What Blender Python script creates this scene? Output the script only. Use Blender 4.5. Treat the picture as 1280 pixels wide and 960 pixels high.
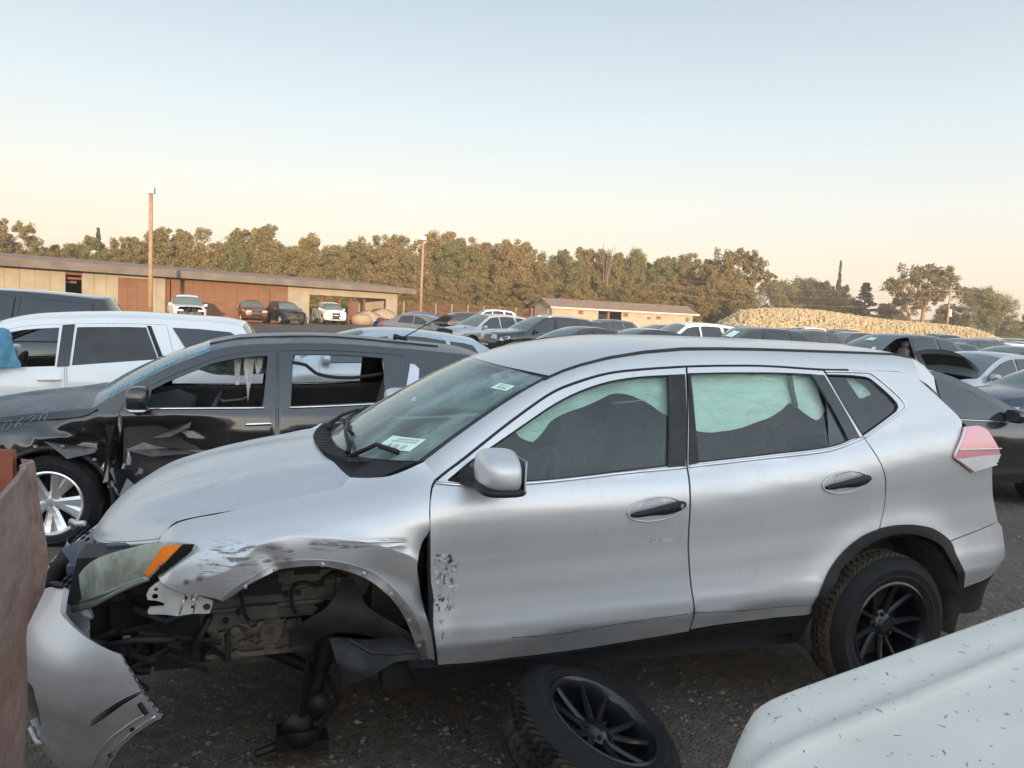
import bpy, bmesh, math, random, json
import numpy as np
from mathutils import Vector, Matrix, Euler, noise
from mathutils.geometry import delaunay_2d_cdt
R = math.radians
sc = bpy.context.scene
for o in list(bpy.data.objects): bpy.data.objects.remove(o)
COL = sc.collection
# ---------------------------------------------------------------- camera
cam = bpy.data.cameras.new('camera'); camo = bpy.data.objects.new('camera', cam); COL.objects.link(camo)
sc.camera = camo
cam.sensor_width = 36; cam.lens = 961/1280*36; cam.clip_start = .05; cam.clip_end = 3000
EYE = Vector((0, 0, 1.84)); PITCH = R(-5.5); ROLL = R(2.9)
f_ = Vector((0, math.cos(PITCH), math.sin(PITCH))); r_ = Vector((1, 0, 0)); u_ = r_.cross(f_)
r2 = r_*math.cos(ROLL)+u_*math.sin(ROLL); u2 = -r_*math.sin(ROLL)+u_*math.cos(ROLL)
m3 = Matrix((r2, u2, -f_)).transposed()
camo.matrix_world = Matrix.Translation(EYE) @ m3.to_4x4()
# ---------------------------------------------------------------- sky and sun
SUN_EL, SUN_AZ = R(4.2), R(166)     # azimuth clockwise from +Y: low, behind the camera and a little to its right
SKY_FRONT = 4.2
w = bpy.data.worlds.new('World'); sc.world = w; w.use_nodes = True
nt = w.node_tree; nt.nodes.clear()
out = nt.nodes.new('ShaderNodeOutputWorld'); bg = nt.nodes.new('ShaderNodeBackground')
sky = nt.nodes.new('ShaderNodeTexSky'); sky.sky_type = 'NISHITA'; sky.sun_disc = False
sky.sun_elevation = SUN_EL; sky.sun_rotation = SUN_AZ; sky.air_density = 1.0; sky.dust_density = 1.6; sky.ozone_density = 1.2
# thin summer dusk haze: pale warm near the horizon, pale blue-grey above, the same all round
tc = nt.nodes.new('ShaderNodeTexCoord'); sx = nt.nodes.new('ShaderNodeSeparateXYZ')
rmp = nt.nodes.new('ShaderNodeValToRGB'); mixs = nt.nodes.new('ShaderNodeMix'); mixs.data_type = 'RGBA'
nt.links.new(tc.outputs['Generated'], sx.inputs[0]); nt.links.new(sx.outputs['Z'], rmp.inputs[0])
SKYR = [(0, (8.6, 7.2, 6.1)), (.06, (9.6, 8.55, 7.5)), (.14, (9.2, 8.95, 8.6)), (.24, (7.6, 8.4, 8.9)), (.40, (5.2, 6.05, 6.85)), (.75, (3.7, 4.5, 5.4)), (1, (3.3, 4.1, 5.0))]
e = rmp.color_ramp.elements
while len(e) < len(SKYR): e.new(.5)
for el, (p, c) in zip(e, SKYR): el.position = p; el.color = (c[0]/10, c[1]/10, c[2]/10, 1)
scl = nt.nodes.new('ShaderNodeVectorMath'); scl.operation = 'SCALE'; scl.inputs[3].default_value = 10.0*.72
nt.links.new(rmp.outputs[0], scl.inputs[0])
# the whole sky brightens smoothly towards the side of the low sun
dot = nt.nodes.new('ShaderNodeVectorMath'); dot.operation = 'DOT_PRODUCT'; dot.inputs[1].default_value = (math.sin(SUN_AZ), math.cos(SUN_AZ), 0)
nt.links.new(tc.outputs['Generated'], dot.inputs[0])
gl_ = nt.nodes.new('ShaderNodeMapRange'); gl_.interpolation_type = 'SMOOTHSTEP'; gl_.inputs[1].default_value = -.75; gl_.inputs[2].default_value = 1.0; gl_.inputs[3].default_value = SKY_FRONT; gl_.inputs[4].default_value = SKY_FRONT*3.6
nt.links.new(dot.outputs['Value'], gl_.inputs[0]); nt.links.new(gl_.outputs[0], scl.inputs[3])
mixs.inputs[0].default_value = .72
nt.links.new(sky.outputs[0], mixs.inputs[6]); nt.links.new(scl.outputs[0], mixs.inputs[7])
nt.links.new(mixs.outputs[2], bg.inputs[0]); bg.inputs[1].default_value = .14
nt.links.new(bg.outputs[0], out.inputs[0])
sl = bpy.data.lights.new('sun', 'SUN'); slo = bpy.data.objects.new('sun', sl); COL.objects.link(slo)
sl.energy = 4.6; sl.angle = R(.5); sl.color = (1.0, .72, .46)
dsun = Vector((math.sin(SUN_AZ)*math.cos(SUN_EL), math.cos(SUN_AZ)*math.cos(SUN_EL), math.sin(SUN_EL)))
slo.rotation_euler = dsun.to_track_quat('Z', 'Y').to_euler()
sc.view_settings.view_transform = 'Standard'; sc.view_settings.look = 'None'; sc.view_settings.gamma = 1
sc.view_settings.use_curve_mapping = False; sc.view_settings.exposure = 1.0
random.seed(7)
# ---------------------------------------------------------------- helpers
def link(o, parent=None):
    COL.objects.link(o)
    if parent is not None: o.parent = parent
    return o
def tag(o, label=None, cat=None, group=None, kind=None):
    if label: o['label'] = label
    if cat: o['category'] = cat
    if group: o['group'] = group
    if kind: o['kind'] = kind
    return o
def empty(name, loc=(0, 0, 0), rz=0, label=None, cat=None, group=None):
    o = bpy.data.objects.new(name, None); o.location = loc; o.rotation_euler = (0, 0, rz); o.empty_display_size = .2
    link(o); return tag(o, label, cat, group)
def mesh(name, V, F, mat, parent=None, smooth=True, normals=None, mi=None):
    me = bpy.data.meshes.new(name); me.from_pydata([tuple(v) for v in V], [], [tuple(f) for f in F])
    for m in (mat if isinstance(mat, (list, tuple)) else [mat]): me.materials.append(m)
    if mi is not None: me.polygons.foreach_set('material_index', mi)
    if smooth: me.polygons.foreach_set('use_smooth', [True]*len(me.polygons))
    if normals is not None and len(normals) == len(V):
        me.normals_split_custom_set_from_vertices([tuple(n) for n in normals])
    me.update()
    return link(bpy.data.objects.new(name, me), parent)
class MB:
    """collects shapes into one mesh"""
    def __init__(s): s.V = []; s.F = []; s.M = []
    def add(s, V, F, m=0, M=None):
        n = len(s.V)
        s.V += [tuple(M @ Vector(v)) for v in V] if M is not None else [tuple(v) for v in V]
        s.F += [tuple(i+n for i in f) for f in F]; s.M += [m]*len(F); return s
    def box(s, c, d, m=0, M=None, taper=1.0):
        x, y, z = d[0]/2, d[1]/2, d[2]/2; t = taper
        V = [(c[0]+a*x*(t if e > 0 else 1), c[1]+b*y*(t if e > 0 else 1), c[2]+e*z) for e in (-1, 1) for a, b in ((-1, -1), (1, -1), (1, 1), (-1, 1))]
        return s.add(V, [(3, 2, 1, 0), (4, 5, 6, 7), (0, 1, 5, 4), (1, 2, 6, 5), (2, 3, 7, 6), (3, 0, 4, 7)], m, M)
    def tube(s, P, r, n=6, m=0, cap=True):
        P = [Vector(p) for p in P]; rr = r if isinstance(r, (list, tuple)) else [r]*len(P)
        V = []; F = []; up = None
        for i, p in enumerate(P):
            d = (P[min(i+1, len(P)-1)]-P[max(i-1, 0)])
            if d.length < 1e-9: d = Vector((0, 0, 1))
            d.normalize()
            if up is None: up = Vector((0, 0, 1)) if abs(d.z) < .9 else Vector((1, 0, 0))
            a = d.cross(up)
            if a.length < 1e-6: a = d.orthogonal()
            a.normalize(); b = a.cross(d); up = b
            for k in range(n):
                t = 2*math.pi*k/n; V.append(p+(a*math.cos(t)+b*math.sin(t))*rr[i])
        for i in range(len(P)-1):
            for k in range(n):
                F.append((i*n+k, i*n+(k+1) % n, (i+1)*n+(k+1) % n, (i+1)*n+k))
        if cap: F += [tuple(range(n-1, -1, -1)), tuple((len(P)-1)*n+k for k in range(n))]
        return s.add(V, F, m)
    def lathe(s, prof, n=24, m=0, M=None, a0=0, a1=2*math.pi):
        """profile of (radius, offset) turned about the local Y axis"""
        full = abs(a1-a0-2*math.pi) < 1e-6; nn = n if full else n+1; V = []; F = []
        for k in range(nn):
            t = a0+(a1-a0)*k/n
            for r, y in prof: V.append((r*math.cos(t), y, r*math.sin(t)))
        L = len(prof)
        for k in range(n):
            k2 = (k+1) % nn
            for i in range(L-1): F.append((k*L+i, k*L+i+1, k2*L+i+1, k2*L+i))
        return s.add(V, F, m, M)
    def grid(s, P, nu, nv, m=0, M=None, flip=False):
        F = []
        for i in range(nu-1):
            for j in range(nv-1):
                q = (i*nv+j, (i+1)*nv+j, (i+1)*nv+j+1, i*nv+j+1); F.append(q[::-1] if flip else q)
        return s.add(P, F, m, M)
    def ico(s, c, r, m=0, sub=1, sq=(1, 1, 1), jit=0, M=None):
        bm = bmesh.new(); bmesh.ops.create_icosphere(bm, subdivisions=sub, radius=1)
        V = []
        for v in bm.verts:
            k = r*(1+random.uniform(-jit, jit)); V.append((c[0]+v.co.x*k*sq[0], c[1]+v.co.y*k*sq[1], c[2]+v.co.z*k*sq[2]))
        F = [tuple(v.index for v in f.verts) for f in bm.faces]; bm.free(); return s.add(V, F, m, M)
    def obj(s, name, mat, parent=None, smooth=False, angle=None):
        o = mesh(name, s.V, s.F, mat, parent, smooth, mi=s.M)
        if angle: o.data.set_sharp_from_angle(angle=R(angle))
        return o
def crom(P, step):
    """a smooth curve through the points P, sampled about every step"""
    if len(P) < 3:
        n = max(1, int(math.hypot(P[1][0]-P[0][0], P[1][1]-P[0][1])/step)); return [(P[0][0]+(P[1][0]-P[0][0])*i/n, P[0][1]+(P[1][1]-P[0][1])*i/n) for i in range(n+1)]
    Q = [tuple(2*a-b for a, b in zip(P[0], P[1]))]+list(P)+[tuple(2*a-b for a, b in zip(P[-1], P[-2]))]; o = []
    for i in range(1, len(Q)-2):
        a, b, c, d = Q[i-1], Q[i], Q[i+1], Q[i+2]; n = max(1, int(math.dist(b, c)/step))
        for k in range(n):
            t = k/n; o.append(tuple(.5*(2*y+(z-x)*t+(2*x-5*y+4*z-w_)*t*t+(3*y-x-3*z+w_)*t**3) for x, y, z, w_ in zip(a, b, c, d)))
    o.append(tuple(P[-1])); return o
def loop(segs, step):
    o = []
    for sg in segs:
        if sg and isinstance(sg[0], (int, float)): sg = [sg]
        c = crom([tuple(p) for p in sg], step) if len(sg) > 1 else [tuple(sg[0])]
        for p in c:
            if not o or math.dist(p, o[-1]) > step*.12: o.append(p)
    while math.dist(o[0], o[-1]) < step*.12: o.pop()
    return o
def inside(P, poly):
    x, y = P[:, 0], P[:, 1]; r = np.zeros(len(P), bool); n = len(poly)
    for i in range(n):
        x1, y1 = poly[i]; x2, y2 = poly[(i+1) % n]
        if y1 == y2: continue
        c = ((y1 > y) != (y2 > y)) & (x < (x2-x1)*(y-y1)/(y2-y1)+x1); r ^= c
    return r
def segdist(P, poly):
    d = np.full(len(P), 9e9); n = len(poly)
    for i in range(n):
        a = np.array(poly[i]); b = np.array(poly[(i+1) % n]); v = b-a; L = max(v@v, 1e-12)
        t = np.clip(((P-a)@v)/L, 0, 1); d = np.minimum(d, np.hypot(*(P-a-t[:, None]*v).T))
    return d
def nrm(S, a, b, h=2e-3):
    p = Vector(S(a+h, b))-Vector(S(a-h, b)); q = Vector(S(a, b+h))-Vector(S(a, b-h)); n = p.cross(q)
    return n.normalized() if n.length > 1e-12 else Vector((0, 0, 1))
def panel(name, S, outline, mat, parent=None, holes=(), grid=.05, flange=.015, push=0, mirror=False, flip=False, asp=1.0, lines=()):
    """a sheet cut to an outline on the curved surface S(a, b), with turned-in edges"""
    L = [outline]+list(holes); V2 = []; E = []
    for lp in L:
        n0 = len(V2); V2 += [tuple(p) for p in lp]; E += [(n0+i, n0+(i+1) % len(lp)) for i in range(len(lp))]
    for ln in lines:
        n0 = len(V2); V2 += [tuple(p) for p in ln]; E += [(n0+i, n0+i+1) for i in range(len(ln)-1)]
    A = np.array(outline); lo, hi = A.min(0), A.max(0)
    ga, gb = grid, grid*.87*asp; G = []
    for j, b in enumerate(np.arange(lo[1], hi[1], gb)):
        for a in np.arange(lo[0]+(ga/2 if j % 2 else 0), hi[0], ga): G.append((a, b))
    if G:
        G = np.array(G); k = inside(G, outline) & (segdist(G, outline) > grid*.35)
        for h in holes: k &= ~inside(G, h) & (segdist(G, h) > grid*.35)
        for ln in lines: k &= segdist(G, list(ln)+list(ln)[::-1]) > grid*.35
        V2 += [tuple(g) for g in G[k]]
    r = delaunay_2d_cdt([Vector(v) for v in V2], E, [], 0, 1e-6)
    P2 = np.array([tuple(v) for v in r[0]]); F = [tuple(f) for f in r[2]]
    C = np.array([P2[list(f)].mean(0) for f in F]); k = inside(C, outline)
    for h in holes: k &= ~inside(C, h)
    F = [f for f, q in zip(F, k) if q]
    V = []; N = []
    for a, b in P2:
        n = nrm(S, a, b)
        if flip: n = -n
        p = Vector(S(a, b))+n*push
        V.append(p); N.append(n)
    if flip: F = [f[::-1] for f in F]
    if flange:
        cnt = {}
        for f in F:
            for i in range(len(f)): e = (f[i], f[(i+1) % len(f)]); cnt[e] = 1
        for (i, j) in list(cnt):
            if (j, i) in cnt: continue
            a, b = V[i], V[j]; a2, b2 = a-N[i]*flange, b-N[j]*flange
            fn = (b-a).cross(a2-a).normalized()*-1 if (b-a).length > 1e-9 else N[i]
            k = len(V); V += [a, b, b2, a2]; N += [fn]*4; F.append((k+1, k, k+3, k+2))
    if mirror:
        V = [Vector((v.x, -v.y, v.z)) for v in V]; N = [Vector((n.x, -n.y, n.z)) for n in N]; F = [f[::-1] for f in F]
    return mesh(name, V, F, mat, parent, True, N)
def on(S, pts, push=0, step=None, flip=False, mirror=False):
    """points of a curve laid on a surface"""
    if step: pts = crom([tuple(p) for p in pts], step)
    o = []
    for a, b in pts:
        n = nrm(S, a, b)
        if flip: n = -n
        p = Vector(S(a, b))+n*push
        o.append(Vector((p.x, -p.y, p.z)) if mirror else p)
    return o
def strip(P, N, w, mb, m=0):
    """flat ribbon along 3d points P facing N"""
    V = []
    for i, p in enumerate(P):
        d = (P[min(i+1, len(P)-1)]-P[max(i-1, 0)]).normalized(); s = d.cross(N[i]).normalized()*w/2; V += [p-s, p+s]
    mb.add(V, [(2*i, 2*i+1, 2*i+3, 2*i+2) for i in range(len(P)-1)], m)
# ---------------------------------------------------------------- materials
MATS = {}
class NT:
    def __init__(s, name):
        s.m = bpy.data.materials.new(name); s.m.use_nodes = True; s.t = s.m.node_tree; s.n = s.t.nodes
        s.b = s.n['Principled BSDF']; MATS[name] = s.m; s._co = None
    def co(s, scale=(1, 1, 1), gen=False):
        t = s.n.new('ShaderNodeTexCoord'); mp = s.n.new('ShaderNodeMapping'); mp.inputs['Scale'].default_value = scale
        s.t.links.new(t.outputs['Object'], mp.inputs[0]); return mp.outputs[0]
    def noise(s, sc_, det=4, rough=.55, co=None, scale=(1, 1, 1), dist=0):
        n = s.n.new('ShaderNodeTexNoise'); n.inputs['Scale'].default_value = sc_; n.inputs['Detail'].default_value = det
        n.inputs['Roughness'].default_value = rough; n.inputs['Distortion'].default_value = dist
        s.t.links.new(co if co is not None else s.co(scale), n.inputs['Vector']); return n.outputs['Fac']
    def voro(s, sc_, feat='F1', co=None, scale=(1, 1, 1), out='Distance'):
        n = s.n.new('ShaderNodeTexVoronoi'); n.inputs['Scale'].default_value = sc_; n.feature = feat
        s.t.links.new(co if co is not None else s.co(scale), n.inputs['Vector']); return n.outputs[out]
    def ramp(s, fac, stops):
        r = s.n.new('ShaderNodeValToRGB'); e = r.color_ramp.elements
        while len(e) < len(stops): e.new(.5)
        for x, (p, c) in zip(e, stops):
            x.position = p; x.color = (*c, 1) if isinstance(c, (tuple, list)) else (c, c, c, 1)
        s.t.links.new(fac, r.inputs[0]); return r.outputs[0]
    def mix(s, f, a, b, mode='MIX'):
        m = s.n.new('ShaderNodeMix'); m.data_type = 'RGBA'; m.blend_type = mode
        for sock, v in ((m.inputs[0], f), (m.inputs[6], a), (m.inputs[7], b)):
            if hasattr(v, 'is_output'): s.t.links.new(v, sock)
            elif isinstance(v, (tuple, list)): sock.default_value = (*v[:3], 1)
            else: sock.default_value = v if sock is m.inputs[0] else (v, v, v, 1)
        return m.outputs[2]
    def math(s, op, a, b=0, c=None):
        m = s.n.new('ShaderNodeMath'); m.operation = op
        for i, v in enumerate((a, b) if c is None else (a, b, c)):
            if hasattr(v, 'is_output'): s.t.links.new(v, m.inputs[i])
            else: m.inputs[i].default_value = v
        return m.outputs[0]
    def sep(s):
        x = s.n.new('ShaderNodeSeparateXYZ'); s.t.links.new(s.co(), x.inputs[0]); return x.outputs
    def set(s, **k):
        for a, v in k.items():
            a = a.replace('_', ' ')
            if a == 'Color': a = 'Base Color'
            if hasattr(v, 'is_output'): s.t.links.new(v, s.b.inputs[a])
            elif isinstance(v, (tuple, list)): s.b.inputs[a].default_value = (*v[:3], 1)
            else: s.b.inputs[a].default_value = v
        return s
    def bump(s, h, st=.3, d=.01):
        b = s.n.new('ShaderNodeBump'); b.inputs['Strength'].default_value = st; b.inputs['Distance'].default_value = d
        s.t.links.new(h, b.inputs['Height']); s.t.links.new(b.outputs[0], s.b.inputs['Normal']); return s
def plain(name, col, rough=.5, metal=0, var=.12, sc_=9, **k):
    t = NT(name); n = t.noise(sc_, 5)
    c = t.ramp(n, [(.3, tuple(x*(1-var) for x in col)), (.7, tuple(min(1, x*(1+var)) for x in col))])
    t.set(Color=c, Roughness=rough, Metallic=metal, **k); return t.m
def paint(name, col, metal=.0, rough=.32, coat=.8, dust=.15, dcol=(.30, .27, .23)):
    """car paint with a film of yard dust and old water marks"""
    t = NT(name); n = t.noise(2.2, 6, .65); n2 = t.noise(38, 3, .6); n3 = t.noise(7, 5, .6, scale=(.5, 1, 3))
    f = t.math('MULTIPLY', t.ramp(n, [(.35, 0), (.75, 1)]), dust)
    f = t.math('ADD', f, t.math('MULTIPLY', t.ramp(n2, [(.5, 0), (.8, 1)]), dust*.35))
    f = t.math('ADD', f, t.math('MULTIPLY', t.ramp(n3, [(.45, 0), (.8, 1)]), dust*.5))
    t.set(Color=t.mix(f, col, dcol), Metallic=t.math('MULTIPLY', t.math('SUBTRACT', 1, f), metal))
    t.set(Roughness=t.math('ADD', rough, t.math('MULTIPLY', f, .5)), Coat_Weight=coat, Coat_Roughness=t.math('ADD', .06, t.math('MULTIPLY', f, .8)))
    return t.m
def glass(name, tint, refl=1.0, rough=.01, dirt=.06, dcol=(.35, .34, .31)):
    """tinted sheet glass with dust on it"""
    t = NT(name); nd = t.n; nd.remove(t.b)
    o = [x for x in nd if x.type == 'OUTPUT_MATERIAL'][0]
    tr = nd.new('ShaderNodeBsdfTransparent'); tr.inputs[0].default_value = (*tint, 1)
    gl = nd.new('ShaderNodeBsdfGlossy'); gl.inputs['Roughness'].default_value = rough; gl.inputs[0].default_value = (refl, refl, refl, 1)
    fr = nd.new('ShaderNodeFresnel'); fr.inputs[0].default_value = 1.52
    mx = nd.new('ShaderNodeMixShader'); t.t.links.new(t.math('MINIMUM', t.math('MULTIPLY', fr.outputs[0], 1.15), 1), mx.inputs[0])
    t.t.links.new(tr.outputs[0], mx.inputs[1]); t.t.links.new(gl.outputs[0], mx.inputs[2])
    df = nd.new('ShaderNodeBsdfDiffuse'); df.inputs[0].default_value = (*dcol, 1); m2 = nd.new('ShaderNodeMixShader')
    d = t.math('ADD', dirt*.5, t.math('MULTIPLY', t.ramp(t.noise(3.0, 6, .65, scale=(1, 2.5, 1)), [(.4, 0), (.75, 1)]), dirt*1.6))
    t.t.links.new(d, m2.inputs[0]); t.t.links.new(mx.outputs[0], m2.inputs[1]); t.t.links.new(df.outputs[0], m2.inputs[2])
    t.t.links.new(m2.outputs[0], o.inputs[0]); return t.m
# shared materials
M = {}
def grimy(mat):
    """road grime thrown up along the sills and thin dried run marks"""
    nt_ = mat.node_tree; b = nt_.nodes['Principled BSDF']; src = b.inputs['Base Color'].links[0].from_socket
    tcx = nt_.nodes.new('ShaderNodeTexCoord'); sp_ = nt_.nodes.new('ShaderNodeSeparateXYZ'); nt_.links.new(tcx.outputs['Object'], sp_.inputs[0])
    def nz(scale, s, d=5):
        mp = nt_.nodes.new('ShaderNodeMapping'); mp.inputs['Scale'].default_value = scale; n = nt_.nodes.new('ShaderNodeTexNoise'); n.inputs['Scale'].default_value = s; n.inputs['Detail'].default_value = d; n.inputs['Roughness'].default_value = .65
        nt_.links.new(tcx.outputs['Object'], mp.inputs[0]); nt_.links.new(mp.outputs[0], n.inputs['Vector']); return n.outputs['Fac']
    def mr(v, a, b_, c, d):
        m = nt_.nodes.new('ShaderNodeMapRange'); m.inputs[1].default_value = a; m.inputs[2].default_value = b_; m.inputs[3].default_value = c; m.inputs[4].default_value = d; nt_.links.new(v, m.inputs[0]); return m.outputs[0]
    def mul(a, b_):
        m = nt_.nodes.new('ShaderNodeMath'); m.operation = 'MULTIPLY'; nt_.links.new(a, m.inputs[0]); nt_.links.new(b_, m.inputs[1]); return m.outputs[0]
    low = mul(mr(sp_.outputs['Z'], .44, .64, .42, 0), mr(nz((1, 1, 2), 7), .35, .65, .15, 1)); run = mul(mr(nz((26, 26, .8), 1), .56, .70, 0, .22), mr(nz((1, 1, 1), 2.5), .4, .6, 0, 1))
    col = src
    for f, c in ((low, (.17, .15, .125, 1)), (run, (.30, .29, .27, 1))):
        mx = nt_.nodes.new('ShaderNodeMix'); mx.data_type = 'RGBA'; nt_.links.new(f, mx.inputs[0]); nt_.links.new(col, mx.inputs[6]); mx.inputs[7].default_value = c; col = mx.outputs[2]
    nt_.links.new(col, b.inputs['Base Color'])
M['silver'] = paint('silver_paint', (.56, .565, .575), metal=.50, rough=.38, coat=.5, dust=.14, dcol=(.42, .41, .39))
M['plastic'] = plain('black_plastic', (.009, .0095, .011), .55, var=.3, Specular_IOR_Level=.35)
M['plastic_dusty'] = plain('dusty_plastic', (.022, .022, .023), .62, var=.45, sc_=14, Specular_IOR_Level=.35)
M['gap'] = plain('dark_rubber_seal', (.008, .008, .009), .7)
M['gloss'] = plain('gloss_black_trim', (.012, .012, .014), .22, var=.2, Coat_Weight=.4)
M['chrome'] = plain('bright_trim', (.75, .76, .78), .18, 1, var=.05)
M['satin'] = plain('satin_trim', (.62, .63, .66), .32, .9, var=.08)
M['steel'] = plain('bare_steel', (.40, .40, .41), .42, .7, var=.25, sc_=18)
M['alloy'] = plain('dirty_cast_alloy', (.135, .115, .09), .6, .35, var=.5, sc_=24)
M['bay'] = plain('grimy_inner_panel', (.085, .077, .066), .7, .1, var=.45, sc_=8)
M['rubber'] = plain('tyre_rubber', (.010, .010, .011), .75, var=.35, sc_=16, Specular_IOR_Level=.3)
t = NT('tyre_tread_rubber'); n = t.noise(9, 5, .6)
t.set(Color=t.ramp(n, [(.45, (.012, .011, .011)), (.70, (.09, .070, .050))]), Roughness=.85, Specular_IOR_Level=.3); M['tread'] = t.m
M['tread_brown'] = plain('dusty_brown_tread', (.105, .080, .056), .9, var=.3, sc_=12, Specular_IOR_Level=.25)
M['rim_black'] = plain('satin_black_wheel', (.009, .011, .014), .36, .3, var=.3, Coat_Weight=.3)
M['rim_alu'] = plain('machined_alloy', (.72, .72, .73), .3, .85, var=.08)
M['rim_grey'] = plain('silver_painted_wheel', (.42, .43, .44), .4, .6, var=.1)
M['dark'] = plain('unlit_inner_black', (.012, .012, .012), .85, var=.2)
M['cabin'] = plain('cabin_trim', (.045, .045, .047), .75, var=.2)
M['liner'] = plain('headliner_cloth', (.34, .33, .31), .9, var=.08)
M['seat'] = plain('charcoal_seat_cloth', (.10, .10, .105), .9, var=.3, sc_=40)
M['seat_tan'] = plain('grey_leather', (.20, .18, .16), .6, var=.15)
t = NT('airbag_cloth'); t.set(Color=t.ramp(t.noise(6, 5), [(.3, (.72, .75, .73)), (.7, (.84, .86, .84))]), Roughness=.85)
t.bump(t.noise(1, 5, .6, scale=(7, 7, 22), dist=1.5), .55, .05); M['airbag'] = t.m
M['glass_side'] = glass('green_side_glass', (.70, .90, .83), dirt=.05, dcol=(.30, .37, .34))
M['glass_rear'] = glass('tinted_rear_glass', (.78, .98, .90), dirt=.05)
M['glass_ws'] = glass('green_windscreen', (.52, .78, .72), dirt=.34, dcol=(.33, .43, .41))
M['glass_tint'] = glass('privacy_glass', (.10, .11, .12), dirt=.06)
M['glass_lamp'] = glass('hazed_lamp_lens', (.80, .83, .76), dirt=.62, rough=.12, dcol=(.56, .60, .50))
M['amber'] = plain('amber_lens', (.95, .23, .02), .25, var=.08, Coat_Weight=.7)
M['redlens'] = plain('faded_red_lens', (.66, .27, .31), .2, var=.06, Coat_Weight=.9)
M['redlens2'] = plain('red_lens', (.35, .02, .02), .16, var=.06, Coat_Weight=.9)
M['lensrim'] = plain('milky_lens_rim', (.20, .22, .19), .3, var=.2, Coat_Weight=.5)
M['clearlens'] = plain('ribbed_clear_lens', (.66, .65, .63), .15, var=.08, Coat_Weight=.8)
M['paper'] = plain('sticker_paper', (.62, .74, .68), .6, var=.05)
M['ink'] = plain('dark_print', (.36, .44, .42), .6)
M['chalk'] = plain('blue_paint_marker', (.16, .42, .62), .8, var=.2)
M['blackpaint'] = paint('black_paint', (.008, .009, .010), .0, .26, 1.0, dust=.022)
M['blackdusty_sky'] = paint('dusty_sky_grey_paint', (.035, .037, .042), .2, .38, .35, dust=.42, dcol=(.30, .31, .33))  # dust plus the grey sheen of reflected sky, put into the colour
M['whitepaint'] = paint('white_paint', (.70, .71, .72), 0, .3, .8, dust=.07)
M['darkglass'] = plain('dark_window_glass', (.018, .021, .023), .03, var=.2, Specular_IOR_Level=.9)
M['ws_far'] = plain('pale_windscreen_glass', (.10, .13, .13), .04, var=.1, Specular_IOR_Level=1.0)
# front door paint, scraped raw along its leading edge
def scuffed(name, base, box, dark, lite):
    t = NT(name); X, Y, Z = t.sep()
    n = t.noise(2.2, 6, .65); f = t.math('MULTIPLY', t.ramp(n, [(.35, 0), (.75, 1)]), .1)
    c = t.mix(f, base, (.42, .40, .37))
    mask = None
    for (x0, x1, z0, z1, sx, sz, th) in box:
        def win(v, a, b, e=.02):
            u = t.math('MULTIPLY', t.math('SUBTRACT', v, a), 1/e); u.node.use_clamp = True
            q = t.math('MULTIPLY', t.math('SUBTRACT', b, v), 1/e); q.node.use_clamp = True
            return t.math('MULTIPLY', u, q)
        wdw = t.math('MULTIPLY', win(X, x0, x1), win(Z, z0, z1))
        nn = t.noise(1, 6, .7, scale=(sx, 8, sz), dist=1.2)
        k = t.math('MULTIPLY', wdw, t.ramp(nn, [(th, 0), (th+.05, 1)]))
        mask = k if mask is None else t.math('MAXIMUM', mask, k)
    tone = t.ramp(t.noise(60, 3), [(.40, dark), (.62, lite)])
    t.set(Color=t.mix(mask, c, tone), Metallic=t.math('MULTIPLY', t.math('SUBTRACT', 1, mask), .50), Roughness=t.math('ADD', .38, t.math('MULTIPLY', mask, .35)))
    t.set(Coat_Weight=t.math('MULTIPLY', t.math('SUBTRACT', 1, mask), .45), Coat_Roughness=.08)
    return t.m
M['silver_door'] = scuffed('scraped_silver_paint', (.56, .565, .575), [(.49, .605, .66, .92, 30, 16, .50), (.50, .575, .55, .68, 30, 12, .56), (.56, .62, .52, .62, 26, 40, .58), (.60, .80, .865, .90, 8, 60, .55), (1.40, 1.53, .895, .925, 14, 60, .47)], (.02, .02, .02), (.55, .55, .55))
M['silver_fender'] = scuffed('creased_silver_paint', (.56, .565, .575), [(-.34, .0, .83, .975, 6, 34, .53), (.03, .40, .925, .985, 5, 70, .47)], (.13, .125, .12), (.23, .225, .22))
grimy(M['silver']); grimy(M['silver_door'])
# bonnet with dried water and leaf stains
t = NT('stained_silver_bonnet'); n = t.noise(5, 6, .7, dist=.8); n2 = t.noise(2.0, 5, .6, scale=(.7, 2, 1))
f = t.math('MULTIPLY', t.ramp(n2, [(.40, 0), (.7, 1)]), .25); X, Y, Z = t.sep()
near = t.math('MULTIPLY', t.ramp(X, [(.0, 0), (.10, 1)]), .6)
g = t.math('MULTIPLY', t.ramp(n, [(.52, 0), (.66, 1)]), .30)
c = t.mix(f, (.50, .51, .53), (.40, .40, .39)); c = t.mix(g, c, (.25, .25, .24))
t.set(Color=c, Metallic=.45, Roughness=t.math('ADD', .40, t.math('MULTIPLY', f, .5)), Coat_Weight=.45, Coat_Roughness=.16); M['silver_hood'] = t.m
# rusty plate
t = NT('worn_rusty_steel'); n = t.noise(6, 8, .7, scale=(1, 1, 3)); n2 = t.noise(40, 5, .7, scale=(1, 6, 1)); n3 = t.noise(3, 6, .65)
c = t.ramp(n, [(.30, (.13, .066, .052)), (.5, (.20, .122, .10)), (.72, (.27, .195, .17))])
c = t.mix(t.math('MULTIPLY', t.ramp(n2, [(.45, 0), (.7, 1)]), .45), c, (.40, .33, .30)); c = t.mix(t.math('MULTIPLY', t.ramp(n3, [(.5, 0), (.75, 1)]), .7), c, (.17, .05, .03))
t.set(Color=c, Roughness=.68, Metallic=.15); t.bump(n2, .25, .004); M['rust'] = t.m
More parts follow.
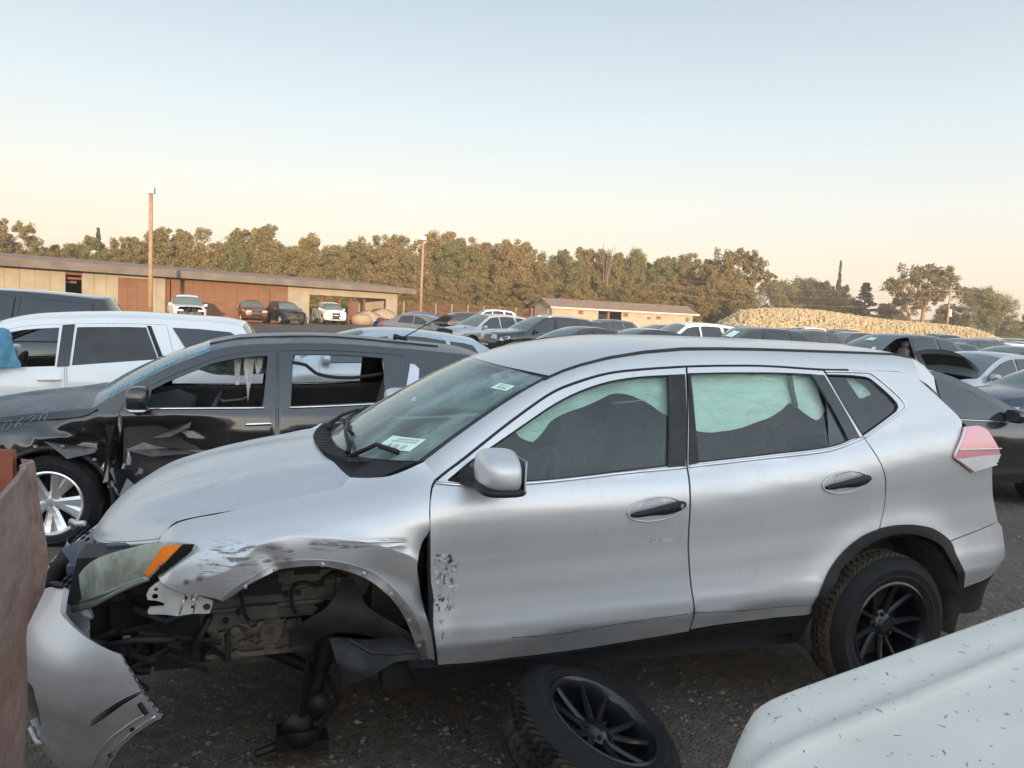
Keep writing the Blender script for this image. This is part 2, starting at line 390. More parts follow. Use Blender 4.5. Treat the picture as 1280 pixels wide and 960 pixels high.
# white bonnet with dry scraps of leaf and dirt specks
t = NT('dusty_white_paint'); v = t.voro(26, scale=(1, 1, 1)); n = t.noise(1, 3, .6, scale=(9, 9, 9)); n2 = t.noise(3, 5)
c = t.ramp(n2, [(.3, (.55, .525, .47)), (.7, (.63, .605, .55))])
sp = t.math('MULTIPLY', t.ramp(v, [(.05, 1), (.09, 0)]), t.ramp(n, [(.56, 0), (.62, 1)]))
t.set(Color=t.mix(t.math('MULTIPLY', sp, .75), c, (.16, .14, .11)), Roughness=.62, Coat_Weight=.08, Coat_Roughness=.4); M['white_dusty'] = t.m
# ---------------------------------------------------------------- curves and car surfaces
def itp(t, T):
    if t <= T[0][0]: return T[0][1]
    for (a, b), (c, d) in zip(T, T[1:]):
        if t <= c:
            return b + (d-b)*(t-a)/(c-a)
    return T[-1][1]
def spl(t, T):
    """monotone-ish cubic through table T"""
    n = len(T)
    if t <= T[0][0]: return T[0][1] + (t-T[0][0])*(T[1][1]-T[0][1])/(T[1][0]-T[0][0])
    if t >= T[-1][0]: return T[-1][1] + (t-T[-1][0])*(T[-1][1]-T[-2][1])/(T[-1][0]-T[-2][0])
    for i in range(n-1):
        if t <= T[i+1][0]: break
    x0, y0 = T[i]; x1, y1 = T[i+1]; h = x1-x0; u = (t-x0)/h; s = (y1-y0)/h
    def sl(k):
        if k <= 0: return (T[1][1]-T[0][1])/(T[1][0]-T[0][0])
        if k >= n-1: return (T[-1][1]-T[-2][1])/(T[-1][0]-T[-2][0])
        a = (T[k][1]-T[k-1][1])/(T[k][0]-T[k-1][0]); b = (T[k+1][1]-T[k][1])/(T[k+1][0]-T[k][0])
        return 0.0 if a*b <= 0 else 2*a*b/(a+b)
    m0, m1 = sl(i), sl(i+1)
    return (y0*(1+2*u)*(1-u)**2 + m0*h*u*(1-u)**2 + y1*u*u*(3-2*u) + m1*h*u*u*(u-1))
def sst(a, b, x):
    t = min(1, max(0, (x-a)/(b-a))); return t*t*(3-2*t)

# the silver crossover, in its own frame: x runs to the rear from the front axle, y to its right, z up
M_BELT = [(-.6,1.0),(.3,1.14),(.5,1.165),(1.6,1.213),(2.5,1.327),(2.9,1.40),(3.2,1.43),(3.7,1.43)]
M_LOW = [(-.4,-.13),(-.12,-.10),(0,-.060),(.06,-.036),(.115,-.012),(.135,-.005),(.19,-.005),(.27,-.014),(.38,-.021),(.5,-.021),(.62,-.013),(.74,-.002),(.80,0),(.86,-.006),(.93,-.024),(1.0,-.06)]
M_HOODCUT = [(-.60,.90),(-.48,.945),(-.42,1.0),(-.29,1.035),(-.16,1.06),(0,1.09),(.16,1.12),(.3,1.15),(.5,1.20)]
M_FEN = [(-.2,.55),(-.03,.675),(0,.72),(.02,.765),(.05,.822),(.1,.88),(.16,.908),(.25,.922),(.5,.917),(.75,.88)]
M_CREASE = []   # filled by the dent table below
def m_raw(X, Z):
    zb = spl(X, M_BELT); zs = .446 + .035*(X-.54)
    if Z <= zb: wb = .925 + spl((Z-zs)/(zb-zs), M_LOW)
    else:
        h = Z-zb; wb = .865 - .40*h - .26*h*h
    h = max(0, Z-zb)
    wb -= .09*max(0, (X-2.2)/1.4)**2 + .045*max(0, (X-3.42)/.2)**2 + .05*max(0, X-2.2)**2*min(h/.3, 1)
    rr = math.hypot(X-2.745, Z-.42)
    if Z < zb: wb += .022*math.exp(-((rr-.47)/.10)**2)*sst(1.6, 2.2, X)
    k = sst(.62, .30, X)
    if k > 0:
        wf = spl(spl(X, M_HOODCUT)-Z, M_FEN) - .11*max(0, (.1-X)/.6)**2
        rr = math.hypot(X-.1, Z-.40)
        wf += .012*math.exp(-((rr-.46)/.08)**2)
        wb = wb*(1-k) + wf*k
    return wb
DENT = [(-.35,.84),(-.24,.872),(-.125,.965),(.0,.992),(.19,.975),(.38,.92),(.47,.86)]   # crease over the front arch
def m_dent(X, Z):
    """how far the fender is pushed in"""
    if X > .60 or X < -.5: return 0
    k = sst(.56, .50, X)
    zc = spl(X, DENT)
    d = 0
    if Z < zc:
        e = zc-Z
        d = .40*e - .10*sst(.10, .22, e)*.4
        d = min(d, .075)
        # second fold running down from the apex
        ln = abs((X+.125) - (zc-Z)*.55)
        d += .018*math.exp(-(ln/.035)**2)*sst(0, .05, e)
    else:
        d -= .006*math.exp(-((Z-zc)/.02)**2)
    # buckled rear edge beside the door
    d += .05*math.exp(-((X-.50)/.045)**2)*sst(1.02, .93, Z)*sst(.62, .74, Z)
    d += .012*math.sin(X*23+Z*9)*math.exp(-((X-.36)/.14)**2)*math.exp(-((Z-.83)/.1)**2)
    return d*k*sst(-.47, -.33, X)
def S_main(X, Z): return (X, -m_raw(X, Z), Z)
def S_fender(X, Z): return (X, -(m_raw(X, Z)-m_dent(X, Z)), Z)
def S_frontdoor(X, Z):
    d = .012*math.exp(-((X-.53)/.05)**2)*math.exp(-((Z-.74)/.12)**2) + .006*math.exp(-((X-.62)/.05)**2-((Z-.56)/.05)**2)
    return (X, -(m_raw(X, Z)-d), Z)
def S_glass(X, Z): return (X, -(m_raw(X, Z)-.010), Z)
def S_trim(X, Z): return (X, -(m_raw(X, Z)+.004), Z)
H_G = [(0,0),(.03,.13),(.07,.26),(.13,.40),(.2,.51),(.3,.61),(.5,.77),(.75,.91),(1,1)]
def S_hood(s, k):
    """s from the nose to the cowl, k across (-1 .. 1); its edges lie along the cut lines of the wings"""
    a = min(1, abs(k)); Xe = -.483+.665*s+.065*sst(.8, 1, s); Ze = spl(Xe, M_HOODCUT)-.004; Ye = m_raw(Xe, Ze)-.004
    Ze -= .012*max(0, 1-s/.06)
    Xc = -.79+.92*s; Zc = .815+.353*spl(s, H_G)
    X = Xc+(Xe-Xc)*a**2.2; Z = Zc+(Ze-Zc)*a**2.1
    Z += .010*math.exp(-((a-.60)/.13)**2)*sst(0, .25, s)          # the pressed rib
    return (X, Ye*k, Z)
WS_E = [(0,.49,.72,1.225),(.25,.62,.70,1.318),(.5,.76,.665,1.405),(.75,.90,.635,1.487),(1,1.045,.60,1.556)]
def S_ws(s, k):
    """windscreen: s up the glass, k across (-1 near .. 1 far)"""
    X = itp(s, [(r[0], r[1]) for r in WS_E]); W = itp(s, [(r[0], r[2]) for r in WS_E]); Z = itp(s, [(r[0], r[3]) for r in WS_E])
    q = 1-abs(k)**2.2
    X -= (.30-.16*s)*q; Z += (-.055+.085*s)*q
    return (X, W*k, Z)
RF = [(.97,1.535),(1.045,1.556),(1.12,1.588),(1.33,1.650),(1.70,1.702),(2.12,1.712),(2.55,1.713),(2.95,1.711),(3.10,1.692),(3.25,1.655)]
def S_roof(X, k):
    Z = spl(X, RF); W = .60-.03*sst(2.3, 3.1, X)
    q = 1-abs(k)**2.4
    return (X - .16*q*sst(1.6, .95, X), W*k, Z + q*(.030-.012*sst(1.5, 1.0, X)))
HL_Y = [(-.86,.45),(-.80,.565),(-.72,.66),(-.6,.745),(-.48,.80),(-.34,.842)]
def S_head(X, Z):
    w = spl(X, HL_Y); top = .965
    return (X, -(w - .9*max(0, Z-(top-.16))**2 - .25*max(0, .80-Z)**2), Z)
# the torn front bumper: a = metres along its plan curve from the wheel-arch edge towards the nose
BP = [(0,-.44,-.955),(.16,-.595,-.935),(.3,-.73,-.88),(.42,-.825,-.80),(.55,-.895,-.69),(.75,-.955,-.50),(1.0,-.985,-.25),(1.4,-1.0,.15),(1.9,-.93,.62)]
def S_bump(a, Z):
    X = spl(a, [(r[0], r[1]) for r in BP]); Y = spl(a, [(r[0], r[2]) for r in BP])
    # vertical section: bulges at z .50, leans in to the top, tucks below
    e = spl(Z, [(.1,-.09),(.22,-.03),(.35,0),(.47,.018),(.56,.012),(.62,-.006),(.70,-.05),(.80,-.10),(.9,-.16)])
    dX = spl(a+.02, [(r[0], r[1]) for r in BP])-X; dY = spl(a+.02, [(r[0], r[2]) for r in BP])-Y
    l = math.hypot(dX, dY); nx, ny = dY/l, -dX/l
    if ny > 0 and a < .5: nx, ny = -nx, -ny
    if nx > 0 and a >= .5: nx, ny = -nx, -ny
    return (X+nx*e, Y+ny*e, Z)
# outlines of the silver crossover's panels in metres, in each panel's own surface coordinates
PAN = {
  'front_door': [[[0.545,0.445],[0.514,0.586],[0.502,0.708],[0.486,0.886],[0.478,1.041],[0.483,1.111],[0.495,1.147],[0.513,1.173]],[[0.513,1.173],[0.567,1.215],[0.69,1.297],[0.832,1.39],[1.014,1.495],[1.145,1.543],[1.294,1.582],[1.452,1.602],[1.682,1.621]],[[1.682,1.621],[1.594,1.214],[1.591,0.996],[1.629,0.71],[1.671,0.476]],[[1.671,0.476],[1.435,0.46],[1.138,0.441],[0.855,0.437],[0.685,0.435],[0.545,0.445]]],
  'front_window': [[[0.555,1.177],[0.647,1.244],[0.758,1.308],[0.904,1.392],[1.024,1.458],[1.146,1.51],[1.287,1.551],[1.445,1.575],[1.669,1.59]],[[1.669,1.59],[1.591,1.222]],[[1.591,1.222],[1.504,1.217],[1.301,1.201],[1.083,1.182],[0.869,1.17],[0.641,1.168],[0.555,1.177]]],
  'front_glass': [[[0.643,1.24],[0.761,1.306],[0.908,1.391],[1.027,1.456],[1.15,1.508],[1.292,1.55],[1.45,1.574],[1.591,1.586]],[[1.591,1.586],[1.51,1.213]],[[1.51,1.213],[1.306,1.197],[1.086,1.179],[0.872,1.167],[0.637,1.165]]],
  'front_sail': [[[0.551,1.17],[0.649,1.242]],[[0.649,1.242],[0.655,1.162]],[[0.655,1.162],[0.551,1.17]]],
  'front_bpillar': [[[1.585,1.589],[1.67,1.594]],[[1.67,1.594],[1.59,1.215]],[[1.59,1.215],[1.503,1.21]],[[1.503,1.21],[1.585,1.589]]],
  'rear_door': [[[1.692,1.622],[1.899,1.631],[2.107,1.635],[2.4,1.627]],[[2.4,1.627],[2.453,1.508],[2.531,1.334]],[[2.531,1.334],[2.558,1.275],[2.6,1.206],[2.633,1.122],[2.649,1.013],[2.62,0.908]],[[2.62,0.908],[2.525,0.879],[2.42,0.811],[2.33,0.709],[2.279,0.59],[2.301,0.514]],[[2.301,0.514],[2.079,0.502],[1.824,0.497],[1.677,0.487]],[[1.677,0.487],[1.637,0.71],[1.599,0.996],[1.603,1.214],[1.692,1.622]]],
  'rear_window': [[[1.688,1.595],[1.932,1.605],[2.182,1.61],[2.357,1.607]],[[2.357,1.607],[2.421,1.479],[2.496,1.336]],[[2.496,1.336],[2.332,1.293],[2.008,1.26],[1.652,1.23],[1.609,1.225]],[[1.609,1.225],[1.688,1.595]]],
  'rear_glass': [[[1.704,1.594],[1.938,1.604],[2.189,1.609],[2.338,1.606]],[[2.338,1.606],[2.347,1.456],[2.338,1.289]],[[2.338,1.289],[2.014,1.257],[1.662,1.226]],[[1.662,1.226],[1.68,1.417],[1.704,1.594]]],
  'rear_bpillar': [[[1.688,1.595],[1.698,1.596]],[[1.698,1.596],[1.674,1.419],[1.655,1.227]],[[1.655,1.227],[1.608,1.221]],[[1.608,1.221],[1.688,1.595]]],
  'c_trim': [[[2.328,1.608],[2.395,1.609]],[[2.395,1.609],[2.444,1.491],[2.51,1.334]],[[2.51,1.334],[2.444,1.322]],[[2.444,1.322],[2.373,1.507],[2.328,1.608]]],
  'c_glass': [[[2.385,1.513],[2.456,1.32]],[[2.456,1.32],[2.339,1.291]],[[2.339,1.291],[2.385,1.513]]],
  'quarter_window': [[[2.412,1.609],[2.534,1.609],[2.635,1.603],[2.659,1.595]],[[2.659,1.595],[2.719,1.545],[2.77,1.491],[2.774,1.471],[2.755,1.451]],[[2.755,1.451],[2.644,1.396],[2.531,1.341]],[[2.531,1.341],[2.467,1.469],[2.412,1.609]]],
  'quarter_glass': [[[2.524,1.595],[2.652,1.59],[2.675,1.576]],[[2.675,1.576],[2.751,1.504],[2.75,1.475],[2.728,1.453]],[[2.728,1.453],[2.643,1.407],[2.615,1.405],[2.605,1.416]],[[2.605,1.416],[2.564,1.516],[2.524,1.595]]],
  'quarter_panel': [[[2.411,1.632],[2.544,1.634],[2.67,1.633],[2.782,1.634],[2.911,1.628]],[[2.911,1.628],[2.96,1.6]],[[2.96,1.6],[3.04,1.526],[3.138,1.432],[3.152,1.404],[3.138,1.381]],[[3.138,1.381],[3.05,1.254],[3.053,1.232],[3.202,1.156]],[[3.202,1.156],[3.358,1.181]],[[3.358,1.181],[3.415,1.022],[3.485,0.886]],[[3.485,0.886],[3.281,0.843],[3.105,0.818]],[[3.105,0.818],[3.035,0.861],[2.981,0.885],[2.863,0.913],[2.753,0.921],[2.665,0.917],[2.627,0.91]],[[2.627,0.91],[2.655,1.013],[2.641,1.122],[2.607,1.206],[2.564,1.278],[2.537,1.332]],[[2.537,1.332],[2.462,1.508],[2.411,1.632]]],
  'rear_bumper': [[[3.107,0.812],[3.281,0.837],[3.49,0.881]],[[3.49,0.881],[3.539,0.849],[3.601,0.705],[3.648,0.589]],[[3.648,0.589],[3.478,0.561],[3.311,0.535]],[[3.311,0.535],[3.153,0.722],[3.107,0.812]]],
  'rear_bumper_low': [[[3.321,0.528],[3.484,0.554],[3.606,0.596]],[[3.606,0.596],[3.606,0.547],[3.643,0.361],[3.292,0.38]],[[3.292,0.38],[3.331,0.449],[3.321,0.528]]],
  'rear_arch': [[[2.295,0.514],[2.275,0.592],[2.327,0.711],[2.417,0.813],[2.521,0.88],[2.614,0.909],[2.66,0.918],[2.749,0.923],[2.859,0.915],[2.976,0.887],[3.096,0.818],[3.148,0.728],[3.301,0.538],[3.339,0.449],[3.309,0.381]],[[3.309,0.381],[3.283,0.386]],[[3.283,0.386],[3.295,0.467],[3.213,0.573],[3.106,0.705],[3.027,0.802],[2.893,0.86],[2.752,0.881],[2.593,0.856],[2.475,0.793],[2.365,0.697],[2.323,0.558],[2.375,0.464]],[[2.375,0.464],[2.295,0.514]]],
  'sill': [[[0.429,0.454],[0.547,0.437],[0.687,0.426],[0.857,0.427],[1.141,0.431],[1.438,0.45],[1.675,0.469],[2.084,0.492],[2.305,0.503]],[[2.305,0.503],[2.333,0.411]],[[2.333,0.411],[2.118,0.41],[1.693,0.409],[1.118,0.371],[0.735,0.327],[0.535,0.31],[0.479,0.338]],[[0.479,0.338],[0.429,0.454]]],
  'tail_lamp': [[[3.143,1.379],[3.252,1.381],[3.304,1.362]],[[3.304,1.362],[3.376,1.274],[3.393,1.241],[3.36,1.185]],[[3.36,1.185],[3.202,1.158]],[[3.202,1.158],[3.057,1.234]],[[3.057,1.234],[3.054,1.254],[3.143,1.379]]],
  'fender': [[[-0.48,0.928],[-0.46,0.956],[-0.421,0.991],[-0.36,1.013],[-0.293,1.028],[-0.164,1.058],[0.002,1.091],[0.105,1.113],[0.161,1.123]],[[0.161,1.123],[0.188,1.141],[0.204,1.156]],[[0.204,1.156],[0.273,1.157],[0.345,1.166],[0.41,1.192],[0.481,1.233]],[[0.481,1.233],[0.516,1.187]],[[0.516,1.187],[0.498,1.166],[0.484,1.136],[0.474,1.07],[0.475,0.991],[0.45,0.951],[0.436,0.866],[0.465,0.744],[0.484,0.662],[0.517,0.56],[0.546,0.439]],[[0.546,0.439],[0.489,0.404]],[[0.489,0.404],[0.464,0.501],[0.431,0.593],[0.375,0.7],[0.304,0.777],[0.227,0.833],[0.135,0.87],[0.047,0.882],[-0.049,0.869],[-0.149,0.827],[-0.259,0.762]],[[-0.259,0.762],[-0.285,0.771],[-0.391,0.797],[-0.459,0.83],[-0.468,0.843]],[[-0.468,0.843],[-0.402,0.895],[-0.346,0.949]],[[-0.346,0.949],[-0.363,0.954],[-0.48,0.928]]],
  'fender_lip': [[[-0.259,0.762],[-0.208,0.814],[-0.109,0.87],[-0.041,0.9],[0.08,0.904],[0.186,0.884],[0.293,0.828],[0.38,0.746],[0.446,0.651],[0.494,0.535],[0.526,0.422]],[[0.526,0.422],[0.488,0.408]],[[0.488,0.408],[0.464,0.501],[0.431,0.593],[0.375,0.7],[0.304,0.777],[0.227,0.833],[0.135,0.87],[0.047,0.882],[-0.049,0.869],[-0.149,0.827],[-0.248,0.759]],[[-0.248,0.759],[-0.259,0.762]]],
  'headlamp': [[[-0.79,0.705],[-0.771,0.762],[-0.717,0.849],[-0.651,0.9],[-0.541,0.944],[-0.454,0.964],[-0.347,0.961]],[[-0.347,0.961],[-0.354,0.94],[-0.401,0.897],[-0.448,0.86],[-0.496,0.837]],[[-0.496,0.837],[-0.55,0.81],[-0.621,0.766],[-0.693,0.713],[-0.763,0.664]],[[-0.763,0.664],[-0.787,0.675],[-0.79,0.705]]],
  'head_amber': [[[-0.45,0.95],[-0.387,0.957]],[[-0.387,0.957],[-0.496,0.846]],[[-0.496,0.846],[-0.509,0.853]],[[-0.509,0.853],[-0.45,0.95]]],
  'head_black': [[[-0.384,0.96],[-0.347,0.961]],[[-0.347,0.961],[-0.354,0.94],[-0.401,0.897],[-0.448,0.86],[-0.491,0.84]],[[-0.491,0.84],[-0.384,0.96]]],
  'bumper': [[[0.472,0.788],[0.422,0.724]],[[0.422,0.724],[0.31,0.689],[0.22,0.657],[0.133,0.629]],[[0.133,0.629],[0.088,0.562],[0.036,0.47],[-0.007,0.41]],[[-0.007,0.41],[0.051,0.373],[0.118,0.314],[0.179,0.222]],[[0.179,0.222],[0.241,0.101]]],
  'bump_slot': [[[0.478,0.486],[0.438,0.472],[0.424,0.377],[0.47,0.246],[0.51,0.262],[0.547,0.309],[0.519,0.401],[0.478,0.486]]],
  'hood_cut': [[[-0.483,0.928],[-0.424,0.992],[-0.293,1.029],[-0.164,1.059],[0.002,1.092],[0.159,1.124]]],
  'drip': [[[0.513,1.176],[0.568,1.218],[0.69,1.301],[0.833,1.395],[1.015,1.501],[1.146,1.55],[1.295,1.588],[1.453,1.608],[1.683,1.626],[1.9,1.636],[2.108,1.64],[2.402,1.633],[2.545,1.635],[2.67,1.634],[2.782,1.636],[2.912,1.629],[2.961,1.602]]],
  'handles': [[[1.31,1.049],[1.557,1.054],[1.435,1.051]],[[2.282,1.13],[2.524,1.149],[2.399,1.138]]],
  'molding': [[[0.51,1.166],[0.646,1.16],[0.874,1.163],[1.081,1.175],[1.299,1.192],[1.591,1.21]],[[1.607,1.212],[2.003,1.246],[2.322,1.278],[2.531,1.332]]],
  'qmold': [[[2.408,1.624],[2.541,1.625],[2.668,1.623],[2.7,1.603],[2.768,1.545],[2.825,1.484],[2.812,1.462],[2.54,1.332]]],
  'bcrease': [[[0.826,0.552],[1.034,0.546],[1.318,0.568],[1.622,0.583]],[[1.641,0.586],[1.915,0.57],[2.253,0.568]]],
  'scratch': [[[0.483,0.918],[0.586,0.879],[0.595,0.686],[0.502,0.604],[0.505,0.901]],[[0.599,0.91],[0.82,0.765]],[[1.41,0.909],[1.515,0.917]]],
}
# ---------------------------------------------------------------- ground
t = NT('gravel_dirt'); n = t.noise(.35, 6, .6); n2 = t.noise(14, 8, .7); v = t.voro(46); n3 = t.noise(2.6, 6, .65)
c = t.ramp(n2, [(.3, (.075, .056, .043)), (.55, (.14, .109, .086)), (.75, (.215, .178, .148))])
c = t.mix(t.math('MULTIPLY', t.ramp(v, [(.0, 1), (.28, 0)]), .35), c, (.27, .25, .225)); c = t.mix(t.math('MULTIPLY', t.ramp(n, [(.4, 0), (.65, 1)]), .6), c, (.15, .132, .118)); c = t.mix(t.math('MULTIPLY', t.ramp(n3, [(.5, 0), (.75, 1)]), .5), c, (.07, .058, .047))
t.set(Color=c, Roughness=.95, Specular_IOR_Level=.2); h = t.math('ADD', t.math('MULTIPLY', n2, .7), t.math('MULTIPLY', t.ramp(v, [(0, 1), (.4, 0)]), .5)); t.bump(h, 1.0, .03); M['dirt'] = t.m
def gz(x, y):
    d = math.hypot(x, y)
    return -.07+.035*noise.noise(Vector((x*.35, y*.35, 0)))*min(1, 12/max(d, 1))+.012*noise.noise(Vector((x*1.6, y*1.6, 3)))*min(1, 8/max(d, 1))
def axis(f, n0, far): 
    a = list(np.arange(-f, f+.001, n0)); s = n0; x = f
    while x < far: s *= 1.35; x += s; a.append(x); a.insert(0, -x)
    return a
XS = axis(9, .2, 900); YS = axis(9, .2, 900); P = [(x, y+4, gz(x, y+4)) for x in XS for y in YS]
mb = MB(); mb.grid(P, len(XS), len(YS)); tag(mb.obj('ground', M['dirt'], None, True), kind='structure')
random.seed(11); V = []; F = []
base = [(1, 0, 0), (-1, 0, 0), (0, 1, 0), (0, -1, 0), (0, 0, 1), (0, 0, -1)]; bf = [(0, 2, 4), (2, 1, 4), (1, 3, 4), (3, 0, 4), (2, 0, 5), (1, 2, 5), (3, 1, 5), (0, 3, 5)]
for i in range(24000):
    y = random.uniform(.9, 11)**1.0; x = random.uniform(-.75, .78)*y*1.0; r = random.choice((.003, .004, .005, .006, .008, .012))*random.uniform(.7, 1.4); z = gz(x, y); a = random.uniform(0, 6.3); n0 = len(V)
    for b in base:
        k = r*random.uniform(.7, 1.3); X, Y, Z = b[0]*k*1.3, b[1]*k, b[2]*k*.7; V.append((x+X*math.cos(a)-Y*math.sin(a), y+X*math.sin(a)+Y*math.cos(a), z+Z))
    F += [tuple(n0+i for i in f) for f in bf]
t = NT('pebble'); t.set(Color=t.ramp(t.noise(5, 3), [(.3, (.09, .072, .058)), (.6, (.20, .17, .145)), (.8, (.34, .31, .28))]), Roughness=.9); tag(mesh('gravel', V, F, t.m, None, False), kind='stuff')

# scraps of trim and broken plastic trodden into the dirt
V = []; F = []
for i in range(260):
    y = random.uniform(1.2, 7); x = random.uniform(-.75, .78)*y; r = random.uniform(.006, .022); a = random.uniform(0, 6.3); z = gz(x, y)+.006; n0 = len(V); asp = random.uniform(.15, .7); ti = random.uniform(-.4, .4)
    for u, v_ in ((-1, -1), (1, -.6), (.8, 1), (-.7, .7)): V.append((x+r*(u*math.cos(a)-v_*asp*math.sin(a)), y+r*(u*math.sin(a)+v_*asp*math.cos(a)), z+r*ti*u))
    V += [(p[0], p[1], p[2]-.005) for p in V[n0:n0+4]]; F += [tuple(n0+k for k in f) for f in ((0, 1, 2, 3), (0, 4, 5, 1), (1, 5, 6, 2), (2, 6, 7, 3), (3, 7, 4, 0))]
t = NT('broken_plastic_scrap'); t.set(Color=t.ramp(t.noise(3, 2), [(.42, (.012, .012, .013)), (.58, (.20, .18, .16)), (.66, (.45, .44, .42))]), Roughness=.6); tag(mesh('debris', V, F, t.m, None, False), kind='stuff')
def wx(u, y, v=None):
    v = 355+.05*u if v is None else v
    d = f_+r2*((u-640)/961)+u2*((480-v)/961); return d.x/d.y*y
# ---------------------------------------------------------------- long shed
M['fascia'] = plain('weathered_fascia', (.15, .125, .105), .85, var=.25, sc_=.8)
M['cream'] = plain('cream_board', (.30, .26, .195), .85, var=.14, sc_=.9)
t = NT('orange_brown_plywood'); c = t.ramp(t.noise(1, 6, .65, scale=(.7, .7, 5)), [(.3, (.15, .075, .042)), (.7, (.215, .112, .064))]); t.set(Color=c, Roughness=.85); M['ply'] = t.m
M['timber'] = plain('red_brown_timber', (.17, .075, .045), .85, var=.25)
M['roofing'] = plain('brown_shingle_roofing', (.19, .13, .095), .9, var=.3, sc_=2)
M['pole'] = plain('weathered_pole_wood', (.26, .17, .105), .9, var=.2, sc_=4)
def isect(u, A, B):
    """where the sight column u meets the ground line A-B"""
    k = wx(u, 1.0); d = (B[0]-A[0], B[1]-A[1]); tt = (k*A[1]-A[0])/(d[0]-k*d[1]); return tt
A = Vector((wx(-90, 40), 40, 0)); B = Vector((wx(497, 72), 72, 0)); D = (B-A); LN = D.length; D.normalize(); NB = Vector((-D.y, D.x, 0))
shed = empty('long_shed', (A.x, A.y, -.1), math.atan2(D.y, D.x), 'long low shed with cream boards, brown plywood panels and a flat grey fascia', 'shed')
su = lambda u: isect(u, A, B)*LN
def wallpanel(name, u0, u1, z0, z1, mat, y=0, th=.10, par=shed, gap=.012):
    s0, s1 = su(u0)+gap, su(u1)-gap; mb = MB(); mb.box(((s0+s1)/2, y+th/2, (z0+z1)/2), (s1-s0, th, z1-z0)); return mb.obj(name, mat, par)
def panels(u0, u1, z0, z1, mat, n, name='wall_board', y=0):
    for i in range(n): wallpanel(name, u0+(u1-u0)*i/n, u0+(u1-u0)*(i+1)/n, z0, z1, mat, y+.012*(i % 2))
panels(-90, 82, 0, 3.0, M['cream'], 9); panels(103, 148, 0, 3.0, M['cream'], 3); panels(185, 207, 0, 3.0, M['cream'], 2)
panels(148, 185, 0, 2.72, M['ply'], 3, 'plywood_panel', .03); wallpanel('lintel', 148, 185, 2.73, 3.0, M['cream'])
panels(215, 337, 0, 3.0, M['ply'], 9, 'plywood_panel', .04); panels(338, 360, 0, 3.0, M['ply'], 2, 'plywood_panel', .02); wallpanel('post', 207, 215, 0, 3.0, M['timber'], .2, .15)
panels(360, 387, 0, 3.0, M['cream'], 2); wallpanel('lintel', 387, 483, 2.35, 3.0, M['cream']); wallpanel('wall_board', 483, 497, 0, 3.0, M['cream']); wallpanel('lintel', 82, 103, 2.7, 3.0, M['timber'])
for u in (392, 410, 432, 447, 463): wallpanel('post', u, u+2.4, 0, 2.35, M['timber'], .8)
wallpanel('wall_board', 447, 459, 0, 2.0, M['ply'], 1.0)
for u0, u1, z in ((82, 103, 2.2), (82, 103, 1.5)): wallpanel('rail', u0, u1, z, z+.14, M['timber'], .6)
mb = MB(); mb.box((su(100), .3, 2.5), (3, .1, .14), 0, Matrix.Rotation(0, 4, 'Y')); mb.obj('brace', M['timber'], shed)
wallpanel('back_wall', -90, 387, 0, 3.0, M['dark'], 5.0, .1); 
mb = MB(); mb.box((su(497)-.05, 2.5, 1.5), (.1, 5.0, 3.0)); mb.obj('end_wall', M['cream'], shed)
L1, R1 = su(-90)-.5, su(497)+1.6
mb = MB(); mb.box(((L1+R1)/2, -.9, 3.17), (R1-L1, .06, .46)); mb.obj('fascia', M['fascia'], shed)
mb = MB(); V = [(L1, -.9, 3.42), (R1, -.9, 3.42), (R1, 6, 3.9), (L1, 6, 3.9), (L1, -.9, 3.30), (R1, -.9, 3.30), (R1, 6, 3.78), (L1, 6, 3.78)]; mb.add(V, [(0, 1, 2, 3), (7, 6, 5, 4), (0, 4, 5, 1), (1, 5, 6, 2), (2, 6, 7, 3), (3, 7, 4, 0)]); mb.obj('roof', M['roofing'], shed)
# ---------------------------------------------------------------- small shed among the trees
A2 = Vector((wx(690, 112), 112, 0)); B2 = Vector((wx(866, 122), 122, 0)); D2 = B2-A2; L2 = D2.length
sh2 = empty('small_shed', (A2.x, A2.y, -.1), math.atan2(D2.y, D2.x), 'small cream shed with a brown pitched roof and a dark open doorway', 'shed')
u2s = lambda u: isect(u, A2, B2)*L2
def w2(name, u0, u1, z0, z1, mat, y=0, th=.12):
    s0, s1 = u2s(u0), u2s(u1); mb = MB(); mb.box(((s0+s1)/2, y+th/2, (z0+z1)/2), (s1-s0-.02, th, z1-z0)); return mb.obj(name, mat, sh2)
for u0, u1 in ((690, 709), (709, 729), (729, 748), (777, 796), (796, 815), (815, 833), (833, 850), (850, 866)): w2('wall_board', u0, u1, 0, 2.75, M['cream'])
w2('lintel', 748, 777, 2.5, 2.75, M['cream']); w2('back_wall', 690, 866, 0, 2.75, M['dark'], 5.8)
w2('opening_post', 761, 764, 0, 2.5, M['timber'], .4)
for u0, u1, z0, z1 in ((779, 785, 1.75, 2.35), (723, 729, 1.8, 2.35), (809, 813, 1.55, 1.95), (820, 826, 1.6, 2.1), (857, 861, 1.5, 2.1)):
    o = w2('window', u0, u1, z0, z1, M['timber'], -.05, .1)
for s0 in (0, L2):
    mb = MB(); mb.add([(s0, 0, 0), (s0, 5.9, 0), (s0, 5.9, 2.75), (s0, 2.95, 3.75), (s0, 0, 2.75)], [(0, 1, 2, 3, 4)]); mb.obj('gable', M['cream'], sh2)
for y0, y1 in ((-.5, 2.95), (6.4, 2.95)):
    mb = MB(); zz = 2.58; V = [(-.5, y0, zz), (L2+.9, y0, zz), (L2+.9, y1, 3.85), (-.5, y1, 3.85)]; mb.add(V+[(a, b, c+.12) for a, b, c in V], [(3, 2, 1, 0), (4, 5, 6, 7), (0, 1, 5, 4), (1, 2, 6, 5), (2, 3, 7, 6), (3, 0, 4, 7)]); mb.obj('roof', M['roofing'], sh2)
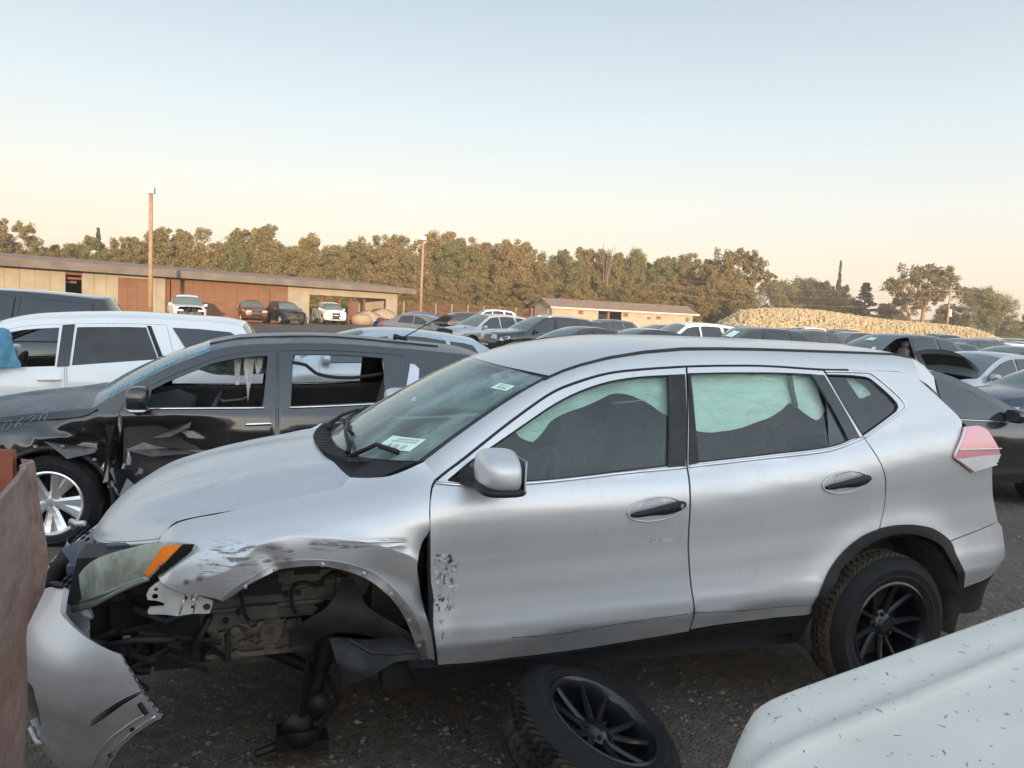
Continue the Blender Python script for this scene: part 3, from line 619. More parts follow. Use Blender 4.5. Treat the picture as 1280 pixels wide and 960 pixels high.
mb = MB(); mb.box((L2/2+.2, -.53, 2.60), (L2+1.4, .05, .24)); mb.obj('fascia', plain('pale_trim', (.42, .40, .36), .8), sh2)
# ---------------------------------------------------------------- trees
def foliage(name, a, b, thin=False):
    t = NT(name); n = t.noise(.9, 4, .6); n2 = t.noise(6, 3)
    c = t.ramp(n, [(.32, a), (.68, b)]); c = t.mix(t.math('MULTIPLY', t.ramp(n2, [(.4, 0), (.7, 1)]), .4), c, tuple(x*.55 for x in a)); t.set(Color=c, Roughness=.75, Specular_IOR_Level=.2)
    if thin:            # thin leaves let some light through
        tl = t.n.new('ShaderNodeBsdfTranslucent'); t.t.links.new(c, tl.inputs[0]); ms = t.n.new('ShaderNodeMixShader'); ms.inputs[0].default_value = .42
        t.t.links.new(t.b.outputs[0], ms.inputs[1]); t.t.links.new(tl.outputs[0], ms.inputs[2]); o = [x for x in t.n if x.type == 'OUTPUT_MATERIAL'][0]; t.t.links.new(ms.outputs[0], o.inputs[0])
    return t.m
M['leaf'] = foliage('olive_foliage', (.120, .099, .038), (.200, .160, .062)); M['leaf_rust'] = foliage('bronzed_foliage', (.138, .104, .040), (.215, .160, .064)); M['leaf_green'] = foliage('green_foliage', (.090, .092, .034), (.155, .146, .056)); M['needle'] = foliage('dark_needles', (.025, .036, .018), (.055, .065, .03)); M['needle_sun'] = foliage('warm_needles', (.090, .074, .032), (.17, .132, .056))
M['bark'] = plain('grey_brown_bark', (.13, .095, .07), .95, var=.3, sc_=3)
TREES = {}
def crown_mesh(key, clumps, per, size, leafm, seed, spread=1.0, flat=1.0):
    """leaf sized faces scattered through clumps; each face points its own way"""
    rng = np.random.default_rng(seed); C = np.array([c[:3] for c in clumps]); Rr = np.array([c[3] for c in clumps]); n = len(C)*per
    c = np.repeat(C, per, 0); r = np.repeat(Rr, per)
    d = rng.normal(size=(n, 3)); d /= np.linalg.norm(d, axis=1)[:, None]; k = rng.random(n)**.45
    p = c+d*(r*k)[:, None]*np.array([spread, spread, flat]); s = size*rng.uniform(.5, 1.3, n)
    nv = d*.8+rng.normal(size=(n, 3))*.7+np.array([0, 0, .25]); nv /= np.linalg.norm(nv, axis=1)[:, None]
    a = np.cross(nv, rng.normal(size=(n, 3))); a /= np.linalg.norm(a, axis=1)[:, None]; b = np.cross(nv, a)
    V = np.stack([p+a*s[:, None], p+b*(s*.55)[:, None], p-a*s[:, None]*.9, p-b*(s*.55)[:, None]], 1).reshape(-1, 3)
    me = bpy.data.meshes.new('crown'); me.vertices.add(len(V)); me.vertices.foreach_set('co', V.ravel()); me.loops.add(n*4); me.loops.foreach_set('vertex_index', np.arange(n*4)); me.polygons.add(n); me.polygons.foreach_set('loop_start', np.arange(0, n*4, 4)); me.update(calc_edges=True); me.materials.append(leafm); return me
def trunk_mesh(H, r, limbs, seed, top=.75):
    random.seed(seed); mb = MB(); p = [Vector((0, 0, -.3)), Vector((random.uniform(-.15, .15), 0, H*.3)), Vector((random.uniform(-.4, .4), random.uniform(-.3, .3), H*top))]; mb.tube([Vector(v) for v in crom([tuple(v) for v in p], H*.08)], [r*(1-.75*i/12) for i in range(40)][:len(crom([tuple(v) for v in p], H*.08))], 7)
    for i in range(limbs):
        z = H*random.uniform(.25, .65); a = random.uniform(0, 6.28); l = H*random.uniform(.2, .35); b = Vector((0, 0, z)); e = b+Vector((math.cos(a)*l, math.sin(a)*l, l*random.uniform(.5, 1.1))); mb.tube([b, b.lerp(e, .5)+Vector((0, 0, -.1)), e], [r*.45, r*.3, r*.1], 5)
    me = mesh('trunk', mb.V, mb.F, M['bark'], None, True, mi=mb.M); d = me.data; bpy.data.objects.remove(me); return d
def make_tree_kind(key, seed):
    random.seed(seed); cl = []
    if key.startswith('bush'):       # broad crown down to the ground, several leaders
        H = 10; lead = [(random.uniform(-2.4, 2.4), random.uniform(-1.6, 1.6), random.uniform(.72, 1.0)) for _ in range(5)]
        for i in range(250):
            lx, ly, lh = random.choice(lead); z = H*lh*random.uniform(.04, 1.0)**.85; w_ = (1-.70*(z/(H*lh))**2.4)*2.8
            a = random.uniform(0, 6.28); q = random.random()**.6; cl.append((lx+math.cos(a)*w_*q, ly+math.sin(a)*w_*q, z, random.uniform(.5, 1.1)*(1-.40*z/H)))
        m = {'0': 'leaf', '1': 'leaf_rust', '2': 'leaf_green'}[key[-1]] if key[-1] in '012' else 'leaf'; return crown_mesh(key, cl, 150, .13, M[m], seed), trunk_mesh(H, .22, 5, seed)
    if key == 'round':
        H = 10
        for i in range(150):
            a = random.uniform(0, 6.28); e = random.uniform(-.7, 1.55); q = random.random()**.35; cl.append((math.cos(a)*math.cos(e)*5.2*q, math.sin(a)*math.cos(e)*4.2*q, 5.2+math.sin(e)*4.3*q, random.uniform(.6, 1.15)))
        return crown_mesh(key, cl, 100, .165, M['leaf_green'], seed), trunk_mesh(H, .3, 6, seed)
    if key == 'pine':                # leaning trunk, spreading flat pads
        H = 10
        for (x, y, z, w_, n) in ((-3.9, 0, 7.2, 1.7, 24), (-1.4, .5, 8.2, 2.0, 30), (1.2, -.4, 9.1, 2.1, 36), (3.4, .3, 8.2, 2.1, 30), (5.2, 0, 7.0, 1.6, 20), (-2.4, -.5, 5.6, 1.8, 22), (1.0, 0, 6.8, 2.6, 40), (3.0, .5, 6.2, 1.8, 22), (.2, .2, 4.9, 2.0, 24)):
            for i in range(n): cl.append((x+random.gauss(0, w_*.5), y+random.gauss(0, w_*.5), z+random.gauss(0, w_*.26), random.uniform(.35, .75)))
        me = crown_mesh(key, cl, 60, .17, M['needle_sun'], seed, 1, .75)
        mb = MB(); mb.tube([(.6, 0, -.3), (.6, 0, 3), (.7, 0, 6), (1.0, 0, 8.8)], [.32, .28, .22, .08], 7); mb.tube([(-.3, 0, -.3), (-1.1, 0, 2.2), (-2.6, 0, 5.2), (-3.6, 0, 7)], [.26, .22, .16, .06], 7)
        for e in ((3.2, .2, 8), (4.8, 0, 7), (2.6, .3, 6.2), (-.8, .3, 8.2)): mb.tube([(.7, 0, 4.4), (1.4 if e[0] > 0 else 0, 0, 6), e], [.16, .11, .04], 5)
        o = mesh('trunk', mb.V, mb.F, plain('orange_pine_bark', (.24, .12, .065), .95, var=.3), None, True, mi=mb.M); d = o.data; bpy.data.objects.remove(o); return me, d
    if key == 'conifer':
        for i in range(150):
            z = random.uniform(.06, 1)*10; w_ = (1-z/10.2)*3.1*(.75+.25*math.cos(z*5)); a = random.uniform(0, 6.28); q = random.random()**.4; cl.append((math.cos(a)*w_*q, math.sin(a)*w_*q, z-.3*q, .28+.45*(1-z/10)))
        return crown_mesh(key, cl, 55, .18, M['needle'], seed, 1.2, .5), trunk_mesh(10, .2, 0, seed, .97)
    if key == 'spire':
        for i in range(80):
            z = random.random()*10; w_ = (1-z/10.1)**.8*.95; a = random.uniform(0, 6.28); q = random.random()**.5; cl.append((math.cos(a)*w_*q, math.sin(a)*w_*q, z, .16+.25*(1-z/10)))
        return crown_mesh(key, cl, 45, .15, M['needle'], seed, 1, 1.6), trunk_mesh(10, .15, 0, seed, .9)
    if key == 'dead':
        mb = MB(); random.seed(seed)
        for i in range(7):
            a = random.uniform(0, 6.28); l = random.uniform(.6, 1.6); mb.tube([(0, 0, -.2), (math.cos(a)*l*.4, math.sin(a)*l*.4, 6), (math.cos(a)*l, math.sin(a)*l, random.uniform(8, 10))], [.16, .09, .025], 5)
        o = mesh('trunk', mb.V, mb.F, M['bark'], None, True, mi=mb.M); d = o.data; bpy.data.objects.remove(o); return None, d
def tree(key, u, dist, top_v, label, name='tree', group=None, sc_xy=1.0, H=10.0, cat='tree'):
    """stand a tree at column u; its tip reaches row top_v of the photograph"""
    if key not in TREES: TREES[key] = make_tree_kind(key, 100+len(TREES)*7)
    hv = 355+.05*u; h = (hv-top_v)/961*dist*1.0+1.84+.1; k = h/H; cr, tr = TREES[key]
    root = empty(name, (wx(u, dist), dist, -.1), random.uniform(0, 6.28) if key not in ('pine',) else .15, label, cat, group)
    for n, d in (('crown', cr), ('trunk', tr)):
        if d is None: continue
        o = bpy.data.objects.new(n, d); link(o, root); o.scale = (k*sc_xy, k*sc_xy, k)
    return root
random.seed(21)
CNT = {}
ORD = ('first', 'second', 'third', 'fourth', 'fifth', 'sixth', 'seventh', 'eighth', 'ninth', 'tenth', 'eleventh', 'twelfth', 'thirteenth', 'fourteenth')
def where(u, what):
    z = 0 if u < 188 else 1 if u < 526 else 2 if u < 690 else 3
    CNT[(what, z)] = CNT.get((what, z), -1)+1; n = ORD[CNT[(what, z)]]
    return '%s, %s %s' % (what, n, ('from left above long shed', 'right of tall light pole', 'right of small light pole', 'from left above small shed')[z])
GT = 'trees of the overgrown row behind the yard'
LB = 'olive brown tree in the dense row behind the sheds'
tops = [(-90, 298), (-40, 292), (3, 274), (48, 304), (80, 306), (105, 294), (150, 298), (185, 300), (215, 290), (250, 288), (280, 296), (318, 291), (345, 287), (372, 292), (405, 308), (430, 302), (462, 300), (482, 297), (512, 298), (540, 289), (562, 300), (590, 300), (612, 305), (640, 302), (668, 310), (695, 306), (722, 311), (748, 314), (770, 318), (800, 322), (825, 320), (850, 318), (872, 326), (892, 333)]
for i, (u, v) in enumerate(tops):
    d = 88+ (u+90)/980*62+random.uniform(-3, 3); key = 'bush%d' % (0 if u < 420 and i % 3 else (1 if i % 2 else 0)) if i % 5 else 'bush2'
    if i % 3 == 1: key = key.replace('bush', 'bushb')
    tree(key, u, d, v, where(u, 'olive brown tree'), group=GT, sc_xy=random.uniform(.95, 1.25))
for i, u in enumerate(range(-80, 900, 46)):      # shorter ones filling in front
    d = 84+ (u+90)/980*58; tree(('bush1', 'bush0', 'bushb1', 'bushb2')[i % 4], u+random.uniform(-8, 8), d, 331+.035*u+random.uniform(-8, 8), where(u, 'low leafy tree at the foot of the row'), group='low trees at the foot of the row', sc_xy=1.5)
for i, u in enumerate(range(515, 930, 50)):
    d = 118+(u-500)/430*14; tree(('bush1', 'bushb1', 'bush0')[i % 3], u, d, 352+.02*(u-500)+random.uniform(-5, 5), where(u, 'bronzed bush standing low before the row'), name='bush', group='bronzed bushes before the tree row', sc_xy=1.7, cat='bush')
tree('conifer', 123, 125, 284, 'narrow dark conifer tip rising behind the long shed', sc_xy=.5); tree('conifer', 45, 120, 296, 'small conifer tip far left behind the long shed', sc_xy=.6)
tree('dead', 753, 138, 300, 'bare dead branches poking above the tree row', name='dead_tree', sc_xy=.8); tree('round', 790, 142, 310, 'round orange lit crown rising behind the small shed', sc_xy=.45)
tree('pine', 912, 140, 313, 'tall lopsided pine at the right end of the dense row', name='pine_tree', sc_xy=.75); tree('bush1', 905, 136, 338, 'bronzed tree below the lopsided pine', sc_xy=.9); tree('bushb1', 925, 138, 362, 'short bronzed tree at the end of the dense row', sc_xy=1.0)
tree('round', 968, 190, 349, 'yellow green round tree left of the cypress spire', sc_xy=1.0); tree('round', 1000, 195, 346, 'broad yellow green tree beside the cypress spire', sc_xy=.95); tree('bush1', 1030, 190, 352, 'brownish tree just left of the cypress spire', sc_xy=.9); tree('bush0', 1052, 192, 358, 'brownish tree under the cypress spire', sc_xy=.9); tree('bush1', 985, 180, 378, 'low bush between the round trees and the tan heap', sc_xy=1.6, name='bush', cat='bush')
tree('spire', 1044, 200, 327, 'thin cypress spire standing above the trees', name='cypress_tree', sc_xy=.65); tree('conifer', 1078, 175, 352, 'dark blue green conifer between the cypress and the pine', name='conifer_tree', sc_xy=1.6)
tree('pine', 1147, 160, 332, 'spreading pine with bare orange trunks by the power pole', name='pine_tree', sc_xy=.92); tree('bush2', 1112, 172, 372, 'dark green tree left of the spreading pine', sc_xy=1.2); tree('bush2', 1180, 175, 378, 'dark green tree behind the spreading pine', sc_xy=1.2)
tree('round', 1222, 170, 358, 'broad rounded tree right of the power pole', sc_xy=.98); tree('round', 1245, 176, 366, 'rounded tree at the right behind the power pole', sc_xy=.8); tree('bush2', 1290, 165, 390, 'dark tree cut by the right edge', sc_xy=1.0); tree('bush2', 1262, 200, 408, 'far low bush at the right beyond the rows', sc_xy=2.2, name='bush', cat='bush')
for i, u in enumerate((955, 1068, 1098, 1128)): tree('bush0', u, 150, 392+.01*u-6, ('leftmost small bush against the tan heap', 'small bush against the tan heap below the dark conifer', 'small bush against the tan heap left of the spreading pine', 'rightmost small bush against the tan heap')[i], name='bush', group='bushes against the tan heap', sc_xy=1.6, cat='bush')
tag(mesh('far_wood', *(lambda r: ([v for i in range(121) for v in ((-420+i*8, 330+20*math.sin(i), -.5), (-420+i*8, 330+20*math.sin(i)+4, 7+2.2*noise.noise(Vector((i*.37, 0, 0)))+.8*math.sin(i*1.7)), (-420+i*8, 350+20*math.sin(i), -.5))], [q for i in range(120) for q in ((3*i, 3*i+3, 3*i+4, 3*i+1), (3*i+1, 3*i+4, 3*i+5, 3*i+2))]))(0), M['leaf_green'], None, True), kind='stuff')
# ---------------------------------------------------------------- tan heap of broken timber
M['tan'] = foliage('tan_broken_wood', (.32, .255, .16), (.46, .375, .24), False)
random.seed(9); V = []; F = []; TOP = [(905, 402), (930, 388), (960, 385), (1000, 386), (1030, 388), (1070, 394), (1100, 398), (1140, 402), (1190, 406), (1218, 410), (1240, 420)]
HY = 118
def hz(u): return max(.3, (355+.05*u-itp(u, TOP))/961*HY+1.9)
P = []
for i in range(90):
    u = 900+345*i/89; h = hz(u)
    for j in range(14):
        tt = j/13; w_ = math.sin(math.pi*min(1, tt*1.0)); P.append((wx(u, HY), HY-6+tt*16, -.2+h*(math.sin(math.pi*tt)**.6)*(.93+.16*noise.noise(Vector((i*.35, j*.7, 0))))))
mb = MB(); mb.grid(P, 90, 14); heapm = mb
for i in range(6500):
    u = random.uniform(903, 1242); tt = random.uniform(.02, .55); h = hz(u); z = -.2+h*(math.sin(math.pi*tt)**.6); c = Vector((wx(u, HY)+random.uniform(-.2, .2), HY-6+tt*16, z)); r = random.uniform(.10, .27); n0 = len(mb.V)
    Mx = Matrix.Translation(c) @ Euler((random.uniform(0, 6), random.uniform(0, 6), random.uniform(0, 6))).to_matrix().to_4x4(); mb.box((0, 0, 0), (r*2.2, r*1.1, r*1.0), 0, Mx)
tag(mb.obj('wood_heap', M['tan'], None), 'long tan heap of broken timber along the far side of the yard', 'heap', kind='stuff')
# grey low mound beyond its right end
P = []
for i in range(30):
    for j in range(8): P.append((wx(1200, 135)+i*1.1, 130+j*2, -.2+2.0*math.sin(math.pi*j/7)*(1-.3*abs(i/15-1))*(1+.25*noise.noise(Vector((i*.8, j*.9, 2))))))
mb = MB(); mb.grid(P, 30, 8); tag(mb.obj('scrub_mound', M['leaf_green'], None, True), kind='structure')
# ---------------------------------------------------------------- light poles, power pole, fence
def lamp_pole(u, dist, top_v, label, r=.12, tilt=.02):
    h = (355+.05*u-top_v)/961*dist+1.84; root = empty('light_pole', (wx(u, dist), dist, -.1), 0, label, 'light pole'); mb = MB(); mb.tube([(0, 0, 0), (0, 0, h*.5), (0, 0, h)], [r*1.15, r, r*.85], 10); mb.obj('pole', M['pole'], root, True)
    k = r/.12; mb = MB(); mb.tube([(0, 0, h-.1), (.1*k, -.1*k, h+.1)], .05*k, 6); mb.box((.06*k, -.15*k, h+.18*k), (.46*k, .2*k, .34*k)); hd = mb.obj('lamp_housing', M['steel'], root)
    mb = MB(); mb.box((.06*k, -.26*k, h+.18*k), (.38*k, .03*k, .26*k)); mb.obj('lamp_glass', M['clearlens'], hd); return root
lamp_pole(188, 43.0, 243, 'tall wooden pole with a floodlight in front of the long shed', .115); lamp_pole(526, 78, 300, 'wooden pole with a small floodlight standing against the trees', .13)
pp = empty('power_pole', (wx(1183, 120), 120, -.1), 0, 'thin wooden power pole right of the spreading pine', 'power pole'); mb = MB(); hp = (355+.05*1183-357)/961*120+1.9; mb.tube([(0, 0, 0), (0, 0, hp)], [.17, .12], 8); mb.obj('pole', M['pole'], pp, True); mb = MB(); mb.box((0, 0, hp-.7), (1.8, .12, .12)); mb.obj('cross_arm', M['pole'], pp); mb = MB(); mb.tube([(.3, 0, hp*.48), (.3, 0, hp*.60)], .22, 8); mb.obj('transformer', M['clearlens'], pp)
for k, z in enumerate((hp-.62, hp-1.7, hp-3.0)):
    mb = MB(); x0 = wx(1183, 120); pts = [Vector((x0+dx, 120+.06*abs(dx), z-.1-1.1*math.sin(math.pi*min(1, abs(dx)/46)))) for dx in range(-46, 31, 4)]; mb.tube(pts, .014, 4); tag(mb.obj('power_line', M['pole'], None), ('top', 'middle', 'lowest')[k]+' overhead wire crossing in front of the pine', 'wire')
fe = empty('wire_fence', (0, 0, -.1), 0, 'rusty wire fence with thin posts in front of the tree row', 'fence')
fp = [(wx(u, 92), 92) for u in range(505, 690, 20)]
for x, y in fp: mb = MB(); mb.tube([(x, y, 0), (x, y, 2.3)], .05, 6); mb.obj('post', M['steel'], fe)
for z in (2.2, 1.2, .2): mb = MB(); mb.tube([(x, y, z) for x, y in fp], .022, 4); mb.obj('rail', M['timber'], fe)
mb = MB()
for i in range(150):
    x = fp[0][0]+(fp[-1][0]-fp[0][0])*i/149
    for s in (-1, 1): mb.tube([(x, 92, .2), (x+s*1.0, 92, 2.2)], .010, 3, 0, False)
tag(mb.obj('wire_mesh', M['timber'], fe), kind='stuff')
# rocks by the shed opening
random.seed(4)
for i, (u, r) in enumerate(((452, .75), (461, .95), (470, .8), (478, 1.1), (486, .6))):
    mb = MB(); mb.ico((0, 0, r*.55), r, 0, 2, (1.2, 1, .8), .12); o = mb.obj('rubble_lump', plain('tan_rubble', (.26, .20, .14), .9, var=.3) if 'tan_rubble' not in MATS else MATS['tan_rubble'], None, True); o.location = (wx(u, 66+i), 66+i, -.1); tag(o, ('leftmost', 'second', 'middle', 'largest', 'rightmost')[i]+' tan lump of rubble on the ground by the shed opening', 'rubble', 'rubble lumps by the shed opening')
# unseen bank added behind the camera, whose crest keeps low sun off near cars
P = []
for i in range(140):
    x = -260+i*3.4
    for j in range(10):
        tt = j/9; P.append((x, -62+tt*16, -.3+(7.9+1.3*noise.noise(Vector((i*.33, 0, 5)))+.9*noise.noise(Vector((i*1.1, j, 9))))*math.sin(math.pi*tt)**.5))
mb = MB(); mb.grid(P, 140, 10); tag(mb.obj('sun_block_bank', M['leaf'], None, True), kind='structure')
lin = lambda a, b, n: [a+(b-a)*i/(n-1) for i in range(n)]
# ---------------------------------------------------------------- wheels
def tyre_mb(Rt, Rr, wd, nseg, tread=True):
    """Rt outer radius, Rr rim radius, wd width; outer face on -Y"""
    mb = MB(); h = wd/2
    mb.lathe([(Rr, -h+.012), (Rr+.010, -h+.004), (Rr+.03, -h-.004), ((Rr+Rt)/2+.005, -h-.012), (Rt-.045, -h-.004), (Rt-.020, -h+.012), (Rt-.006, -h+.030)], nseg, 0)
    mb.lathe([(Rt-.006, h-.03), (Rt-.03, h), (Rr+.03, h), (Rr, h-.012)], nseg//2, 0)
    mb.lathe([(Rr+.03, -h-.0045), (Rr+.034, -h-.0075), (Rr+.040, -h-.0075), (Rr+.044, -h-.0060)], nseg, 0)
    if tread:
        nu, nv = nseg*4, 19; P = []
        for i in range(nu+1):
            for j in range(nv):
                v = j/(nv-1)*2-1; y = v*(h-.030); t = 2*math.pi*(i+7*abs(v)+1.6*math.sin(abs(v)*7))/nu
                r = Rt - .006*v*v*v*v
                g = i % 4 == 0 and abs(v) > .10     # sipes sweep back from the middle
                if j == 9: g = True
                if 0 < j < nv-1 or True: r -= .012 if g else 0
                P.append((r*math.cos(t), y, r*math.sin(t)))
        n0 = len(mb.F); mb.grid(P, nu+1, nv, 1)
        deep = [math.hypot(p[0], p[2]) < Rt-.0085 for p in P]; base = len(mb.V)-len(P)
        for q in range(n0, len(mb.F)):
            if sum(deep[v-base] for v in mb.F[q]) >= 3: mb.M[q] = 0
    else:
        mb.lathe([(Rt-.006, -h+.03), (Rt, -h+.06), (Rt, h-.06), (Rt-.006, h-.03)], nseg, 1)
    return mb
def spoke(mb, a, r0, r1, w0, w1, y0, y1, th, m=0, off=0.0):
    """tapered spoke at angle a; off shifts its root sideways"""
    d = Vector((math.cos(a), 0, math.sin(a))); s = Vector((-math.sin(a), 0, math.cos(a))); V = []
    for k in range(5):
        t = k/4; r = r0+(r1-r0)*t; w_ = (w0+(w1-w0)*t)/2; y = y0+(y1-y0)*t**1.6; c = d*r+s*off*(1-t)
        for sg, yy in ((-1, th*.4), (-.45, 0), (.45, 0), (1, th*.4), (.8, th), (-.8, th)): V.append(c+s*w_*sg+Vector((0, y+yy, 0)))
    F = []
    for k in range(4):
        for j in range(6): F.append((k*6+j, k*6+(j+1) % 6, k*6+6+(j+1) % 6, k*6+6+j))
    mb.add(V, F, m)
def rim_parts(parent, Rr, wd, style, mat, n=48):
    h = wd/2; mb = MB()
    mb.lathe([(Rr+.006, -h+.016), (Rr+.008, -h+.004), (Rr-.002, -h), (Rr-.014, -h+.010), (Rr-.022, -h+.035), (Rr-.03, 0), (Rr-.03, h-.02)], n, 0)
    o = mb.obj('rim', mat, parent, True, 40)
    mb = MB(); mb.lathe([(Rr-.03, .05), (.03, .055), (.0, .055)], 24, 0); mb.lathe([(.15, .045), (.15, .03), (.05, .03)], 24, 0)
    mb.obj('brake_disc', M['dark'], parent, True, 40)
    if style == 'twin':        # ten slim spokes in five pairs
        for k in range(5):
            a = 2*math.pi*k/5+.35
            for sg in (-1, 1):
                mb = MB(); spoke(mb, a+sg*.27, .035, Rr-.012, .034, .021, -h+.060, -h+.022, .03, 0, -sg*.006); mb.obj('spoke', mat, o)
    elif style == 'split':     # five broad machined spokes with a slot
        for k in range(5):
            a = 2*math.pi*k/5+.10
            for sg in (-1, 1):
                mb = MB(); spoke(mb, a+sg*.22, .03, Rr-.006, .055, .090, -h+.045, -h+.012, .035, 0, -sg*.008); mb.obj('spoke', mat, o)
    else:
        for k in range(style):
            mb = MB(); spoke(mb, 2*math.pi*k/style+.3, .03, Rr-.008, .07, .06, -h+.05, -h+.02, .03); mb.obj('spoke', mat, o)
    mb = MB(); mb.lathe([(.0, -h+.038), (.030, -h+.040), (.036, -h+.048), (.05, -h+.055), (.075, -h+.068), (.078, .02)], 24); 
    hb = mb.obj('hub', mat, o, True, 40)
    for k in range(5):
        a = 2*math.pi*k/5+.35+.63; mb = MB(); mb.lathe([(0, -.012), (.009, -.010), (.010, .012)], 6, 0, Matrix.Translation((.056*math.cos(a), -h+.056, .056*math.sin(a))))
        mb.obj('lug_nut', M['steel'] if style != 'twin' else M['gap'], o)
    return o
def wheel(parent, Rt, Rr, wd, style, mat, name='wheel', nseg=64, tread=True, tm='tread'):
    w_ = bpy.data.objects.new(name, None); link(w_, parent)
    tyre_mb(Rt, Rr, wd, nseg, tread).obj('tyre', [M['rubber'], M[tm]], w_, True, 35)
    rim_parts(w_, Rr, wd, style, mat)
    return w_

# ---------------------------------------------------------------- the silver crossover in front
YAW = R(19.0)
car = empty('wrecked_suv', (-1.03, 3.53, 0), YAW, 'silver crossover with crushed front wing, torn off bumper and no front wheel', 'car')
def L(n, st=.03): return loop(PAN[n], st)
def piece(name, key, S, mat, holes=(), both=False, fl=.018, grid=.05, push=0, st=.03, parent=car, **k):
    o = panel(name, S, L(key, st), mat, parent, [L(h, st) for h in holes], grid, fl, push, **k)
    if both: panel(name, S_main if S in (S_fender, S_frontdoor) else S, L(key, st), M['silver'] if mat in (M['silver_door'], M['silver_fender']) else mat, parent, [L(h, st) for h in holes], grid*1.3, fl, push, mirror=True)
    return o
fd = piece('front_door', 'front_door', S_frontdoor, M['silver_door'], ['front_window'], True, grid=.035)
rd = piece('rear_door', 'rear_door', S_main, M['silver'], ['rear_window'], True, grid=.04)
def creaseline(x0, x1, dz, n=60): return [(X, spl(X, DENT)+dz) for X in lin(x0, x1, n)]
fen = piece('fender', 'fender', S_fender, M['silver_fender'], grid=.017, st=.012, lines=[creaseline(-.30, .425, dz) for dz in (-.014, -.005, .005, .014)])
fen['label'] = 'crushed front wing with a creased arch'
panel('fender', S_main, L('fender'), M['silver'], car, [], .06, .018, mirror=True)
qp = piece('quarter_panel', 'quarter_panel', S_main, M['silver'], ['quarter_window'], True, grid=.04)
piece('rear_bumper', 'rear_bumper', S_main, M['silver'], (), True, fl=.03)
piece('rear_bumper_skirt', 'rear_bumper_low', S_main, M['plastic'], (), True, fl=.03)
piece('arch_cladding', 'rear_arch', S_trim, M['plastic'], (), True, fl=.03, push=.006, st=.02)
piece('sill_cladding', 'sill', S_main, M['plastic'], (), True, fl=.04, push=.003)
lip = piece('arch_flange', 'fender_lip', S_fender, M['steel'], (), fl=.02, push=.004, grid=.015, st=.012)
for i, (a, b) in enumerate([(-.175, .812), (-.075, .866), (.09, .886), (.24, .840), (.345, .752), (.425, .632), (.475, .515), (.500, .44)]):
    mb = MB(); mb.lathe([(0, -.006), (.007, -.005), (.009, .002)], 8, 0, Matrix.Translation(on(S_fender, [(a, b)], .005)[0])); mb.obj('rivet', M['satin'], lip)
# glass and pillar trims; the glass of each door belongs to its door
for mir in (False, True):
    pf = fd if not mir else car; pr_ = rd if not mir else car; pq = qp if not mir else car
    panel('door_glass', S_glass, L('front_glass'), M['glass_side'], pf, [], .08, 0, mirror=mir)
    panel('mirror_sail', S_glass, L('front_sail'), M['plastic'], pf, [], .08, .01, mirror=mir)
    panel('pillar_trim', S_trim, L('front_bpillar'), M['plastic_dusty'], pf, [], .08, .012, mirror=mir)
    panel('door_glass', S_glass, L('rear_glass'), M['glass_rear'], pr_, [], .08, 0, mirror=mir)
    panel('pillar_trim', S_trim, L('rear_bpillar'), M['plastic_dusty'], pr_, [], .08, .012, mirror=mir)
    panel('pillar_trim', S_trim, L('c_trim'), M['gloss'], pr_, [], .08, .012, mirror=mir)
    panel('corner_glass', S_glass, L('c_glass'), M['darkglass'], pr_, [], .08, .004, mirror=mir)
    panel('quarter_glass_border', S_glass, L('quarter_window'), M['gloss'], pq, [L('quarter_glass')], .06, 0, mirror=mir)
    panel('quarter_glass', S_glass, L('quarter_glass'), M['glass_rear'], pq, [], .08, 0, mirror=mir)
# seals, mouldings and gaps
def seam(name, S, pts, r, mat, push=0, parent=car, n=6, step=.03, mirror=False):
    mb = MB(); mb.tube(on(S, pts, push, step, mirror=mirror), r, n); return mb.obj(name, mat, parent, True)
for mir in (False, True):
    seam('drip_moulding', S_main, PAN['drip'][0][:13], .0065, M['gap'], -.002, mirror=mir)
    seam('belt_moulding', S_main, PAN['molding'][0], .0075, M['satin'], .001, fd if not mir else car, mirror=mir)
    seam('belt_moulding', S_main, PAN['molding'][1], .0075, M['satin'], .001, rd if not mir else car, mirror=mir)
    seam('window_moulding', S_main, PAN['qmold'][0], .006, M['satin'], .001, qp if not mir else car, mirror=mir)
def ring(key): 
    l = L(key); return l+[l[0]]
for key, p in (('front_window', fd), ('rear_window', rd), ('quarter_window', qp)): seam('window_seal', S_main, ring(key), .0045, M['gap'], -.002, p, 5, .05)
for nm, S, P_ in (('front_door', S_main, None), ('rear_door', S_main, None)):
    seam('door_seal', S, ring(nm), .011, M['gap'], -.016, car, 6, .05)
# cant rail: A pillar over the doors to the spoiler, both sides
top_edge = []
for s in (0, .2, .4, .6, .8, .97):
    top_edge.append(Vector(S_ws(s, -1)))
for X in (1.06, 1.12, 1.2, 1.33, 1.5, 1.7, 1.9, 2.12, 2.35, 2.55, 2.75, 2.95, 3.06): top_edge.append(Vector(S_roof(X, -1)))
low = [Vector(p) for p in on(S_main, PAN['drip'][0], .002, .03)]
def resamp(P, n):
    d = [0]
    for a, b in zip(P, P[1:]): d.append(d[-1]+(b-a).length)
    o = []; j = 0
    for i in range(n):
        t = d[-1]*i/(n-1)
        while j < len(P)-2 and d[j+1] < t: j += 1
        u = (t-d[j])/max(1e-9, d[j+1]-d[j]); o.append(P[j].lerp(P[j+1], min(1, u)))
    return o
dl = on(S_main, PAN['drip'][0], 0, .03)
def sidefn(x):   # drip point at a given x
    for a, b in zip(dl, dl[1:]):
        if a.x <= x <= b.x: return a.lerp(b, (x-a.x)/max(1e-9, b.x-a.x))
    return dl[0] if x < dl[0].x else dl[-1]
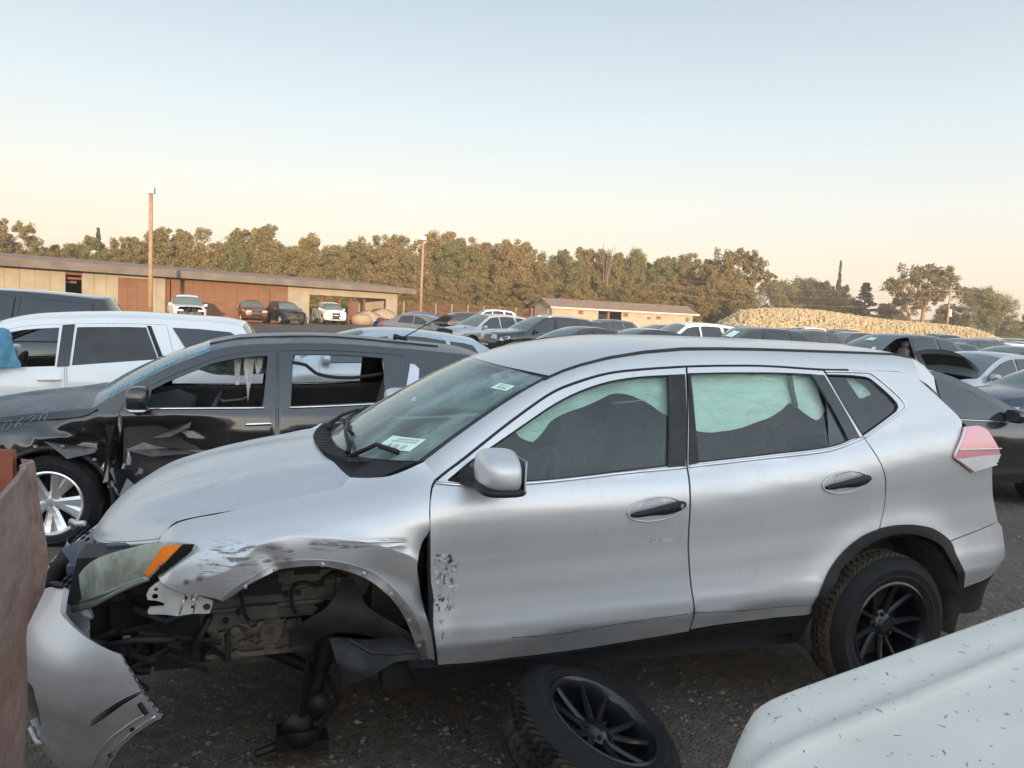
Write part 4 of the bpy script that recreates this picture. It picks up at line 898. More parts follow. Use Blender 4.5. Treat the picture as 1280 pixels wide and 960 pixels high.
for mir in (1, -1):
    A = resamp(dl, 70); B = resamp([Vector(p) for p in top_edge], 70)
    P = []; N = []
    for i in range(70):
        a, b = A[i], B[i]; na = nrm(S_main, a.x, a.z); tn = (A[min(i+1, 69)]-A[max(i-1, 0)]).normalized()
        nb = tn.cross((b-a)).normalized(); nb = -nb if nb.y > 0 else nb
        for j in range(6):
            t = j/5; p = a.lerp(b, t)+(na+nb).normalized()*.012*4*t*(1-t); n = na.lerp((nb+Vector((0, 0, .9))).normalized(), t).normalized()
            P.append(Vector((p.x, p.y*mir, p.z))); N.append(Vector((n.x, n.y*mir, n.z)))
    F = []
    for i in range(69):
        for j in range(5):
            q = (i*6+j, (i+1)*6+j, (i+1)*6+j+1, i*6+j+1); F.append(q if mir == 1 else q[::-1])
    mesh('roof_side_rail', P, F, M['silver'], car, True, N)
    # the dark ditch moulding between rail and roof
    mb = MB(); mb.tube([Vector((p.x, p.y*mir, p.z-.004)) for p in top_edge[5:]], .013, 6); mb.obj('roof_ditch_moulding', M['plastic_dusty'], car, True)
# roof, windscreen, spoiler, tailgate
def gridobj(name, S, A, B, mat, parent=car, push=0, flip=False):
    P = []; N = []
    for a in A:
        for b in B:
            n = nrm(S, a, b); P.append(Vector(S(a, b))+n*push); N.append(n)
    F = []
    nb = len(B)
    for i in range(len(A)-1):
        for j in range(nb-1):
            q = (i*nb+j, (i+1)*nb+j, (i+1)*nb+j+1, i*nb+j+1); F.append(q)
    return mesh(name, P, F, mat, parent, True, N)
lin = lambda a, b, n: [a+(b-a)*i/(n-1) for i in range(n)]
roof = gridobj('roof', S_roof, lin(1.065, 3.09, 44), lin(-.985, .985, 25), M['silver'])
gridobj('headliner', lambda X, k: tuple(Vector(S_roof(X, k))-Vector((0, 0, .035))), lin(1.1, 3.0, 24), lin(-1, 1, 13), M['liner'], roof)
ws = gridobj('windscreen', S_ws, lin(-.02, .985, 20), lin(-.97, .97, 21), M['glass_ws'])
for nm, A_, B_ in (('glass_border', lin(-.03, 1.0, 12), lin(-1.0, -.935, 3)), ('glass_border', lin(-.03, 1.0, 12), lin(.935, 1.0, 3)), ('glass_border', lin(-.04, .075, 4), lin(-.94, .94, 15)), ('glass_border', lin(.95, 1.03, 3), lin(-.94, .94, 15))):
    gridobj(nm, S_ws, A_, B_, M['gloss'], ws, -.002)
# two inspection stickers, the printed lines on them
def sticker(a0, a1, k0, k1, lines):
    o = gridobj('sticker', S_ws, lin(a0, a1, 3), lin(k0, k1, 5), M['paper'], ws, .0025)
    mb = MB()
    for (u, v, du, dv) in lines:
        q = [S_ws(a0+(a1-a0)*x, k0+(k1-k0)*y) for x, y in ((u, v), (u+du, v), (u+du, v+dv), (u, v+dv))]
        nn = nrm(S_ws, (a0+a1)/2, (k0+k1)/2)*.0045; mb.add([Vector(p)+nn for p in q], [(0, 1, 2, 3)])
    mb.obj('print', M['ink'], o)
sticker(.085, .205, -.86, -.60, [(.12, .2, .3, .12), (.12, .42, .3, .12), (.12, .64, .3, .1), (.58, .1, .1, .7), (.76, .1, .1, .6)])
sticker(.76, .83, -.90, -.76, [(.2, .2, .25, .25), (.2, .55, .4, .2), (.7, .2, .1, .6)])
# spoiler: a wedge over the tailgate
P = []
for i in range(12):
    t = i/11
    for j, k in enumerate(lin(-1, 1, 15)):
        y = .575*k; X = 2.955+(.265+.06*(1-k*k))*t; z = Vector(S_roof(2.955, k)).z-.014*t-.075*t*t*abs(k)**6-.02*t*t
        P.append((X, y*(1+.02*t), z))
mb = MB(); mb.grid(P, 12, 15); E_ = P[-15:]
mb.grid([p for p in E_]+[(x-.03, y, z-.055) for x, y, z in E_], 2, 15); 
for side in (0, 14):
    a = [P[i*15+side] for i in range(12)]; y0 = -1 if side == 0 else 1
    low_ = [(x, y+.045*y0*(1-(i/11)*.4), z-.10+.02*i/11) for i, (x, y, z) in enumerate(a)]
    mb.grid([q for p, l in zip(a, low_) for q in (p, l)], 12, 2, 0, None, side == 14)
mb.obj('spoiler', M['silver'], car, True, 50)
def S_tail(t, k):
    X = itp(t, [(0, 2.95), (.25, 3.14), (.4, 3.22), (.5, 3.36), (.62, 3.44), (.8, 3.50), (1, 3.48)]); Z = itp(t, [(0, 1.60), (.25, 1.42), (.4, 1.36), (.5, 1.18), (.62, 1.0), (.8, .75), (1, .40)])
    w_ = m_raw(X, Z)-.012; return (X+.14*(1-abs(k)**2.5), k*w_, Z)
gridobj('tailgate', S_tail, lin(.34, 1, 16), lin(-1, 1, 15), M['silver']); gridobj('rear_window', S_tail, lin(0, .345, 8), lin(-1, 1, 15), M['glass_tint'])
for mir in (False, True):
    tl = panel('tail_lamp', S_main, L('tail_lamp', .02), M['redlens'], car, [], .03, .05, .010, mirror=mir)
    mb = MB()
    for t in (0, 1, 2, 3):
        mb.tube(on(S_main, [(3.075+.033*t, 1.226-.0155*t), (3.385-.003*t, 1.240-.016*t)], .0125, .03, mirror=mir), .0035, 6)
    mb.obj('lens_ribs', M['clearlens'], tl, True)
    panel('reversing_lens', S_main, [(3.066, 1.232), (3.15, 1.238), (3.25, 1.243), (3.385, 1.246), (3.355, 1.191), (3.28, 1.178), (3.207, 1.165)], M['clearlens'], tl, [], .018, 0, .0190, mirror=mir)
    mb = MB(); mb.tube(on(S_main, [(3.085, 1.275), (3.39, 1.272)], .0125, .03, mirror=mir), .004, 5); mb.tube(on(S_main, [(3.056, 1.238), (3.056, 1.254), (3.143, 1.376)], .011, .02, mirror=mir), .006, 5); mb.obj('bright_strip', M['clearlens'], tl, True)
# bonnet
hood = gridobj('hood', S_hood, [.0, .006, .015, .03, .05, .07, .1, .13, .16, .2, .24, .3, .36, .43, .5, .58, .66, .75, .83, .92, 1.0], lin(-1, 1, 41), M['silver_hood'])
mb = MB(); mb.tube([Vector(S_hood(0, y))+Vector((.006, 0, -.012)) for y in lin(-1, 1, 24)], .012, 6); mb.obj('hood_edge', M['silver'], hood, True)
seam('hood_gap', S_main, PAN['hood_cut'][0], .006, M['gap'], -.010)
# cowl, wipers
P = []
for i, s in enumerate((0, 1)):
    for y in lin(-.70, .70, 21):
        a = Vector(S_hood(1.0, y/.71)) + Vector((-.02, 0, -.012)); b = Vector(S_ws(0.02, max(-.96, min(.96, y/.72))))+Vector((0, 0, -.006))
        P.append(a if s == 0 else b)
mb = MB(); mb.grid(P, 2, 21); cowl = mb.obj('cowl_panel', M['plastic'], car, True)
mb = MB()
for i in range(24):
    y = -.5+i*.042; a = Vector(S_hood(1.0, y/.71)); b = Vector(S_ws(.02, y/.72)); p = a.lerp(b, .5)
    mb.box(p+Vector((0, 0, .006)), (.09, .014, .008))
mb.obj('cowl_slats', M['plastic_dusty'], cowl)
def wiper(y0, y1, s1):
    mb = MB(); a = Vector(S_hood(1.0, y0/.71))+Vector((.07, 0, .03)); b = Vector(S_ws(s1, y1))+nrm(S_ws, s1, y1)*.02
    mb.tube([a, a+Vector((.01, .02, .025)), a.lerp(b, .5)+Vector((-.01, 0, .02)), b], [.013, .012, .009, .006], 6)
    arm = mb.obj('wiper_arm', M['plastic'], car, True)
    mb = MB(); c = [Vector(S_ws(s1+.03*(1-t)*0-.02+.01*t, y1-.42+.62*t))+nrm(S_ws, .1, y1)*.010 for t in lin(0, 1, 9)]
    mb.tube(c, .008, 5); mb.obj('wiper_blade', M['gap'], arm, True)
wiper(-.38, .22, .15); wiper(.25, .66, .14)
mb = MB(); mb.tube([Vector(S_hood(1, -.59))+Vector((.06, 0, .02)), Vector(S_ws(.06, -.66))+Vector((-.01, 0, .03)), Vector(S_ws(.03, -.83))+Vector((0, 0, .02))], .011, 6); mb.obj('wiper_arm', M['plastic'], car, True)
# door mirror
def superq(c, r, e, n=20, m=14, M_=None):
    P = []
    f = lambda v, p: math.copysign(abs(v)**p, v)
    for i in range(m+1):
        th = -math.pi/2+math.pi*i/m
        for j in range(n+1):
            ph = 2*math.pi*j/n
            P.append((c[0]+r[0]*f(math.cos(th), e)*f(math.cos(ph), e), c[1]+r[1]*f(math.cos(th), e)*f(math.sin(ph), e), c[2]+r[2]*f(math.sin(th), e)))
    return P, m+1, n+1
for s in (-1, 1):
    P, a, b = superq((0, 0, 0), (.088, .115, .076), .62); Q = []
    for x, y, z in P:
        k = (y+.115)/.23                      # 0 at the outer end
        z2 = z*(.86+.20*k)+.012*(k-.5) + (.010 if z < 0 else 0)*(1-k); x2 = x*(.80+.25*k) + .02*(1-k)
        x2 = min(x2, .068)                   # flat glass side at the back
        Q.append((x2, y, z2))
    Mx = Matrix.Translation((.690, -1.05, 1.250)) @ Matrix.Rotation(R(-8), 4, 'Z')
    Q = [Mx @ Vector(q) for q in Q]; Q = [Vector((q.x, q.y*(1 if s < 0 else -1), q.z)) for q in Q]
    mb = MB(); mb.grid(Q, a, b, 0, None, s < 0); mir = mb.obj('door_mirror', M['silver'], car, True, 60)
    mb = MB(); PL = []
    for p in Q:
        if p.z < 1.196: PL.append(p)
    P2, a2, b2 = superq((.70, -1.045, 1.190), (.088, .112, .020), .6)
    mb.grid([Vector((x, y if s < 0 else -y, z)) for x, y, z in P2], a2, b2, 0, None, s < 0)
    mb.tube([Vector((.71, s*1.02, 1.200)), Vector((.66, s*.95, 1.195)), Vector((.625, s*.865, 1.195))], [.030, .034, .042], 8)
    mb.obj('mirror_foot', M['plastic'], mir, True)
    mb = MB(); mb.box((.766, s*1.05, 1.250), (.006, .185, .11)); mb.obj('mirror_glass', M['chrome'], mir)
# door handles: dished recess, black grip
for hx, hz, dx in ((1.435, 1.05, .122), (2.402, 1.139, .12)):
    for mirr in (False, True):
        par = car if mirr else (fd if hx < 2 else rd)
        mb = MB(); c = on(S_main, [(hx-.015, hz+.002)], .002, mirror=mirr)[0]; sy = 1 if mirr else -1
        tilt = .07
        def el(rx, rz, py, n=28): return [(hx-.01+rx*math.cos(2*math.pi*k/n), hz+rz*math.sin(2*math.pi*k/n)+.00+tilt*rx*math.cos(2*math.pi*k/n)) for k in range(n)]
        o1 = on(S_main, el(.138, .056, 0), .0015, mirror=mirr); o2 = on(S_main, el(.128, .049, 0), .004, mirror=mirr); 
        mb.tube(o2+[o2[0]], .004, 5); rec = mb.obj('handle_rim', M['silver'], par, True)
        mb = MB(); cc = on(S_main, [(hx-.02+.052*math.cos(2*math.pi*k/24), hz+.052*math.sin(2*math.pi*k/24)) for k in range(24)], .0025, mirror=mirr); 
        ci = on(S_main, [(hx-.02, hz)], .0005, mirror=mirr)[0]; mb.add(cc+[ci], [(k, (k+1) % 24, 24) if not mirr else ((k+1) % 24, k, 24) for k in range(24)]); mb.obj('handle_recess', M['silver_hood'], par, True)
        mb = MB(); pts = [(hx-dx, hz-.020), (hx-dx*.8, hz-.014), (hx-.03, hz-.001), (hx+.03, hz+.006), (hx+dx*.8, hz+.016), (hx+dx, hz+.018)]
        ph = [on(S_main, [q], h, mirror=mirr)[0] for q, h in zip(pts, (.008, .018, .028, .030, .022, .014))]
        hp = [Vector(v) for v in crom([tuple(p) for p in ph], .02)]; nn = len(hp)
        V = []
        for i, p in enumerate(hp):
            t = i/(nn-1); hh = .013+.010*sst(.1, .75, t) if t < .9 else .021; hh *= min(1, .55+t*5, .55+(1-t)*8)
            for k in range(8): V.append(p+Vector((0, sy*.009*math.cos(2*math.pi*k/8), hh*math.sin(2*math.pi*k/8))))
        mb.add(V, [(i*8+k, i*8+(k+1) % 8, i*8+8+(k+1) % 8, i*8+8+k) for i in range(nn-1) for k in range(8)]+[tuple(range(8)), tuple(range((nn-1)*8, nn*8))])
        hd = mb.obj('door_handle', M['plastic'], par, True, 60)
        if hx < 2: mb = MB(); mb.lathe([(0, -.003), (.009, -.002), (.009, .004)], 12, 0, Matrix.Translation(ph[4]+Vector((0, sy*.010, 0)))); mb.obj('keyhole', M['chrome'], hd)

for key, par in ((0, fd), (1, rd)):
    pts = on(S_main, PAN['bcrease'][key], .0005, .03); mb = MB(); mb.tube(pts, [.0008+.0022*abs(noise.noise(Vector((p.x*7, 0, 1)))) for p in pts], 5); mb.obj('dark_crease_line', M['plastic'], par, True)  # thin dark line of uneven width along the lower door crease
# headlamp, hanging off its mounts: lens, amber corner, black rear part, housing behind
hlo = panel('headlight', S_head, L('headlamp', .015), M['glass_lamp'], car, [], .02, .02)
hlo['label'] = 'hazed headlamp with an orange corner marker'
panel('headlight_bowl', S_head, L('headlamp', .02), plain('lamp_reflector', (.36, .38, .33), .35, .3, var=.3, sc_=20), hlo, [], .03, 0, -.035)
panel('amber_marker', S_head, L('head_amber', .015), M['amber'], hlo, [], .02, .006, .004)
mb = MB(); mb.tube(on(S_head, [(-.459, .885), (-.447, .893)], .007), .008, 5); mb.obj('marker_bulb', M['redlens2'], hlo)
panel('lamp_rear_trim', S_head, L('head_black', .015), M['gloss'], hlo, [], .02, .008, .003)
mb = MB(); mb.tube(on(S_head, [(-.775, .690), (-.70, .735), (-.62, .780), (-.55, .820), (-.50, .842)], .002, .02), .007, 5)
mb.tube(on(S_head, [(-.768, .668), (-.69, .714), (-.62, .766), (-.55, .81), (-.497, .838)], .0, .02), .010, 6); mb.obj('lens_rim', M['lensrim'], hlo, True)
for i in range(5):
    mb = MB(); a = -.735+.043*i; b = .705+.028*i; P = on(S_head, [(a, b), (a+.030, b+.019), (a+.026, b+.034), (a-.004, b+.015)], -.012); mb.add(P, [(0, 1, 2, 3)]); mb.obj('reflector_facet', M['clearlens'], hlo)
mb = MB()
mb.box((-.63, -.54, .79), (.30, .22, .16), 0, None, .8); mb.box((-.50, -.62, .80), (.12, .2, .09)); mb.tube([(-.58, -.66, .74), (-.50, -.70, .74), (-.44, -.66, .78)], .02, 6)
mb.obj('headlight_housing', M['plastic'], hlo, False)
mb = MB(); P0 = [(-.772, -.585, .675), (-.735, -.60, .645), (-.705, -.60, .628), (-.712, -.60, .652), (-.75, -.60, .69)]
mb.add(P0+[(x, y+.03, z) for x, y, z in P0], [(0, 1, 2, 3, 4), (0, 5, 6, 1), (1, 6, 7, 2), (2, 7, 8, 3), (3, 8, 9, 4)]); mb.obj('lamp_tab', M['clearlens'], hlo)
# slam panel, shutter and grille remains over the nose
mb = MB()
mb.box((-.58, 0, .83), (.14, 1.2, .03)); mb.box((-.68, -.05, .77), (.08, .9, .04)); [mb.box((-.74+.012*i, -.40+.012*i, .745+.022*i), (.10, .05, .006)) for i in range(5)]; 
mb.box((-.69, -.42, .842), (.10, .05, .012)); mb.box((-.60, -.50, .872), (.15, .03, .012)); 
mb.obj('radiator_support', plain('blue_grey_plastic', (.075, .085, .105), .5, var=.25), car)
mb = MB(); mb.add([(-.845, -.42, .845), (-.78, -.42, .875), (-.66, -.46, .86), (-.72, -.46, .79), (-.80, -.44, .78)], [(0, 1, 2, 3, 4)]); mb.box((-.77, -.36, .815), (.09, .05, .04)); mb.box((-.80, -.2, .77), (.04, .5, .03)); mb.obj('grille_surround', plain('blue_grey_trim', (.10, .115, .14), .42, var=.2), car)
mb = MB()
for i in range(9):
    for j in range(7):
        mb.tube([(-.90+.012*i, -.34+.02*i, .60+.026*j+.012*i), (-.885+.012*i, -.34+.02*i, .612+.026*j+.012*i)], .006, 4)
mb.obj('grille_mesh', M['plastic_dusty'], car)
mb = MB(); pl = [(-.975, .0, .52), (-.94, -.2, .60), (-.88, -.32, .72), (-.83, -.36, .80)]
mb.tube(crom(pl, .03), [.035]*len(crom(pl, .03)), 8); mb.obj('grille_lower_bar', M['plastic_dusty'], car, True)
mb = MB(); mb.add([(-.90, -.10, .74), (-.845, -.36, .80), (-.80, -.42, .845), (-.83, -.38, .86), (-.88, -.12, .80)], [(0, 1, 2, 3, 4)]); mb.obj('grille_wing', M['silver'], car)
mb = MB(); mb.tube(crom([(-.90, .1, .78), (-.88, -.05, .85), (-.83, -.2, .88), (-.80, -.22, .885)], .02), .012, 8); mb.obj('grille_bright_bar', M['silver'], car, True)
# bracket the bumper used to clip to
BR = [(-.495, .799), (-.475, .818), (-.459, .828), (-.43, .806), (-.402, .790), (-.354, .775), (-.32, .756), (-.284, .741), (-.287, .72), (-.295, .693), (-.354, .697), (-.40, .700), (-.445, .708), (-.494, .709), (-.499, .72), (-.492, .733), (-.446, .738), (-.444, .750), (-.47, .757), (-.498, .762), (-.503, .78)]
def S_br(a, b): return (a, -.80+.018*sst(-.40, -.38, a)-.012*sst(-.46, -.44, a)+.05*max(0, b-.80), b)
holes = [[(cx+r*math.cos(k*math.pi/4), cz+r*math.sin(k*math.pi/4)) for k in range(8)] for cx, cz, r in ((-.472, .797, .0075), (-.475, .772, .011), (-.376, .757, .008), (-.352, .722, .007), (-.305, .718, .014))]
bro = panel('bumper_bracket', S_br, loop([BR[:1]+[p] for p in []] or [[p] for p in BR], .02), plain('zinc_bracket', (.62, .62, .60), .45, .35, var=.12, sc_=20), car, holes, .02, .012)
mb = MB()
for cx, cz, r in ((-.345, .757, .013), (-.345, .757, .008)): mb.lathe([(r, -.004), (r*.8, -.006), (r*.6, -.004)], 14, 0, Matrix.Translation(S_br(cx, cz)))
mb.tube([S_br(-.375, .776), S_br(-.395, .702)], .003, 4); mb.tube([S_br(-.335, .765), S_br(-.35, .70)], .003, 4); mb.obj('pressed_ribs', M['satin'], bro, True)
# inside the front wheel arch
mb = MB()
def sheet(pts, y, d=.03, m=0, warp=0):
    V = [(x, y+warp*math.sin(7*x+5*z), z) for x, z in pts]; n = len(V)
    mb.add(V+[(a, b+d, c) for a, b, c in V], [tuple(range(n))[::-1], tuple(range(n, 2*n))]+[(i, (i+1) % n, n+(i+1) % n, n+i) for i in range(n)], m)
sheet([(-.46, .60), (-.40, .72), (-.306, .74), (-.135, .78), (.08, .82), (.30, .80), (.34, .70), (.263, .573), (.118, .557), (-.101, .555), (-.305, .520)], -.545)
for a, b in (((-.30, .655), (.25, .700)), ((-.30, .600), (.24, .620))): mb.tube([(a[0], -.55, a[1]), (b[0], -.55, b[1])], .012, 6)
mb.box((.05, -.56, .735), (.20, .03, .045)); mb.box((-.12, -.57, .60), (.14, .03, .05)); mb.box((.20, -.57, .66), (.05, .05, .13))
ap = mb.obj('inner_wing', M['bay'], car)
mb = MB(); mb.box((-.11, -.565, .70), (.15, .012, .075)); mb.obj('inner_wing_opening', M['dark'], ap)
mb = MB(); mb.box((.06, -.572, .755), (.10, .012, .03)); mb.obj('inner_wing_opening', M['dark'], ap)
for x, z in ((-.02, .655), (.03, .66), (-.20, .60), (.12, .69), (-.245, .565), (-.09, .585)): mb = MB(); mb.lathe([(0, -.567), (.011, -.566), (.011, -.55)], 10, 0, Matrix.Translation((x, 0, z))); mb.obj('bolt_hole', M['dark'], ap)
for pts in ([(.011, .700), (.05, .712), (.10, .690), (.13, .725), (.18, .742), (.21, .71)], [(.011, .700), (.0, .66), (.008, .61), (.02, .585)], [(-.19, .72), (-.185, .66), (-.175, .60), (-.16, .57)]):
    mb = MB(); mb.tube([(x, -.585, z) for x, z in crom(pts, .02)], .008, 6); mb.obj('brake_hose', M['gap'], car, True)
mb = MB(); random.seed(3)
mb.box((-.13, -.42, .46), (.36, .14, .13)); mb.lathe([(0, -.02), (.045, -.02), (.05, -.012), (.06, -.008), (.062, .06)], 20, 0, Matrix.Translation((-.07, -.50, .485)))
mb.lathe([(.05, -.022), (.045, -.026), (.040, -.022)], 20, 0, Matrix.Translation((-.07, -.50, .485)))
for i in range(26):
    x, z = random.uniform(-.31, .03), random.uniform(.395, .53); r = random.uniform(.008, .022)
    mb.lathe([(0, -.03), (r, -.028), (r*1.1, .05)], 8, 0, Matrix.Translation((x, -.485, z)))
for i in range(8):
    x, z = random.uniform(-.30, .0), random.uniform(.40, .53); mb.tube([(x, -.50, z), (x+random.uniform(-.06, .06), -.51, z+random.uniform(-.05, .05))], .009, 5)
mb.box((-.15, -.485, .40), (.34, .06, .02)); mb.obj('gearbox', M['alloy'], car, True, 40)
mb = MB()
mb.box((-.45, -.02, .55), (.30, .84, .40)); mb.box((-.70, 0, .55), (.08, .9, .34)); mb.box((-.55, -.46, .60), (.22, .12, .16)); mb.box((-.42, -.52, .50), (.16, .10, .22)); mb.box((-.62, -.50, .42), (.20, .10, .10)); mb.box((-.1, 0, .55), (.9, .8, .36)); mb.tube([(-.30, -.62, .62), (-.36, -.62, .48)], .015, 6); 
for i in range(14):
    x, z = random.uniform(-.72, -.33), random.uniform(.34, .62); mb.tube([(x, -.60+random.uniform(0, .1), z), (x+random.uniform(-.12, .12), -.62, z+random.uniform(-.06, .06)), (x+random.uniform(-.2, .2), -.60, z+random.uniform(-.1, .1))], .012, 5)
mb.obj('engine_bay_lump', M['dark'], car)
mb = MB(); mb.tube([(-.300, -.64, .615), (-.365, -.64, .480)], .012, 6); mb.tube([(-.56, -.66, .68), (-.45, -.68, .63), (-.36, -.66, .66)], .016, 6); mb.tube([(-.70, -.62, .52), (-.56, -.66, .56), (-.42, -.66, .55)], .013, 6); mb.obj('stay_rod', M['plastic_dusty'], car, True)
# torn wheel arch liner, two hanging flaps of ribbed black sheet
def flap(name, pts, S, mat, st=.025):
    return panel(name, S, loop([[p] for p in pts] if False else [pts+[pts[0]]], st), mat, car, [], .022, .004)
def S_l1(a, b): return (a, -.70-.05*math.sin(9*a+3)+.035*math.sin(17*b+4*a)-.25*(.60-b)*.3, b)
def S_l2(a, b): return (a, -.86+.03*math.sin(20*a)+.22*(b-.44)+.012*math.sin(45*b+10*a), b)
flap('arch_liner', [(-.008, .565), (.06, .61), (.13, .64), (.175, .69), (.20, .735), (.225, .725), (.262, .688), (.28, .64), (.34, .60), (.42, .56), (.485, .50), (.40, .50), (.25, .515), (.15, .52), (.07, .475), (-.01, .508)], S_l1, M['plastic_dusty'])
flap('arch_liner', [(.13, .565), (.20, .575), (.32, .555), (.43, .535), (.475, .47), (.36, .455), (.26, .43), (.190, .415), (.165, .47), (.145, .52)], S_l2, M['plastic_dusty'])
mb = MB(); mb.tube([(x, -.93+.1*(z-.4), z) for x, z in ((.19, .60), (.27, .545), (.36, .53), (.42, .535), (.445, .525))], .007, 5); mb.obj('liner_rib', M['plastic_dusty'], car, True)
# dark back wall of the arch
P = []
for i in range(19):
    t = math.pi*(-.05+.80*i/18)
    for y in (-.84, -.38): P.append((.08+.50*math.cos(t), y, .42+.44*math.sin(t)))
mb = MB(); mb.grid(P, 19, 2); mb.add([(.58, -.38, .3), (.58, -.38, .95), (-.4, -.38, .95), (-.4, -.38, .3)], [(0, 1, 2, 3)]); mb.obj('wheel_housing', M['bay'], car, True, 40)
# hanging hub knuckle on its strut
mb = MB()
mb.tube([(.165, -.55, .62), (.15, -.55, .45), (.12, -.56, .30), (.085, -.57, .18), (.06, -.58, .09)], [.036, .042, .036, .030, .038], 10)
mb.tube([(.075, -.58, .40), (.06, -.60, .27), (.045, -.60, .12)], .012, 6)
for k in range(6): mb.lathe([(.03, -.012), (.062-.004*k, 0), (.03, .012)], 14, 0, Matrix.Translation((.158-.007*k, -.55, .60-.030*k)) @ Matrix.Rotation(R(90), 4, 'X'))
mb.ico((.11, -.60, .20), .055, 0, 1, (1, .8, 1.2), .2); mb.ico((.02, -.60, .12), .045, 0, 1, (1.2, .8, 1), .25); mb.tube([(.13, -.62, .36), (.19, -.64, .22), (.12, -.62, .10)], .010, 5)
mb.lathe([(0, -.05), (.05, -.045), (.085, -.01), (.085, .02), (0, .03)], 14, 0, Matrix.Translation((.05, -.58, .065)) @ Matrix.Rotation(R(70), 4, 'X'))
mb.box((.02, -.58, .06), (.13, .10, .07), 0, Matrix.Rotation(0, 4, 'X')); mb.tube([(.02, -.58, .05), (-.06, -.60, .035), (-.125, -.62, .03)], [.022, .018, .016], 8)
mb.box((.11, -.58, .03), (.10, .09, .05)); mb.tube([(.16, -.5, .40), (.40, -.35, .36)], .03, 8); mb.tube([(.10, -.5, .3), (-.2, -.3, .38)], .025, 8)
mb.obj('hub_carrier', plain('oily_cast_iron', (.010, .0095, .009), .55, .3, var=.4), car, True, 50)
# bumper cover torn loose at this corner
bo = loop([[(2.1, .62), (1.6, .62), (1.2, .635), (.80, .70), (.60, .765), (.50, .79), (.472, .788)], [(.472, .788), (.422, .724)], [(.422, .724), (.31, .689), (.22, .657), (.133, .629)], [(.133, .629), (.088, .562), (.036, .47), (-.007, .41)], [(-.007, .41), (.051, .373), (.118, .314), (.179, .222), (.22, .14)], [(.22, .14), (.5, .13), (1.0, .16), (1.6, .16), (2.1, .2)], [(2.1, .2), (2.1, .62)]], .03)
slot = loop([PAN['bump_slot'][0]], .02)
bm_ = panel('bumper_cover', S_bump, bo, M['silver'], car, [slot], .04, .022, 0, flip=True)
bm_['label'] = 'torn silver bumper cover with a dark fog lamp slot'
panel('fog_lamp_bezel', lambda a, b: S_bump(a, b), slot, M['dark'], bm_, [], .04, 0, -.03, flip=True)
mb = MB(); mb.tube(on(S_bump, [(.462, .26), (.50, .245), (.545, .285)], .004, .02, flip=True), .012, 6); mb.obj('slot_lip', M['silver'], bm_, True)
mb = MB(); mb.tube(on(S_bump, crom([(.185, .235), (.125, .325), (.06, .384), (.012, .418)], .02), .002, flip=True), .004, 5)
pts = crom([(.235, .22), (.175, .322), (.10, .39), (.04, .43)], .02); mb.tube(on(S_bump, pts, .001, flip=True), .0035, 5); mb.obj('arch_lip_fold', M['satin'], bm_, True)
mb = MB()
for i in range(9):
    t = i/8; a = .128-.125*t; b = .610-.18*t; P = on(S_bump, [(a, b), (a-.016, b-.006), (a-.020, b-.022), (a-.006, b-.026)], -.004, flip=True); mb.tube(P, .0025, 4)
mb.obj('clip_tabs', M['plastic_dusty'], bm_)
mb = MB(); mb.tube(on(S_bump, [(.062, .470), (.050, .446), (.040, .430)], .0015, flip=True), .009, 6); mb.obj('bumper_slot', M['gap'], bm_)
for (a, b) in ((.088, .372), (.165, .272)): mb = MB(); mb.lathe([(0, 0), (.009, .0)], 10, 0, Matrix.Translation(on(S_bump, [(a, b)], .0035, flip=True)[0])); mb.obj('bolt_hole', M['gap'], bm_)
mb = MB()
for i in range(7):
    a0 = .065+.005*i; pts = crom([(.045+.012*i, .512-.008*i), (.10+.01*i, .490-.012*i), (.16+.006*i, .452-.014*i), (.215+.002*i, .405-.010*i)], .02)
    if i < 3: mb.tube(on(S_bump, pts, .0005, flip=True), [.0012+.0018*math.sin(math.pi*k/(len(pts)-1)) for k in range(len(pts))], 4)
mb.obj('scrape_mark', M['plastic'], bm_, True)
mb = MB(); mb.tube(on(S_bump, crom([(.60, .775), (.53, .795), (.475, .792)], .012), .006, flip=True), .007, 5)
for k in range(9): mb.lathe([(0, -.006), (.006, -.005), (.006, .004)], 6, 0, Matrix.Translation(on(S_bump, [(.59-.013*k, .777+.0016*k)], .012, flip=True)[0]))
mb.obj('torn_clips', M['gap'], bm_)
# floor pan, sills, rear wheel well
mb = MB(); mb.box((1.5, 0, .36), (2.3, 1.5, .10)); mb.box((3.1, 0, .48), (.8, 1.3, .16)); mb.box((1.4, 0, .30), (3.0, .25, .10)); mb.tube([(2.74, -.8, .37), (2.74, .8, .37)], .04, 8); mb.obj('floor_pan', M['dark'], car)
for s in (-1, 1):
    P = []
    for i in range(15):
        t = math.pi*(-.10+1.2*i/14)
        for y in (.885, .5): P.append((2.76+.455*math.cos(t), s*y*(1 if y < .8 or True else 1), .45+.41*math.sin(t)))
    mb = MB(); mb.grid(P, 15, 2); mb.add([(3.22, s*.5, .25), (3.22, s*.5, .9), (2.30, s*.5, .9), (2.30, s*.5, .25)], [(0, 1, 2, 3)]); mb.obj('wheel_housing', M['bay'], car, True, 40)
w1 = wheel(car, .358, .225, .225, 'twin', M['rim_black'], tm='tread_brown'); w1.location = (2.79, -.775, .392); w1.rotation_euler = (R(-2), .5, 0)
w2 = wheel(car, .365, .225, .225, 5, M['rim_black'], nseg=24, tread=False); w2.location = (2.79, .775, .372); w2.rotation_euler = (0, 0, R(180))
w3 = wheel(car, .365, .225, .225, 5, M['rim_black'], nseg=24, tread=False); w3.location = (.02, .775, .33); w3.rotation_euler = (0, 0, R(180))
